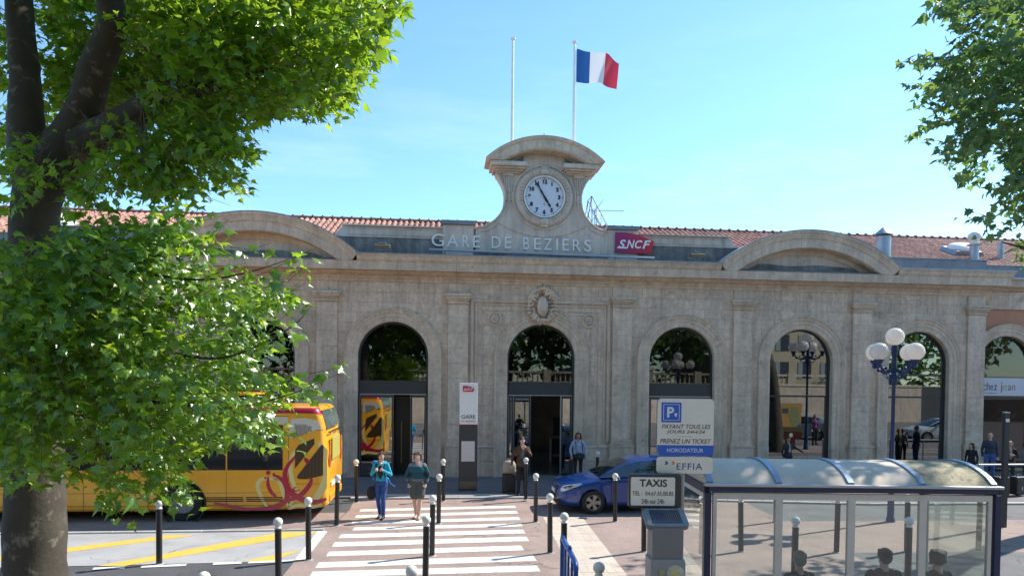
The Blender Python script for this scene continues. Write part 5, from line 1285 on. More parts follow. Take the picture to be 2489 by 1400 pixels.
# ================================================================== blue hatchback (x from the nose backwards, y negative towards us)
cblue = mat('car_blue', (.005, .045, .23), .22, coat=.8, metal=.25)
cglass = glass('car_glass', (.22, .26, .27), .10)
def car(loc, rz, lab, pm, group=None):
    t = thing('hatchback_car', lab, 'car', loc, rz, group)
    X = [0, .02, .07, .16, .32, .55, .9, 1.2, 1.35, 1.7, 2.2, 2.8, 3.4, 3.8, 4.05, 4.2, 4.27, 4.30]
    ZT = [.60, .68, .73, .765, .80, .845, .915, .965, .985, .99, 1.00, 1.02, 1.06, 1.08, 1.07, 1.03, .95, .85]
    Wd = [.42, .55, .65, .735, .80, .855, .885, .895, .90, .90, .90, .90, .90, .885, .85, .78, .70, .60]
    ZBt = [.34, .27, .22, .19, .18, .18, .19, .2, .2, .2, .2, .2, .2, .2, .24, .30, .36, .42]
    def ring(x, zt, w, zb, o=0.0):
        hs = [(.80, zb), (.94, zb+.04), (.985, zb+.16), (1.0, .52 if zt > .7 else (zb+zt)/2), (.985, zt-.22 if zt > .75 else zt-.06), (.995, zt-.15 if zt > .8 else zt-.045), (.955, zt-.05 if zt > .8 else zt-.03), (.86, zt-.005), (.55, zt+.018), (0, zt+.03)]
        L_ = [(x, -(a*w+o), z) for a, z in hs]; return L_+[(x, -y, z) for x, y, z in reversed(L_[:-1])]
    me = MB().loft([ring(*q) for q in zip(X, ZT, Wd, ZBt)]).mesh('body', pm)
    cuts = [MB().lathe([(.365, a), (.365, b)], (wx, 0, .31), 32, 'y').mesh('c', pm) for wx in (.93, 3.60) for a, b in ((-1.2, -.62), (.62, 1.2))]
    me = boolean_cut(me, cuts); me.name = 'body'; me.materials.clear(); me.materials.append(pm)
    for p in me.polygons: p.use_smooth = True
    me.set_sharp_from_angle(angle=rad(38)); body = link('body', me, t)
    # greenhouse
    GXs = [1.12, 1.35, 1.65, 1.95, 2.15, 2.5, 2.9, 3.3, 3.6, 3.85, 4.05, 4.16]
    GR = [.985, 1.12, 1.27, 1.385, 1.43, 1.465, 1.47, 1.455, 1.42, 1.36, 1.24, 1.10]
    base_w = [.78, .81, .82, .82, .82, .82, .82, .81, .80, .78, .75, .72]; top_w = [.74, .71, .67, .63, .61, .60, .60, .60, .59, .58, .57, .60]
    def gring(i, o=0):
        x, zr, bw, tw = GXs[i], GR[i], base_w[i]+o, top_w[i]+o
        zb = min(.97+.03*(x-1.1), zr-.012)
        L_ = [(x, -bw, zb), (x, -(bw*.45+tw*.55), zb+(zr-zb)*.55), (x, -tw, zr-.045*min(1, (zr-zb)/.2)), (x, -tw+.08, zr-.010), (x, -tw*.45, zr+.012+o), (x, 0, zr+.018+o)]
        return L_+[(a, -b, c) for a, b, c in reversed(L_[:-1])]
    rings = [gring(i) for i in range(len(GXs))]; n = len(rings[0])
    def part(name, m, sel, off=0.0, par=None):
        mb = MB(); mb.v = [p for i in range(len(GXs)) for p in gring(i, off)]
        for i in range(len(GXs)-1):
            for j in range(n-1):
                if sel(i, j): mb.f.append((i*n+j, i*n+j+1, (i+1)*n+j+1, (i+1)*n+j)); mb.m.append(0)
        o = mb.build(name, m, par or t, smooth=50, fix=False)
        bm = bmesh.new(); bm.from_mesh(o.data); bmesh.ops.delete(bm, geom=[v for v in bm.verts if not v.link_faces], context='VERTS'); bm.to_mesh(o.data); bm.free()
        return o
    mid = lambda j: j in (3, 4, 5, 6)
    part('windscreen', cglass, lambda i, j: mid(j) and i < 3)
    part('roof', pm, lambda i, j: (mid(j) and i >= 3 and i < 9) or (j in (2, 7)))
    part('rear_window', cglass, lambda i, j: mid(j) and i >= 9)
    part('side_glass', cglass, lambda i, j: j in (0, 1, 8, 9) and 0 <= i < 9)
    part('rear_pillar', pm, lambda i, j: j in (0, 1, 8, 9) and i >= 8, .004)
    pl_ = MB()
    for sg in (-1, 1):
        pl_.beam((2.62, sg*.825, .99), (2.66, sg*.60, 1.43), .09, .02); pl_.beam((1.14, sg*.795, .975), (1.5, sg*.83, .985), .04, .02)
        pl_.beam((1.40, sg*.82, .985), (4.0, sg*.80, 1.06), .02, .025)
    pl_.build('pillar', S['blackmat'], t)
    MB().box(1.6, 3.7, -.62, .62, .5, .99).build('cabin_floor', S['blackmat'], t)
    for y in (-.38, .38):
        st = MB(); st.box(2.15, 2.30, y-.22, y+.22, .7, 1.18); st.box(2.19, 2.27, y-.12, y+.12, 1.19, 1.34); st.build('seat', S['blackmat'], t, bevel=.03)
    MB().box(1.35, 1.7, -.7, .7, .93, .985).build('dashboard', S['blackmat'], t, bevel=.02)
    # door, seams
    iX = [i for i, x in enumerate(X)]
    def patch(name, xa, xb, o, m, j0, j1):
        xs_ = [xa+(xb-xa)*k/12 for k in range(13)]; f = lambda A, x: float(np.interp(x, X, A))
        rr = [ring(x, f(ZT, x), f(Wd, x), f(ZBt, x), o)[j0:j1] for x in xs_]
        mb = MB(); mb.loft(rr, closed=False, cap=False); return mb.build(name, m, t, smooth=60, fix=False)
    d = patch('door', 1.42, 2.66, .006, pm, 1, 6)
    MB().box(2.42, 2.60, -.925, -.905, .80, .835).build('handle', pm, d, bevel=.008)
    MB().box(1.41, 1.418, -.908, -.88, .25, .95).build('door_seam', S['ink'], d)
    MB().box(2.664, 2.672, -.908, -.88, .25, .95).build('door_seam', S['ink'], d)
    # lamps, grille, bumper, mirror
    hl = mat('headlamp', (.55, .56, .57), .12, coat=1, var=.3, scale=18, coords='obj') if 'headlamp' not in bpy.data.materials else bpy.data.materials['headlamp']
    for sg in (-1, 1):
        f = lambda A, x: float(np.interp(x, X, A))
        lo = [(x, sg*(f(Wd, x)*.99+.022), z) for x, z in ((.075, .59), (.14, .60), (.24, .635), (.38, .70), (.50, .745), (.62, .80))]
        hi = [(x, sg*(f(Wd, x)*.95+.022), z) for x, z in ((.085, .69), (.15, .745), (.26, .772), (.38, .79), (.50, .808), (.62, .822))]
        m = MB(); m.loft([[a, b, (b[0], b[1]-sg*.03, b[2]), (a[0], a[1]-sg*.03, a[2])] for a, b in zip(lo, hi)])
        h_ = m.build('headlight', hl, t, smooth=40)
        am = MB().ball((.30, sg*(f(Wd, .30)+.0), .70), .035, 10, 8, (1.3, .6, .7)).build('indicator', bpy.data.materials['lamp_amber'], h_, smooth=True)
        MB().ball((1.50, sg*.99, 1.0), .11, 14, 10, (.75, 1.05, .68)).build('mirror', pm, t, smooth=True)
        MB().box(1.56, 1.60, sg*.99-.09, sg*.99+.09, .955, 1.03).build('mirror_glass', S['alu_light'], t)
        MB().beam((1.46, sg*.84, .97), (1.50, sg*.95, .98), .05, .03).build('mirror_arm', S['blackmat'], t)
    MB().box(-.012, .03, -.42, .42, .36, .60).build('grille', S['blackmat'], t, bevel=.02)
    MB().box(.0, .16, -.66, .66, .20, .37).build('lower_grille', S['blackmat'], t, bevel=.03)
    MB().box(-.025, -.011, -.26, .26, .49, .60).build('number_plate', S['white'], t)
    MB().beam((1.16, -.6, .985), (1.30, .1, 1.02), .03, .02).build('wiper', S['blackmat'], t)
    for wx in (.93, 3.60):
        for sg in (-1, 1):
            w_ = MB().lathe([(.205, -.10), (.285, -.105), (.312, -.08), (.315, 0), (.312, .08), (.285, .105), (.205, .10)], (wx, sg*.79, .315), 32, 'y', cap=False).build('wheel', tyre, t, smooth=True)
            MB().lathe([(.001, .0), (.205, .0), (.205, .02)], (wx, sg*.79, .315), 24, 'y').build('brake_disc', S['blackmat'], w_)
            rm = MB(); yy = sg*.87
            for k in range(5):
                a = 2*math.pi*k/5+.3; b0 = len(rm.v)
                rm.prism([(-.030, .03), (.030, .03), (.062, .20), (-.062, .20)], -.012, .012); rm.xf(Matrix.Translation((wx, yy, .315)) @ Matrix.Rotation(a, 4, 'Y'), b0)
            rm.lathe([(.195, -.02), (.212, -.02), (.212, .02), (.195, .02)], (wx, yy, .315), 28, 'y', cap=False); rm.lathe([(.001, -.018), (.05, -.018), (.05, .018)], (wx, yy, .315), 12, 'y')
            rm.build('rim', mat('alloy_rim', (.34, .33, .31), .4, metal=.6) if 'alloy_rim' not in bpy.data.materials else bpy.data.materials['alloy_rim'], w_)
        MB().box(wx-.36, wx+.36, -.6, .6, .2, .62).build('wheel_well', S['blackmat'], t)
    return t
bc = car(fw(-.40, -5.83, .006), TH-.005, 'bright blue hatchback parked facing left at the station kerb, partly behind the TAXIS sign', cblue)
# ================================================================== plane trees
def leaf_variant(seed):
    r = random.Random(seed)
    out = [(0, 0), (.10, .05), (.34, -.02), (.28, .16), (.50, .34), (.27, .40), (.26, .56), (.10, .60), (0, 1.0), (-.10, .60), (-.26, .56), (-.27, .40), (-.50, .34), (-.28, .16), (-.34, -.02), (-.10, .05)]
    V = []
    for x, y in out:
        x2, y2 = x*(1+r.uniform(-.12, .12)), y*(1+r.uniform(-.08, .08))
        z = -.55*x2*x2+.10*math.sin(4*y2+seed)-.22*(y2-.4)**2+.22*abs(x2)*(1 if seed % 2 else -.3)
        V.append((x2, y2, z))
    V.append((0, .34, .05+.03*(seed % 3)))
    n = len(out); F = [(n, i, (i+1) % n) for i in range(n)]
    return np.array(V), F
LV = [leaf_variant(i) for i in range(5)]
class Tree:
    def __init__(s, name, label, base, lm, bark):
        s.t = thing(name, label, 'tree', base); s.base = Vector(base); s.lm = lm; s.bark = bark; s.L = []; s.tw = MB(); s.bias = Vector((0, 0, 0))
    def limb(s, pts, radii, name='branch', n=14, k=6):
        P = [Vector(p)-s.base for p in pts]; Q = [P[0]*2-P[1]]+P+[P[-1]*2-P[-2]]; out, rr = [], []
        for i in range(1, len(Q)-2):
            for t in range(k):
                u = t/k; a, b, c, e = Q[i-1], Q[i], Q[i+1], Q[i+2]
                out.append(.5*((2*b)+(-a+c)*u+(2*a-5*b+4*c-e)*u*u+(-a+3*b-3*c+e)*u**3)); q0, q1 = radii[i-1], radii[i]; rr.append((q0+(q1-q0)*u)*random.uniform(.96, 1.04))
        out.append(P[-1]); rr.append(radii[-1])
        mb = MB().tube(out, rr, n)
        return mb.build(name, s.bark, s.t, smooth=70)
    def twig(s, a, b, r0=.0042, r1=.0016, sag=.05):
        a, b = Vector(a)-s.base, Vector(b)-s.base; m = (a+b)/2+Vector((random.uniform(-.04, .04), random.uniform(-.04, .04), -sag*random.random()))
        s.tw.tube([a, m, b], [r0, (r0+r1)/2, r1], 4, caps=False)
    def leaf(s, p, size, out=None, flat=.75):
        p = Vector(p)-s.base
        nrm = (Vector((random.gauss(0, .5), random.gauss(0, .5), random.uniform(flat*.6, 1.3)))+s.bias).normalized()
        d = Vector((random.gauss(0, 1), random.gauss(0, 1), random.gauss(-.35, .4)))
        if out is not None: d = d*.6+out*1.1
        d = (d-nrm*d.dot(nrm)); d = d.normalized() if d.length > .05 else Vector((1, 0, 0))
        if random.random() < (.35 if s.bias.length else .55):                # drooping blade
            ax = d.cross(nrm); q = Matrix.Rotation(-random.uniform(.2, 1.1), 3, ax); d = q @ d; nrm = q @ nrm
        x = d.cross(nrm); M = np.array([[x.x, d.x, nrm.x], [x.y, d.y, nrm.y], [x.z, d.z, nrm.z]])*size
        s.L.append((M, np.array(p), random.randrange(5)))
    def spray(s, a, b, n, size, twig=True, spread=.13):
        a, b = Vector(a), Vector(b); d = b-a; L_ = max(.05, d.length); dn = d/L_
        if twig: s.twig(a, b)
        sd = dn.cross(Vector((0, 0, 1)))
        if sd.length < .1: sd = Vector((1, 0, 0))
        sd.normalize()
        for i in range(n):
            t = (i+random.random())/n; side = 1 if i % 2 else -1
            p = a+d*(.12+.88*t)+sd*side*random.uniform(.2, 1)*spread+Vector((0, 0, random.uniform(-.09, .03)))
            s.leaf(p, size*random.choice((.5, .75, .9, 1, 1.1, 1.3))*random.uniform(.85, 1.15), out=(dn+sd*side*.9+Vector((0, 0, -.35))))
    def finish(s, camloc=Vector((0, 0, HC)), visible=None, nobj=300):
        L_ = s.L
        def keyf(e):
            p = Vector(e[1])+s.base; return (p-camloc).length
        def infr(e):
            p = Vector(e[1])+s.base; q = p-camloc
            u = 1244.5+FPX*q.x/q.y if q.y > .5 else -1e9; v = 921-FPX*q.z/q.y if q.y > .5 else -1e9
            return -10 < u < 2500 and -10 < v < 1410
        idx = sorted([i for i, e in enumerate(L_) if infr(e)], key=lambda i: keyf(L_[i])/np.linalg.norm(L_[i][0]))[:nobj]; st = set(idx)
        lmes = []
        for v, f in LV:
            me = bpy.data.meshes.new('leaf'); me.from_pydata(v.tolist(), [], f); me.materials.append(s.lm); me.polygons.foreach_set('use_smooth', [True]*len(f)); lmes.append(me)
        for i in idx:
            M, p, k = L_[i]; o = link('leaf', lmes[k], s.t)
            m4 = Matrix([list(M[r])+[p[r]] for r in range(3)]+[[0, 0, 0, 1]]); o.matrix_local = m4
        VV, FF = [], []; off = 0
        for i, (M, p, k) in enumerate(L_):
            if i in st: continue
            v, f = LV[k]; VV.append(v @ M.T+p); FF.append(np.array(f)+off); off += len(v)
        VV = np.concatenate(VV); FF = np.concatenate(FF)
        me = bpy.data.meshes.new('foliage'); me.vertices.add(len(VV)); me.vertices.foreach_set('co', VV.astype(np.float32).ravel())
        me.loops.add(FF.size); me.loops.foreach_set('vertex_index', FF.ravel().astype(np.int32)); me.polygons.add(len(FF)); me.polygons.foreach_set('loop_start', np.arange(0, FF.size, 3, dtype=np.int32))
        me.polygons.foreach_set('use_smooth', [True]*len(FF)); me.update(calc_edges=True); me.materials.append(s.lm)
        tag(link('foliage', me, s.t), kind='stuff')
        if s.tw.v: tag(s.tw.build('twigs', twigm, s.t, fix=False), kind='stuff')
def in_poly(x, y, P):
    c = False; j = len(P)-1
    for i in range(len(P)):
        if (P[i][1] > y) != (P[j][1] > y) and x < (P[j][0]-P[i][0])*(y-P[i][1])/(P[j][1]-P[i][1])+P[i][0]: c = not c
        j = i
    return c
def pick(P):
    xs, ys = [p[0] for p in P], [p[1] for p in P]
    while True:
        x, y = random.uniform(min(xs), max(xs)), random.uniform(min(ys), max(ys))
        if in_poly(x, y, P): return x, y
twigm = mat('twig', (.13, .105, .06), .8)
lmA = leafmat('plane_leaf', (.098, .208, .018), (.37, .60, .030), .48)
lmB = leafmat('plane_leaf_cool', (.085, .155, .060), (.24, .40, .085), .46)  # bluish haze over the right tree is put into this leaf colour
bark = mat('plane_bark', (.060, .050, .037), .85, var=.25, scale=3.5, bump=.5, bscale=12, stain=((.24, .215, .165), 5.5, .56, .85))
# --- left tree -----------------------------------------------------------------------------------
TB = at(80, 1330, 8.0); TB.z = 0
LT = Tree('plane_tree', 'large plane tree with mottled trunk filling the left side of the view', tuple(TB), lmA, bark)
at8 = lambda u, v, Y=8.0: at(u, v, Y)
P0 = TB.copy(); P0.x -= .02
LT.limb([P0, at8(84, 1400), at8(86, 1200), at8(84, 950), at8(78, 700), at8(86, 520), at8(105, 420)], [.45, .335, .305, .275, .25, .245, .28], 'trunk', 26)
LT.limb([at8(95, 440), at8(66, 330), at8(62, 200, 8.1), at8(50, 60, 8.3), at8(38, -150, 8.6), at8(20, -450, 9)], [.27, .20, .165, .15, .13, .09])
LT.limb([at8(115, 440), at8(165, 350), at8(205, 270), at8(232, 170, 7.9), at8(275, 60, 7.8), at8(268, -60, 7.7), at8(330, -260, 7.6)], [.27, .245, .20, .17, .155, .14, .09])
LT.limb([at8(165, 370), at8(250, 325, 7.9), at8(315, 290, 7.8), at8(385, 235, 7.7), at8(450, 200, 7.7), at8(487, 130, 7.8), at8(560, 20, 8.0), at8(640, -150, 8.3)], [.20, .185, .165, .14, .125, .11, .08, .05])
LT.limb([at8(380, 238, 7.7), at8(470, 225, 7.5), at8(600, 190, 7.3), at8(740, 150, 7.2), at8(830, 125, 7.2)], [.09, .07, .045, .022, .004])
LT.limb([at8(315, 290, 7.8), at8(360, 330, 7.5), at8(440, 360, 7.3), at8(540, 368, 7.2), at8(600, 355, 7.1)], [.05, .03, .018, .010, .002])
LT.limb([at8(100, 620), at8(190, 640, 7.3), at8(330, 660, 6.7), at8(480, 680, 6.3), at8(610, 660, 6.1), at8(730, 620, 6.0)], [.06, .032, .018, .011, .006, .0015])
LT.limb([at8(95, 800), at8(210, 830, 7.0), at8(380, 850, 6.4), at8(540, 870, 6.1), at8(700, 800, 6.0), at8(760, 740, 6.0)], [.06, .032, .018, .011, .006, .0015])
LT.limb([at8(92, 930), at8(220, 960, 7.0), at8(400, 980, 6.4), at8(560, 990, 6.1), at8(700, 960, 6.0), at8(830, 905, 5.9)], [.06, .032, .018, .010, .005, .0015])
LT.limb([at8(90, 1010), at8(200, 1060, 7.0), at8(330, 1110, 6.5), at8(430, 1190, 6.3)], [.06, .035, .02, .006])
def fill(T, poly, n, dep, src, nl, size, lift=.25, reach=.85):
    for _ in range(n):
        u, v = pick(poly); Y = random.uniform(*dep); e = at(u, v, Y)
        sp_ = at(src[0]+random.uniform(-120, 120), src[1]+random.uniform(-100, 100), (dep[0]+dep[1])/2)
        d = (sp_-e); d.normalize(); a = e+d*random.uniform(.45, reach)+Vector((0, 0, random.uniform(-.1, lift)))
        T.spray(a, e, random.randint(nl-3, nl+3), size)
UP = [(-80, -60), (1000, -60), (1010, 10), (945, 60), (975, 125), (915, 178), (860, 235), (800, 235), (730, 265), (690, 225), (625, 262), (560, 290), (600, 335), (575, 385), (520, 420), (560, 445), (470, 455), (395, 420), (330, 365), (245, 380), (205, 440), (120, 480), (-60, 470)]
for poly, n, dep in (([p for p in UP if True], 330, (8.4, 11.5)), ([(470, -60), (1000, -60), (1010, 10), (945, 60), (975, 125), (915, 178), (860, 235), (730, 265), (690, 225), (625, 262), (560, 290), (600, 335), (575, 385), (470, 440), (500, 300), (400, 330), (560, 120)], 290, (6.3, 8.9))): fill(LT, poly, n, dep, (200, 250), 13, .122)
UPD = [(90, -60), (880, -60), (850, 90), (740, 170), (560, 230), (420, 300), (250, 330), (110, 300)]
fill(LT, UPD, 460, (8.5, 12), (250, 150), 13, .135); fill(LT, [(330, -60), (900, -60), (850, 90), (740, 170), (560, 230), (450, 300)], 150, (6.5, 8.3), (250, 150), 13, .125)
for poly, n in (([(480, 400), (640, 330), (650, 380), (560, 450)], 9), ([(820, 200), (890, 180), (885, 262), (830, 262)], 10), ([(690, 240), (760, 200), (745, 280), (700, 275)], 9), ([(560, 400), (650, 470), (620, 490), (540, 470)], 8),
               ([(250, 380), (390, 350), (500, 470), (420, 510), (280, 470)], 30), ([(410, 430), (520, 450), (520, 530), (420, 540)], 12), ([(150, 430), (300, 450), (300, 520), (170, 520)], 20), ([(330, 400), (420, 420), (450, 500), (350, 500)], 14), ([(560, 300), (650, 340), (640, 380), (560, 380)], 10), ([(800, 230), (850, 230), (850, 285), (810, 285)], 6), ([(620, 250), (680, 240), (660, 310), (610, 310)], 8), ([(-40, 380), (30, 380), (30, 560), (-40, 560)], 10)):
    fill(LT, poly, int(n*1.3), (6.3, 8.2), (330, 260), 11, .115)
MID = [(-60, 560), (100, 540), (230, 500), (330, 510), (430, 520), (520, 560), (585, 600), (560, 640), (610, 640), (680, 690), (735, 690), (735, 735), (690, 790), (700, 850), (690, 920), (740, 940), (800, 960), (760, 985), (700, 1030), (715, 1075), (620, 1085), (540, 1100), (470, 1130), (460, 1190), (420, 1235), (300, 1250), (240, 1220), (150, 1190), (60, 1180), (-60, 1190)]
LT.bias = Vector((.36, -.42, 0))      # blades of the outer, lower boughs turn outwards to the light
fill(LT, MID, 470, (5.4, 7.4), (60, 850), 14, .104, reach=.8); fill(LT, [(140, 525), (250, 485), (340, 500), (470, 505), (580, 590), (500, 660), (150, 640)], 70, (5.8, 7.2), (150, 760), 13, .104, lift=.1)
fill(LT, [(-60, 640), (420, 600), (600, 760), (600, 950), (400, 1100), (150, 1150), (-60, 1150)], 150, (5.9, 8.0), (60, 850), 14, .110)
for a, b, n in (((560, 690), (760, 605), 12), ((590, 860), (730, 730), 14), ((640, 930), (850, 888), 14), ((600, 900), (800, 965), 14), ((560, 960), (740, 1075), 13), ((400, 1110), (480, 1215), 12), ((380, 1090), (450, 1245), 12), ((470, 640), (545, 545), 10), ((430, 600), (485, 500), 9),
                ((300, 560), (420, 500), 10), ((560, 760), (740, 690), 12), ((540, 830), (740, 800), 13), ((560, 600), (660, 590), 5), ((250, 1180), (300, 1258), 10), ((640, 700), (752, 640), 9)):
    Y = random.uniform(5.7, 6.1); LT.spray(at(*a, Y), at(*b, Y-.1), int(n*1.3), .102, spread=.09)
for a, b in (((540, 400), (630, 480)), ((590, 620), (620, 690)), ((480, 455), (560, 500)), ((600, 790), (770, 600)), ((560, 440), (600, 402))): LT.twig(at(*a, 6.6), at(*b, 6.5), .0035, .0012)
LT.bias = Vector((0, 0, 0))
# unseen crown above the frame, added and shaped to shade the upper canopy
nn_ = 0
while nn_ < 900:
    p = Vector((random.uniform(-12, 3.0), random.uniform(4.5, 15), random.uniform(7.0, 14.5)))
    if Vector(((p.x+4.2)/6.6, (p.y-9.4)/5.6, (p.z-10.2)/4.2)).length > 1 or p.z < HC+p.y*.585+.75: continue
    if any(-6.4 < p.x-.93*(p.z-q) < -.7 and 4.2 < p.y-.485*(p.z-q) < 8.8 for q in (1.8, 3.0, 4.0, 5.2)): continue  # gap left in the crown so sun reaches the lower boughs
    nn_ += 1
    d = Vector((random.gauss(0, 1), random.gauss(0, 1), random.gauss(-.2, .5))).normalized()*.8
    LT.spray(p, p+d, 12, .30, twig=False)
LT.finish()
# --- right tree ----------------------------------------------------------------------------------
RB = Vector((15.3, 17.6, 0))
RT = Tree('plane_tree', 'plane tree crown hanging into the upper right corner, its trunk out of view', tuple(RB), lmB, bark)
RT.limb([RB, RB+Vector((0, -.1, 2)), RB+Vector((-.2, -.4, 4.5)), RB+Vector((-.6, -1, 6))], [.42, .33, .30, .28], 'trunk', 20)
for e, r in (((-5.5, -5.0, 8.6), .14), ((-2, -2.5, 10.5), .16), ((-5.0, -3.2, 6.6), .12), ((-3.2, -5.6, 9.6), .12), ((2, 1, 10), .15), ((-4.4, -4.0, 4.8), .07)):
    E_ = RB+Vector(e); S_ = RB+Vector((-.6, -1, 5.6)); RT.limb([S_, S_.lerp(E_, .4)+Vector((0, 0, .3)), S_.lerp(E_, .75)+Vector((.1, 0, .15)), E_], [r, r*.7, r*.4, r*.12])
RP = [(2265, -60), (2560, -60), (2560, 600), (2440, 560), (2400, 500), (2440, 470), (2410, 400), (2330, 415), (2250, 385), (2260, 340), (2310, 320), (2240, 290), (2255, 250), (2215, 205), (2270, 190), (2215, 140), (2290, 120), (2265, 60)]
RP = [(u+22, v) for u, v in RP]
fill(RT, RP, 350, (10.2, 14.5), (2600, 200), 11, .155)
for a, b, n in (((2330, 190), (2192, 205), 9), ((2330, 170), (2205, 140), 9), ((2400, 320), (2250, 275), 10), ((2420, 360), (2245, 340), 11), ((2480, 540), (2335, 512), 12), ((2500, 420), (2395, 470), 10), ((2480, 560), (2380, 560), 10), ((2340, 60), (2245, 20), 9), ((2500, 500), (2420, 575), 10), ((2400, 380), (2330, 420), 8)):
    Y = random.uniform(10.4, 11.5); RT.spray(at(*a, Y), at(*b, Y), n, .15, spread=.13)
n_ = 0
while n_ < 540:
    p = Vector((random.uniform(5.5, 19), random.uniform(8.5, 20), random.uniform(5.8, 13.5)))
    q = p-Vector((12.0, 13.4, 9.3))
    if Vector((q.x/6.0, q.y/5.2, q.z/3.8)).length > 1: continue
    c = p-Vector((0, 0, HC)); u = 1244+FPX*c.x/c.y; v = 921-FPX*c.z/c.y
    if u < 2500 and v < 720 and v > -20 and not in_poly(u+25, v, RP): continue
    n_ += 1
    d = Vector((random.gauss(0, 1), random.gauss(0, 1), random.gauss(-.2, .5))).normalized()*.7
    RT.spray(p, p+d, 12, .21, twig=False)
RT.finish()
# ================================================================== people: one continuous remeshed body each, hair as a child
def union_mesh(name, prims, voxel, smooth=4):
    mb = MB()
    for p in prims:
        if p[0] == 'c':
            _, a, b, ra, rb, tg = p; a, b = Vector(a), Vector(b); d = b-a; L_ = d.length
            if L_ < 1e-4: mb.ball(a, ra, 14, 10); continue
            dn = d/L_; prof = []
            for i in range(5): t = -math.pi/2+math.pi/2*i/5; prof.append((max(1e-5, ra*math.cos(t)), ra*math.sin(t)))
            prof.append((ra, 0)); prof.append((rb, L_))
            for i in range(1, 6): t = math.pi/2*i/5; prof.append((max(1e-5, rb*math.cos(t)), L_+rb*math.sin(t)))
            b0 = len(mb.v); mb.lathe(prof, (0, 0, 0), 14)
            mb.xf(Matrix.Translation(a) @ dn.to_track_quat('Z', 'Y').to_matrix().to_4x4(), b0)
        else:
            _, c, r, rot, tg = p
            b0 = len(mb.v); mb.ball((0, 0, 0), 1, 18, 12, r); mb.xf(Matrix.Translation(Vector(c)) @ rot.to_4x4(), b0)
    me = mb.mesh(name, [])
    o = bpy.data.objects.new('tmp', me); COL.objects.link(o)
    r = o.modifiers.new('r', 'REMESH'); r.mode = 'VOXEL'; r.voxel_size = voxel; r.use_smooth_shade = True
    if smooth: s_ = o.modifiers.new('s', 'SMOOTH'); s_.iterations = smooth; s_.factor = .5
    dg = bpy.context.evaluated_depsgraph_get(); out = bpy.data.meshes.new_from_object(o.evaluated_get(dg)); bpy.data.objects.remove(o); out.name = name
    return out
I3 = Matrix.Identity(3)
def classify(me, prims):
    P = np.array([p.center[:] for p in me.polygons]); D = []
    for p in prims:
        if p[0] == 'c':
            a, b = np.array(p[1]), np.array(p[2]); d = b-a; L2 = max(1e-9, d@d); t = np.clip((P-a)@d/L2, 0, 1)
            D.append(np.linalg.norm(P-a-t[:, None]*d, axis=1)-(p[3]+(p[4]-p[3])*t))
        else:
            R_ = np.array(p[3]); q = (P-np.array(p[1]))@R_/np.array(p[2]); n = np.linalg.norm(q, axis=1); D.append((n-1)*min(p[2]))
    return np.argmin(np.array(D), axis=0)
skinm = mat('skin', (.58, .36, .27), .5, var=.05, scale=20, coords='obj'); skin2 = mat('skin_tan', (.36, .205, .14), .5, coords='obj')
PM = {}
def pm(name, col, rough=.8, **k):
    if name not in PM: PM[name] = mat(name, col, rough, **({'var': .14, 'scale': 9, 'bump': .6, 'bscale': 16, 'coords': 'obj'} | k))
    return PM[name]
BASE = dict(hL=(-.09, 0, .91), kL=(-.095, -.02, .50), aL=(-.10, .025, .075), tL=(-.12, -.15, .03), hR=(.09, 0, .91), kR=(.095, -.02, .50), aR=(.10, .025, .075), tR=(.12, -.15, .03),
            sL=(-.158, .005, 1.375), eL=(-.215, .03, 1.12), wL=(-.225, -.04, .885), sR=(.158, .005, 1.375), eR=(.215, .03, 1.12), wR=(.225, -.04, .885))
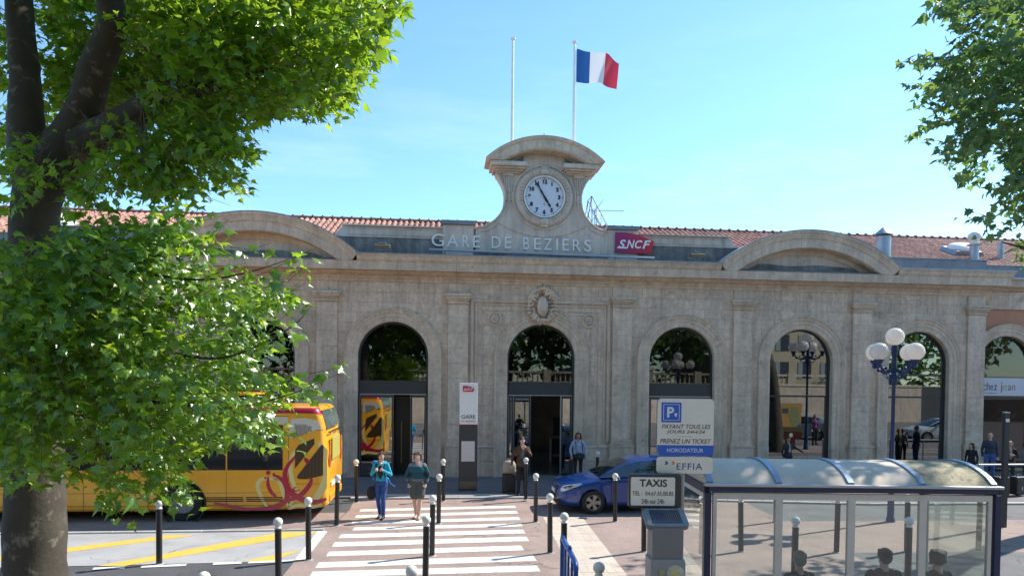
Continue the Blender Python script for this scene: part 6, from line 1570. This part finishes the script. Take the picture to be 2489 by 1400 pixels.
def person(label, loc, yaw, h, outfit, pose={}, head=(0, 0), hair='short', haircol=(.03, .02, .015), bulk=1.0, lean=0.0, voxel=.0105, skin=None, group=None, sleeves=True, shorts=False, curl=.6):
    J = {k: Vector(v) for k, v in BASE.items()}
    for k, v in pose.items(): J[k] = Vector(v)
    sk = skin or skinm; pr = []
    top = J.get('_', None)
    C = lambda a, b, ra, rb, t: pr.append(('c', tuple(a), tuple(b), ra, rb, t))
    E = lambda c, r, t, R_=I3: pr.append(('e', tuple(c), r, R_, t))
    dz = (J['hL'].z+J['hR'].z)/2-.91; dy = (J['hL'].y+J['hR'].y)/2
    up = lambda x, y, z: Vector((x, y+dy+lean*(z-.9), z+dz))
    for k in ('sL', 'eL', 'wL', 'sR', 'eR', 'wR'):
        J[k] = J[k]+Vector((0, dy+lean*(J[k].z-.9), dz))
    b = bulk
    E(up(0, .005, 1.265), (.158*b, .108*b, .175), 'top'); C(up(-.115, .005, 1.372), up(.115, .005, 1.372), .058, .058, 'top'); C(up(-.07, .01, 1.40), up(.07, .01, 1.40), .055, .055, 'top'); E(up(0, .0, 1.07), (.137*b, .10*b, .15), 'top')
    E(up(0, .01, .935), (.163*b, .112*b, .115), 'bottom'); C(up(0, .012, 1.40), up(0, -.002, 1.50), .058, .05, 'skin'); E(up(0, .0, 1.00), (.15*b, .107*b, .07), 'top')
    if outfit.get('inner'): E(up(0, -.055, 1.19), (.065, .075, .22), 'inner'); E(up(0, -.06, 1.38), (.045, .04, .06), 'skin')
    for s_ in 'LR':
        hp_, kn, an, to = J['h'+s_], J['k'+s_], J['a'+s_], J['t'+s_]
        if shorts:
            mid_ = hp_.lerp(kn, .72); C(hp_, mid_, .105*b, .10*b, 'bottom'); C(hp_.lerp(kn, .6), kn, .072, .055, 'skin'); C(kn, kn.lerp(an, .35), .055, .058, 'skin'); C(kn.lerp(an, .35), an, .058, .036, 'skin')
        else:
            C(hp_, kn, .088*b, .063, 'bottom'); C(kn, kn.lerp(an, .35), .060, .060, 'bottom'); C(kn.lerp(an, .35), an, .060, .045, 'bottom')
        C(an+Vector((0, .02, -.025)), to, .042, .034, 'shoe'); C(an, an+Vector((0, .015, -.03)), .04, .043, 'shoe')
        sh, el, wr = J['s'+s_], J['e'+s_], J['w'+s_]
        C(sh, el, .055*(.6+.4*b), .045, 'top'); C(el, wr, .044, .032, 'top' if sleeves else 'skin')
        d = (wr-el).normalized(); lat = d.cross(Vector((0, 1, 0))); lat = lat.normalized() if lat.length > .1 else Vector((1, 0, 0)); nr = lat.cross(d)
        if d.z < 0: pass
        inward = Vector((-.6 if s_ == 'R' else .6, -.5, 0)); 
        if nr.dot(inward) < 0: nr = -nr
        pc_ = wr+d*.05; C(wr, wr+d*.085, .026, .027, 'skin'); C(wr+d*.06-lat*.018, wr+d*.085-lat*.018, .02, .02, 'skin'); C(wr+d*.06+lat*.018, wr+d*.085+lat*.018, .02, .02, 'skin')
        for i, (o_, fl) in enumerate(((-.030, .058), (-.010, .070), (.010, .066), (.030, .052))):
            a_ = wr+d*.088+lat*o_; m_ = a_+(d*math.cos(curl)+nr*math.sin(curl))*fl*.6; e_ = m_+(d*math.cos(curl*2.2)+nr*math.sin(curl*2.2))*fl*.55
            C(a_, m_, .0105, .0095, 'skin'); C(m_, e_, .0095, .008, 'skin')
        th = wr+d*.03; fwd_ = Vector((0, -1, 0)); ld = lat if lat.dot(fwd_+Vector((-.5 if s_ == 'R' else .5, 0, 0))) > 0 else -lat
        C(th+ld*.02, th+ld*.045+d*.035+nr*.012, .013, .011, 'skin'); C(th+ld*.045+d*.035+nr*.012, th+ld*.045+d*.065+nr*.025, .011, .009, 'skin')
    # head
    hy, hp2 = head; HR_ = Matrix.Rotation(hy, 3, 'Z') @ Matrix.Rotation(hp2, 3, 'X'); nk = up(0, .0, 1.50)
    H = lambda x, y, z: nk+HR_ @ Vector((x, y, z-1.50))
    E(H(0, .005, 1.605), (.073, .092, .10), 'skin', HR_); E(H(0, -.028, 1.545), (.052, .058, .055), 'skin', HR_)
    C(H(0, -.086, 1.612), H(0, -.102, 1.582), .011, .016, 'skin'); C(H(-.016, -.079, 1.545), H(.016, -.079, 1.545), .009, .009, 'lip')
    for sg in (-1, 1): E(H(sg*.074, .008, 1.595), (.012, .022, .032), 'skin', HR_); E(H(sg*.030, -.083, 1.612), (.010, .008, .006), 'eye', HR_)
    t = thing('person', label, 'person', loc, yaw, group)
    me = union_mesh('body', pr, voxel)
    tags = [p[-1] for p in pr]; mats = {'skin': sk, 'lip': pm('lips', (.40, .15, .13), .5), 'eye': pm('eyes', (.05, .04, .035), .3), **outfit}
    names = list(dict.fromkeys(tags)); me.materials.clear()
    for n_ in names: me.materials.append(mats[n_])
    ci = classify(me, pr); me.polygons.foreach_set('material_index', [names.index(tags[i]) for i in ci]); me.polygons.foreach_set('use_smooth', [True]*len(me.polygons))
    sc_ = h/1.705; me.transform(Matrix.Scale(sc_, 4)); link('body', me, t)
    hp = []
    EH = lambda c, r, R_=I3: hp.append(('e', tuple(c), r, HR_ @ R_, 'h')); CH = lambda a, b_, ra, rb: hp.append(('c', tuple(a), tuple(b_), ra, rb, 'h'))
    if hair != 'bald':
        EH(H(0, .022, 1.632), (.082, .094, .088)); EH(H(0, .04, 1.595), (.078, .072, .085))
        for sg in (-1, 1): CH(H(sg*.035, -.052, 1.672), H(sg*.072, .0, 1.622), .022, .018)
        for k in range(7): a = k*.9; EH(H(.045*math.cos(a), .028+.05*math.sin(a), 1.652+.010*math.sin(3*a)), (.036, .038, .036))
        if hair == 'long':
            for sg in (-1, 0, 1): CH(H(sg*.055, .05, 1.60), H(sg*.075, .075, 1.36), .05, .035)
            for sg in (-1, 1): CH(H(sg*.072, .01, 1.62), H(sg*.088, .02, 1.40), .03, .022)
        if hair == 'bob':
            for sg in (-1, 1): CH(H(sg*.07, .0, 1.64), H(sg*.088, .01, 1.49), .038, .034); EH(H(sg*.05, .06, 1.53), (.05, .05, .06))
        if hair == 'tied': EH(H(.02, .13, 1.63), (.05, .05, .055)); CH(H(.07, -.03, 1.66), H(.085, .03, 1.54), .022, .016); CH(H(-.07, -.03, 1.66), H(-.085, .03, 1.54), .022, .016)
        if hair == 'messy':
            for k in range(16):
                a = k*.9; r_ = .068; EH(H(r_*math.cos(a), .02+r_*math.sin(a), 1.655+.03*math.sin(2.1*k)), (.028, .03, .03))
            for sg in (-1, 1): CH(H(sg*.075, .0, 1.65), H(sg*.09, .02, 1.55), .032, .022)
        hm = union_mesh('hair', hp, .012, 1); hm.materials.append(pm('hair_%d_%d' % (int(haircol[0]*1000), int(haircol[1]*1000)), haircol, .55, var=.3, scale=30, bump=.8, bscale=90)); hm.transform(Matrix.Scale(sc_, 4)); link('hair', hm, t)
    t['k'] = sc_
    return t
def strap(parent, pts, r, m, name='strap'):
    return MB().tube([Vector(p)*parent['k'] for p in pts], r, 6).build(name, m, parent, smooth=True)
def gound(u, v, z=.008): return gp(u, v, z)
turq = pm('turquoise_jacket', (.02, .36, .50)); blk = pm('black_cloth', (.013, .013, .016)); jean = pm('blue_jeans', (.03, .075, .25), var=.25); dkt = pm('dark_trousers', (.018, .018, .022)); shoe = pm('dark_shoes', (.012, .012, .013), .5)
# woman in turquoise
p = gp(926, 1259, .008)
w1 = person('woman in turquoise jacket and blue jeans walking on the crossing, hands at chest', p, rad(-4), 1.70, dict(top=turq, bottom=jean, shoe=shoe, inner=blk),
            pose=dict(kL=(-.07, -.03, .50), aL=(-.05, .10, .085), tL=(-.06, -.06, .028), kR=(.075, -.07, .51), aR=(.075, -.05, .075), tR=(.09, -.23, .035), eL=(-.25, .0, 1.12), wL=(-.10, -.17, 1.25), eR=(.25, .0, 1.12), wR=(.10, -.17, 1.25)), head=(rad(28), rad(6)), hair='tied', haircol=(.045, .018, .012), curl=1.2)
strap(w1, [(-.11, -.11, 1.42), (-.105, -.15, 1.30), (-.12, -.10, 1.12), (-.13, 0, 1.02)], .014, blk); strap(w1, [(.11, -.11, 1.42), (.105, -.15, 1.30), (.12, -.10, 1.12), (.13, 0, 1.02)], .014, blk)
hd = union_mesh('hood', [('c', (-.09, .05, 1.43), (.09, .05, 1.43), .045, .045, 'h'), ('c', (-.09, .03, 1.43), (-.05, -.07, 1.40), .03, .022, 'h'), ('c', (.09, .03, 1.43), (.05, -.07, 1.40), .03, .022, 'h'), ('e', (0, .09, 1.40), (.10, .05, .07), I3, 'h')], .012)
hd.materials.append(turq); hd.transform(Matrix.Scale(w1['k'], 4)); link('hood', hd, w1)
t = thing('backpack', 'bright blue backpack on the back of the woman in turquoise', 'backpack', p, rad(-4)); bpm = pm('blue_backpack', (.015, .18, .52))
me = union_mesh('pack', [('e', (-.05, .20, 1.22), (.17, .11, .25), I3, 'b'), ('e', (-.20, .16, 1.40), (.10, .08, .06), I3, 'b'), ('c', (-.2, .12, 1.0), (.1, .16, .98), .06, .06, 'b')], .015); me.materials.append(bpm); link('pack', me, t)
MB().tube([(.16, .12, .98), (.24, .0, .90), (.36, -.02, .82)], .012, 5).build('loose_strap', bpm, t)
t = thing('shoulder_bag', 'black shoulder bag hanging at the hip of the woman in turquoise', 'bag', p, rad(-4))
me = union_mesh('pouch', [('e', (-.24, -.03, .66), (.13, .07, .17), I3, 'b'), ('e', (-.24, -.05, .60), (.12, .06, .12), I3, 'b')], .014); me.materials.append(blk); link('pouch', me, t)
MB().tube([(-.17, -.06, .78), (-.12, -.125, 1.0), (-.10, -.14, 1.2), (-.09, -.10, 1.42)], .009, 5).build('strap', blk, t)
# person in striped sweater and shorts
p = gp(1014, 1260, .008)
sw = bpy.data.materials.new('striped_sweater'); sw.use_nodes = True; N, L = sw.node_tree.nodes, sw.node_tree.links
tc_ = N.new('ShaderNodeTexCoord'); sp3 = N.new('ShaderNodeSeparateXYZ'); L.new(tc_.outputs['Object'], sp3.inputs[0]); rm_ = N.new('ShaderNodeValToRGB'); mr_ = N.new('ShaderNodeMapRange'); mr_.inputs['From Min'].default_value = .85; mr_.inputs['From Max'].default_value = 1.5
nz_ = N.new('ShaderNodeTexNoise'); nz_.inputs['Scale'].default_value = 40; L.new(tc_.outputs['Object'], nz_.inputs['Vector']); ad_ = N.new('ShaderNodeMath'); ad_.operation = 'MULTIPLY_ADD'; ad_.inputs[1].default_value = .05; L.new(nz_.outputs['Fac'], ad_.inputs[0]); L.new(sp3.outputs['Z'], ad_.inputs[2])
L.new(ad_.outputs[0], mr_.inputs['Value']); L.new(mr_.outputs[0], rm_.inputs[0]); cr_ = rm_.color_ramp; cr_.interpolation = 'CONSTANT'
for pos, c in ((0, (.012, .05, .075)), (.20, (.15, .15, .16)), (.33, (.03, .03, .05)), (.37, (.012, .075, .10)), (.50, (.018, .055, .085)), (.58, (.01, .085, .105)), (.80, (.20, .20, .21))):
    e = cr_.elements.new(pos) if pos > 0 else cr_.elements[0]; e.position = pos; e.color = (*c, 1)
cr_.elements.remove(cr_.elements[-1]) if cr_.elements[-1].color[0] > .9 else None
L.new(rm_.outputs[0], N['Principled BSDF'].inputs['Base Color']); N['Principled BSDF'].inputs['Roughness'].default_value = .9
w2 = person('bare-legged person in striped teal sweater and grey shorts walking on the crossing', p, rad(2), 1.70, dict(top=sw, bottom=pm('grey_shorts', (.075, .08, .075)), shoe=pm('beige_shoes', (.45, .36, .28))),
            pose=dict(kL=(-.07, .0, .50), aL=(-.035, .10, .09), tL=(-.07, -.05, .028), kR=(.07, -.07, .51), aR=(.04, -.06, .075), tR=(.06, -.24, .032), eL=(-.285, .03, 1.12), wL=(-.22, -.05, .92), eR=(.285, .03, 1.12), wR=(.22, -.06, .92)), head=(rad(-6), 0), hair='messy', haircol=(.075, .038, .022), bulk=1.2, shorts=True, curl=.9)
w2.scale = (1.03, 1.03, 1)
# man with suitcase in front of the middle door
p = gp(1268, 1203, .06); pat = mat('patterned_jacket', (.10, .055, .03), .85, var=.6, scale=6, coords='obj', stain=((.34, .11, .03), 7, .55, .8))
m1 = person('man in brown and orange patterned jacket beside a suitcase, hand at his mouth', p, rad(8), 1.78, dict(top=pat, bottom=dkt, shoe=shoe, inner=pm('grey_scarf', (.11, .13, .13))),
            pose=dict(eL=(-.29, .03, 1.13), wL=(-.30, -.02, .90), eR=(.25, -.06, 1.17), wR=(.07, -.17, 1.40)), head=(rad(12), rad(6)), hair='short', bulk=1.1, curl=1.0)
q = gp(1237, 1198, .06); t = thing('suitcase', 'dark upright suitcase beside the man in the patterned jacket', 'suitcase', (q.x, q.y, .06), rad(10))
MB().box(-.20, .20, -.13, .13, .05, .62).build('shell', pm('dark_case', (.022, .018, .02), .5), t, bevel=.04, seg=3)
m = MB()
for x in (-.1, .1): m.tube([(x, .06, .6), (x, .06, 1.02)], .009, 6)
m.tube([(-.1, .06, 1.02), (.1, .06, 1.02)], .014, 6); m.build('handle', S['alu_light'], t)
m = MB()
for x in (-.16, .16):
    for y in (-.1, .1): m.lathe([(.03, -.01), (.035, 0), (.03, .01)], (x, y, .033), 10, 'y')
m.build('castor', S['blackmat'], t)
for x in (-.08, .08): MB().box(x-.006, x+.006, -.138, -.13, .1, .58).build('rib', S['ink'], t)
t = thing('travel_bag', 'pale beige bag resting on top of the dark suitcase', 'bag', (q.x, q.y, .685), rad(10)); bgm = pm('beige_bag', (.37, .33, .27))
me = union_mesh('bag_body', [('e', (0, -.02, .20), (.22, .14, .20), I3, 'b'), ('c', (-.13, -.02, .07), (.13, -.02, .07), .09, .09, 'b'), ('c', (-.12, -.02, .33), (.12, -.02, .33), .05, .05, 'b')], .016); me.materials.append(bgm); link('bag_body', me, t)
MB().tube([(-.1, -.1, .33), (-.07, -.1, .46), (.07, -.1, .46), (.1, -.1, .33)], .012, 6).build('handle', bgm, t)
t = thing('hip_bag', 'brown bag slung low across the man in the patterned jacket', 'bag', gp(1268, 1203, .06), rad(8)); me = union_mesh('pouch', [('e', (-.02, -.17, .98), (.19, .06, .10), I3, 'b')], .014); me.materials.append(pm('brown_bag', (.09, .05, .03))); link('pouch', me, t)
MB().tube([(-.18, -.13, 1.02), (-.17, -.10, 1.2), (-.12, -.06, 1.42)], .01, 5).build('strap', pm('brown_bag', (.09, .05, .03)), t)
q = fw(-.75, -.75, .06); person('man in black just behind the man in the patterned jacket, looking left', q, rad(-55), 1.80, dict(top=blk, bottom=dkt, shoe=shoe), hair='short', haircol=(.02, .015, .012), head=(rad(-15), 0), skin=skin2)
# woman in pale blue shirt
q = fw(1.12, -1.55, .06); ws = person('woman in pale blue shirt standing at the right jamb of the middle door', q, rad(-6), 1.73, dict(top=pm('pale_blue_shirt', (.40, .47, .64)), bottom=dkt, shoe=shoe, inner=pm('pale_blue_shirt', (.40, .47, .64))),
           pose=dict(eL=(-.26, .02, 1.13), wL=(-.22, -.10, .92), eR=(.27, .02, 1.14), wR=(.25, -.05, .92)), hair='bob', haircol=(.075, .03, .02), skin=skin2)
t = thing('shoulder_bag', 'dark green-black bag worn in front by the woman in the pale blue shirt', 'bag', q, rad(-6)); me = union_mesh('pouch', [('e', (.06, -.17, .93), (.17, .06, .13), I3, 'b'), ('c', (-.06, -.16, .98), (.18, -.16, .98), .05, .05, 'b')], .014); me.materials.append(pm('dark_bag', (.015, .03, .035))); link('pouch', me, t)
MB().tube([(-.06, -.17, 1.0), (-.07, -.15, 1.25), (-.10, -.07, 1.44)], .011, 5).build('strap', blk, t); MB().tube([(.16, -.15, 1.0), (.15, -.13, 1.25), (.12, -.06, 1.44)], .011, 5).build('strap', blk, t)
t = thing('red_purse', 'small red purse in the hand of the woman in the pale blue shirt', 'purse', q, rad(-6)); MB().box(-.29, -.17, -.17, -.12, .77, .85).build('pouch', S['red_logo'], t, bevel=.015)
# man in dark coat below the window with the map
q = fw(9.0, -.95, .06); person('man in dark coat below the map window, head and shoulders above the shelter', q, rad(12), 1.56, dict(top=pm('dark_coat', (.02, .024, .032)), bottom=dkt, shoe=shoe, inner=pm('grey_shirt', (.30, .31, .33))), pose=dict(eR=(.38, -.02, 1.22), wR=(.60, -.05, 1.10), eL=(-.27, .0, 1.12)), hair='short', bulk=1.15, head=(rad(10), 0), skin=skin2)
# waiting group at the right
GRP = 'people waiting by the right-hand wing'
def ppl(u, v, Y, **k):
    a = at(u, v, Y); return Vector((a.x, a.y, .06)), a.z-.06
q, hh = ppl(2407, 1051, 24.6); person('bald man in a dark jacket and blue jeans standing at the right-hand wing', q, rad(-28), hh, dict(top=pm('slate_jacket', (.045, .06, .09)), bottom=pm('light_jeans', (.10, .17, .42)), shoe=shoe), hair='bald', bulk=1.15, group=GRP, head=(rad(-20), 0))
q, hh = ppl(2362, 1077, 24.0); person('dark-haired person in black coat left of the bald man, above the shelter roof', q, rad(-55), max(1.45, hh), dict(top=blk, bottom=dkt, shoe=shoe), hair='bob', haircol=(.02, .014, .012), group=GRP, head=(rad(-25), 0))
q, hh = ppl(2456, 1072, 23.6); person('blonde woman in open black jacket right of the tall dark post', q, rad(-20), hh, dict(top=blk, bottom=pm('charcoal_trousers', (.03, .035, .035)), shoe=shoe, inner=pm('stone_top', (.30, .29, .27))), pose=dict(eL=(-.24, .0, 1.14), wL=(-.05, -.17, 1.18), eR=(.24, .0, 1.14), wR=(.05, -.17, 1.18)), hair='long', haircol=(.30, .17, .07), group=GRP)
q, hh = ppl(2494, 1080, 23.4); person('person in a grey hooded jacket cut by the right edge of the view', q, rad(70), max(1.55, hh), dict(top=pm('grey_hoodie', (.16, .21, .24)), bottom=pm('charcoal_trousers', (.03, .035, .035)), shoe=shoe), hair='short', haircol=(.08, .05, .03), group=GRP)
for u, v, lab in ((2432, 1205, 'dark upright suitcase at the feet of the waiting group, nearer the post'), (2474, 1204, 'dark upright suitcase at the right edge behind the railing')):
    q = gp(u, v, .06); t = thing('suitcase', lab, 'suitcase', (q.x, q.y, .06), rad(15), 'suitcases of the waiting group')
    MB().box(-.22, .22, -.14, .14, .04, .62).build('shell', pm('dark_case', (.022, .018, .02), .5), t, bevel=.04, seg=3); MB().box(-.02, .02, -.145, -.14, .2, .3).build('lock', S['alu_light'], t)
    m = MB()
    for x in (-.17, .17): m.lathe([(.025, -.01), (.03, 0), (.025, .01)], (x, -.1, .03), 10, 'y')
    m.build('castor', S['blackmat'], t); MB().tube([(-.07, 0, .6), (-.07, 0, .68), (.07, 0, .68), (.07, 0, .6)], .01, 6).build('handle', S['blackmat'], t)
# three people sitting in the shelter with their backs to us
SIT = dict(hL=(-.09, 0, .10), kL=(-.11, -.42, .12), aL=(-.11, -.40, -.33), tL=(-.12, -.56, -.38), hR=(.09, 0, .10), kR=(.11, -.42, .12), aR=(.11, -.40, -.33), tR=(.12, -.56, -.38), eL=(-.25, -.06, 1.15), wL=(-.12, -.30, 1.03), eR=(.25, -.06, 1.15), wR=(.12, -.30, 1.03))
for u, v, hr, hc, lab, yw, bl in ((1943, 1338, 'short', (.16, .16, .155), 'seated grey-haired person in black, leftmost of three in the shelter', 8, 1.05), (2150, 1332, 'short', (.022, .018, .015), 'seated dark-haired person in a thick black jacket, middle of three in the shelter', -6, 1.25), (2279, 1335, 'messy', (.018, .015, .013), 'seated person with tousled black hair, rightmost of three in the shelter', 14, 1.05)):
    a = at(u, v, 8.64); q = Vector((a.x, a.y, a.z-.895)); person(lab, q, math.pi+rad(yw), 1.705, dict(top=blk, bottom=dkt, shoe=shoe), pose=SIT, hair=hr, haircol=hc, bulk=bl, head=(rad(-yw), 0), group='people sitting in the bus shelter')
# woman in purple, out of frame to the right; the window mirrors her
q = Vector((19.9, 14.3, .008)); person('woman in a purple top with a pale bag, mirrored in the window beside the map', q, math.pi, 1.72, dict(top=pm('purple_top', (.20, .07, .22)), bottom=dkt, shoe=shoe), hair='short', sleeves=True)
# ================================================================== what the windows mirror: the square behind and beside the camera
tw = thing('terrace_wall', 'stone terrace wall with a balustrade behind the viewer, mirrored in the middle window', 'wall', (0, -5.5, 0))
MB().box(-45, 45, -.4, 0, 0, 3.25).build('wall', S['stone_trim'], tw)
MB().box(-45, 45, -.46, .06, 3.251, 3.42).build('coping', S['stone_trim'], tw)
bal = MB().lathe([(.09, 0), (.09, .06), (.05, .09), (.09, .26), (.085, .32), (.04, .52), (.06, .60), (.08, .64), (.08, .70)], (0, 0, 0), 10).mesh('baluster', S['stone_trim'], True)
for k in range(-9, 10):
    MB().box(k*4.5-.32, k*4.5+.32, -.42, .02, 3.421, 4.42).build('pedestal', S['stone_trim'], tw)
    if k < 9:
        for i in range(1, 9):
            if -5 <= k <= 6: o = link('baluster', bal, tw); o.location = (k*4.5+.32+(4.5-.64)*i/9, -.2, 3.42)
        MB().box(k*4.5+.32, k*4.5+4.18, -.36, -.04, 4.121, 4.28).build('handrail', S['stone_trim'], tw)
tg = MB().box(-60, 60, -60, -5.9, 0, 3.24).build('upper_terrace', S['asphalt_dark']); tag(tg, kind='structure')
hb = thing('town_house', 'cream town house with shuttered windows behind the viewer, mirrored in the right-hand windows', 'house', (41, -24, 3.24))
MB().box(-9, 9, -5, 5, 0, 9.5).build('wall', mat('cream_render', (.52, .43, .28), .9, var=.08, scale=1), hb)
for i in range(6):
    for j in range(3):
        w_ = MB().box(-7.6+2.8*i, -6.5+2.8*i, 4.99, 5.03, .8+3*j, 2.6+3*j).build('window', S['alu'], hb)
        MB().box(-8.15+2.8*i, -7.61+2.8*i, 5.0, 5.06, .8+3*j, 2.6+3*j).build('shutter', mat('shutter_grey', (.30, .33, .33), .7) if 'shutter_grey' not in bpy.data.materials else bpy.data.materials['shutter_grey'], w_)
MB().prism([(-5.5, 9.5), (5.6, 9.5), (5.6, 9.7), (0, 12), (-5.5, 9.7)], -9.4, 9.4, 'yz').build('roof', S['tile'], hb)
for i, (x, y, hgt) in enumerate(((-26, -13, 12), (-17, -15, 13), (-9, -13, 13), (-2, -16, 14), (5, -13, 13), (12, -16, 14), (19, -13.5, 13), (26, -16, 13), (-5, -22, 15), (9, -22, 15), (22, -22, 15), (-20, -22, 15), (58, -12, 14), (64, -3, 14))):
    B_ = Vector((x, y, 3.24 if y < -6 else 0)); T_ = Tree('plane_tree', ['broad dense plane tree behind the viewer, mirrored in the dark windows'][0], tuple(B_), lmB, bark); T_.t['group'] = 'plane trees mirrored in the windows'
    T_.limb([B_, B_+Vector((.1, 0, 2)), B_+Vector((0, .1, 4.2)), B_+Vector((.2, 0, 6.5))], [.38, .3, .27, .15], 'trunk', 12)
    for k in range(4):
        a = k*1.6+i; T_.limb([B_+Vector((0, .1, 3.8)), B_+Vector((1.3*math.cos(a), 1.3*math.sin(a), 5.4)), B_+Vector((2.8*math.cos(a), 2.8*math.sin(a), 7))], [.16, .11, .04])
    for _ in range(1300):
        v = Vector((random.gauss(0, 1), random.gauss(0, 1), random.gauss(0, 1))).normalized()*random.uniform(.35, 1)**.6
        v = Vector((v.x*4.9, v.y*4.2, v.z*(hgt-1.2)/2)); T_.leaf(B_+Vector((0, 0, (hgt)/2+1.0))+v, random.uniform(.55, .95))
    T_.finish(nobj=0)
hg = Tree('hedge_screen', 'long tall leafy screen added behind the terrace trees to darken the window reflections', (0, -27, 3.24), lmB, bark)  # leaf mass added out of view to block bright sky in the panes
for _ in range(6500): hg.leaf(Vector((random.uniform(-48, 75), -27+random.gauss(0, 1.0), 3.3+8.5*random.random()**.8)), random.uniform(.7, 1.1))
hg.finish(nobj=0)
for loc, rz, lab, c in ((Vector((27.5, 12.4, 0)), .2, 'white hatchback parked out of view to the right, mirrored in the last window', (.6, .6, .6)), (Vector((20.5, 8.2, 0)), .9, 'silver hatchback parked beside the plane trees, mirrored in the window', (.35, .37, .38)), (Vector((9.5, -8.5, 3.24)), .05, 'dark grey hatchback on the terrace behind the balustrade, mirrored in the door', (.03, .035, .04)), (Vector((-9.5, -8.5, 3.24)), .05, 'navy hatchback on the terrace left, mirrored above the bus', (.02, .03, .07))):
    p_ = mat('paint_%d' % int(loc.x*10), c, .25, coat=.8); tt = copy_tree(bc); tt.location = loc; tt.rotation_euler = (0, 0, rz); tt['label'] = lab
    for ch in tt.children_recursive:
        for sl_i in ch.material_slots:
            if sl_i.material == cblue: sl_i.link = 'OBJECT'; sl_i.material = p_
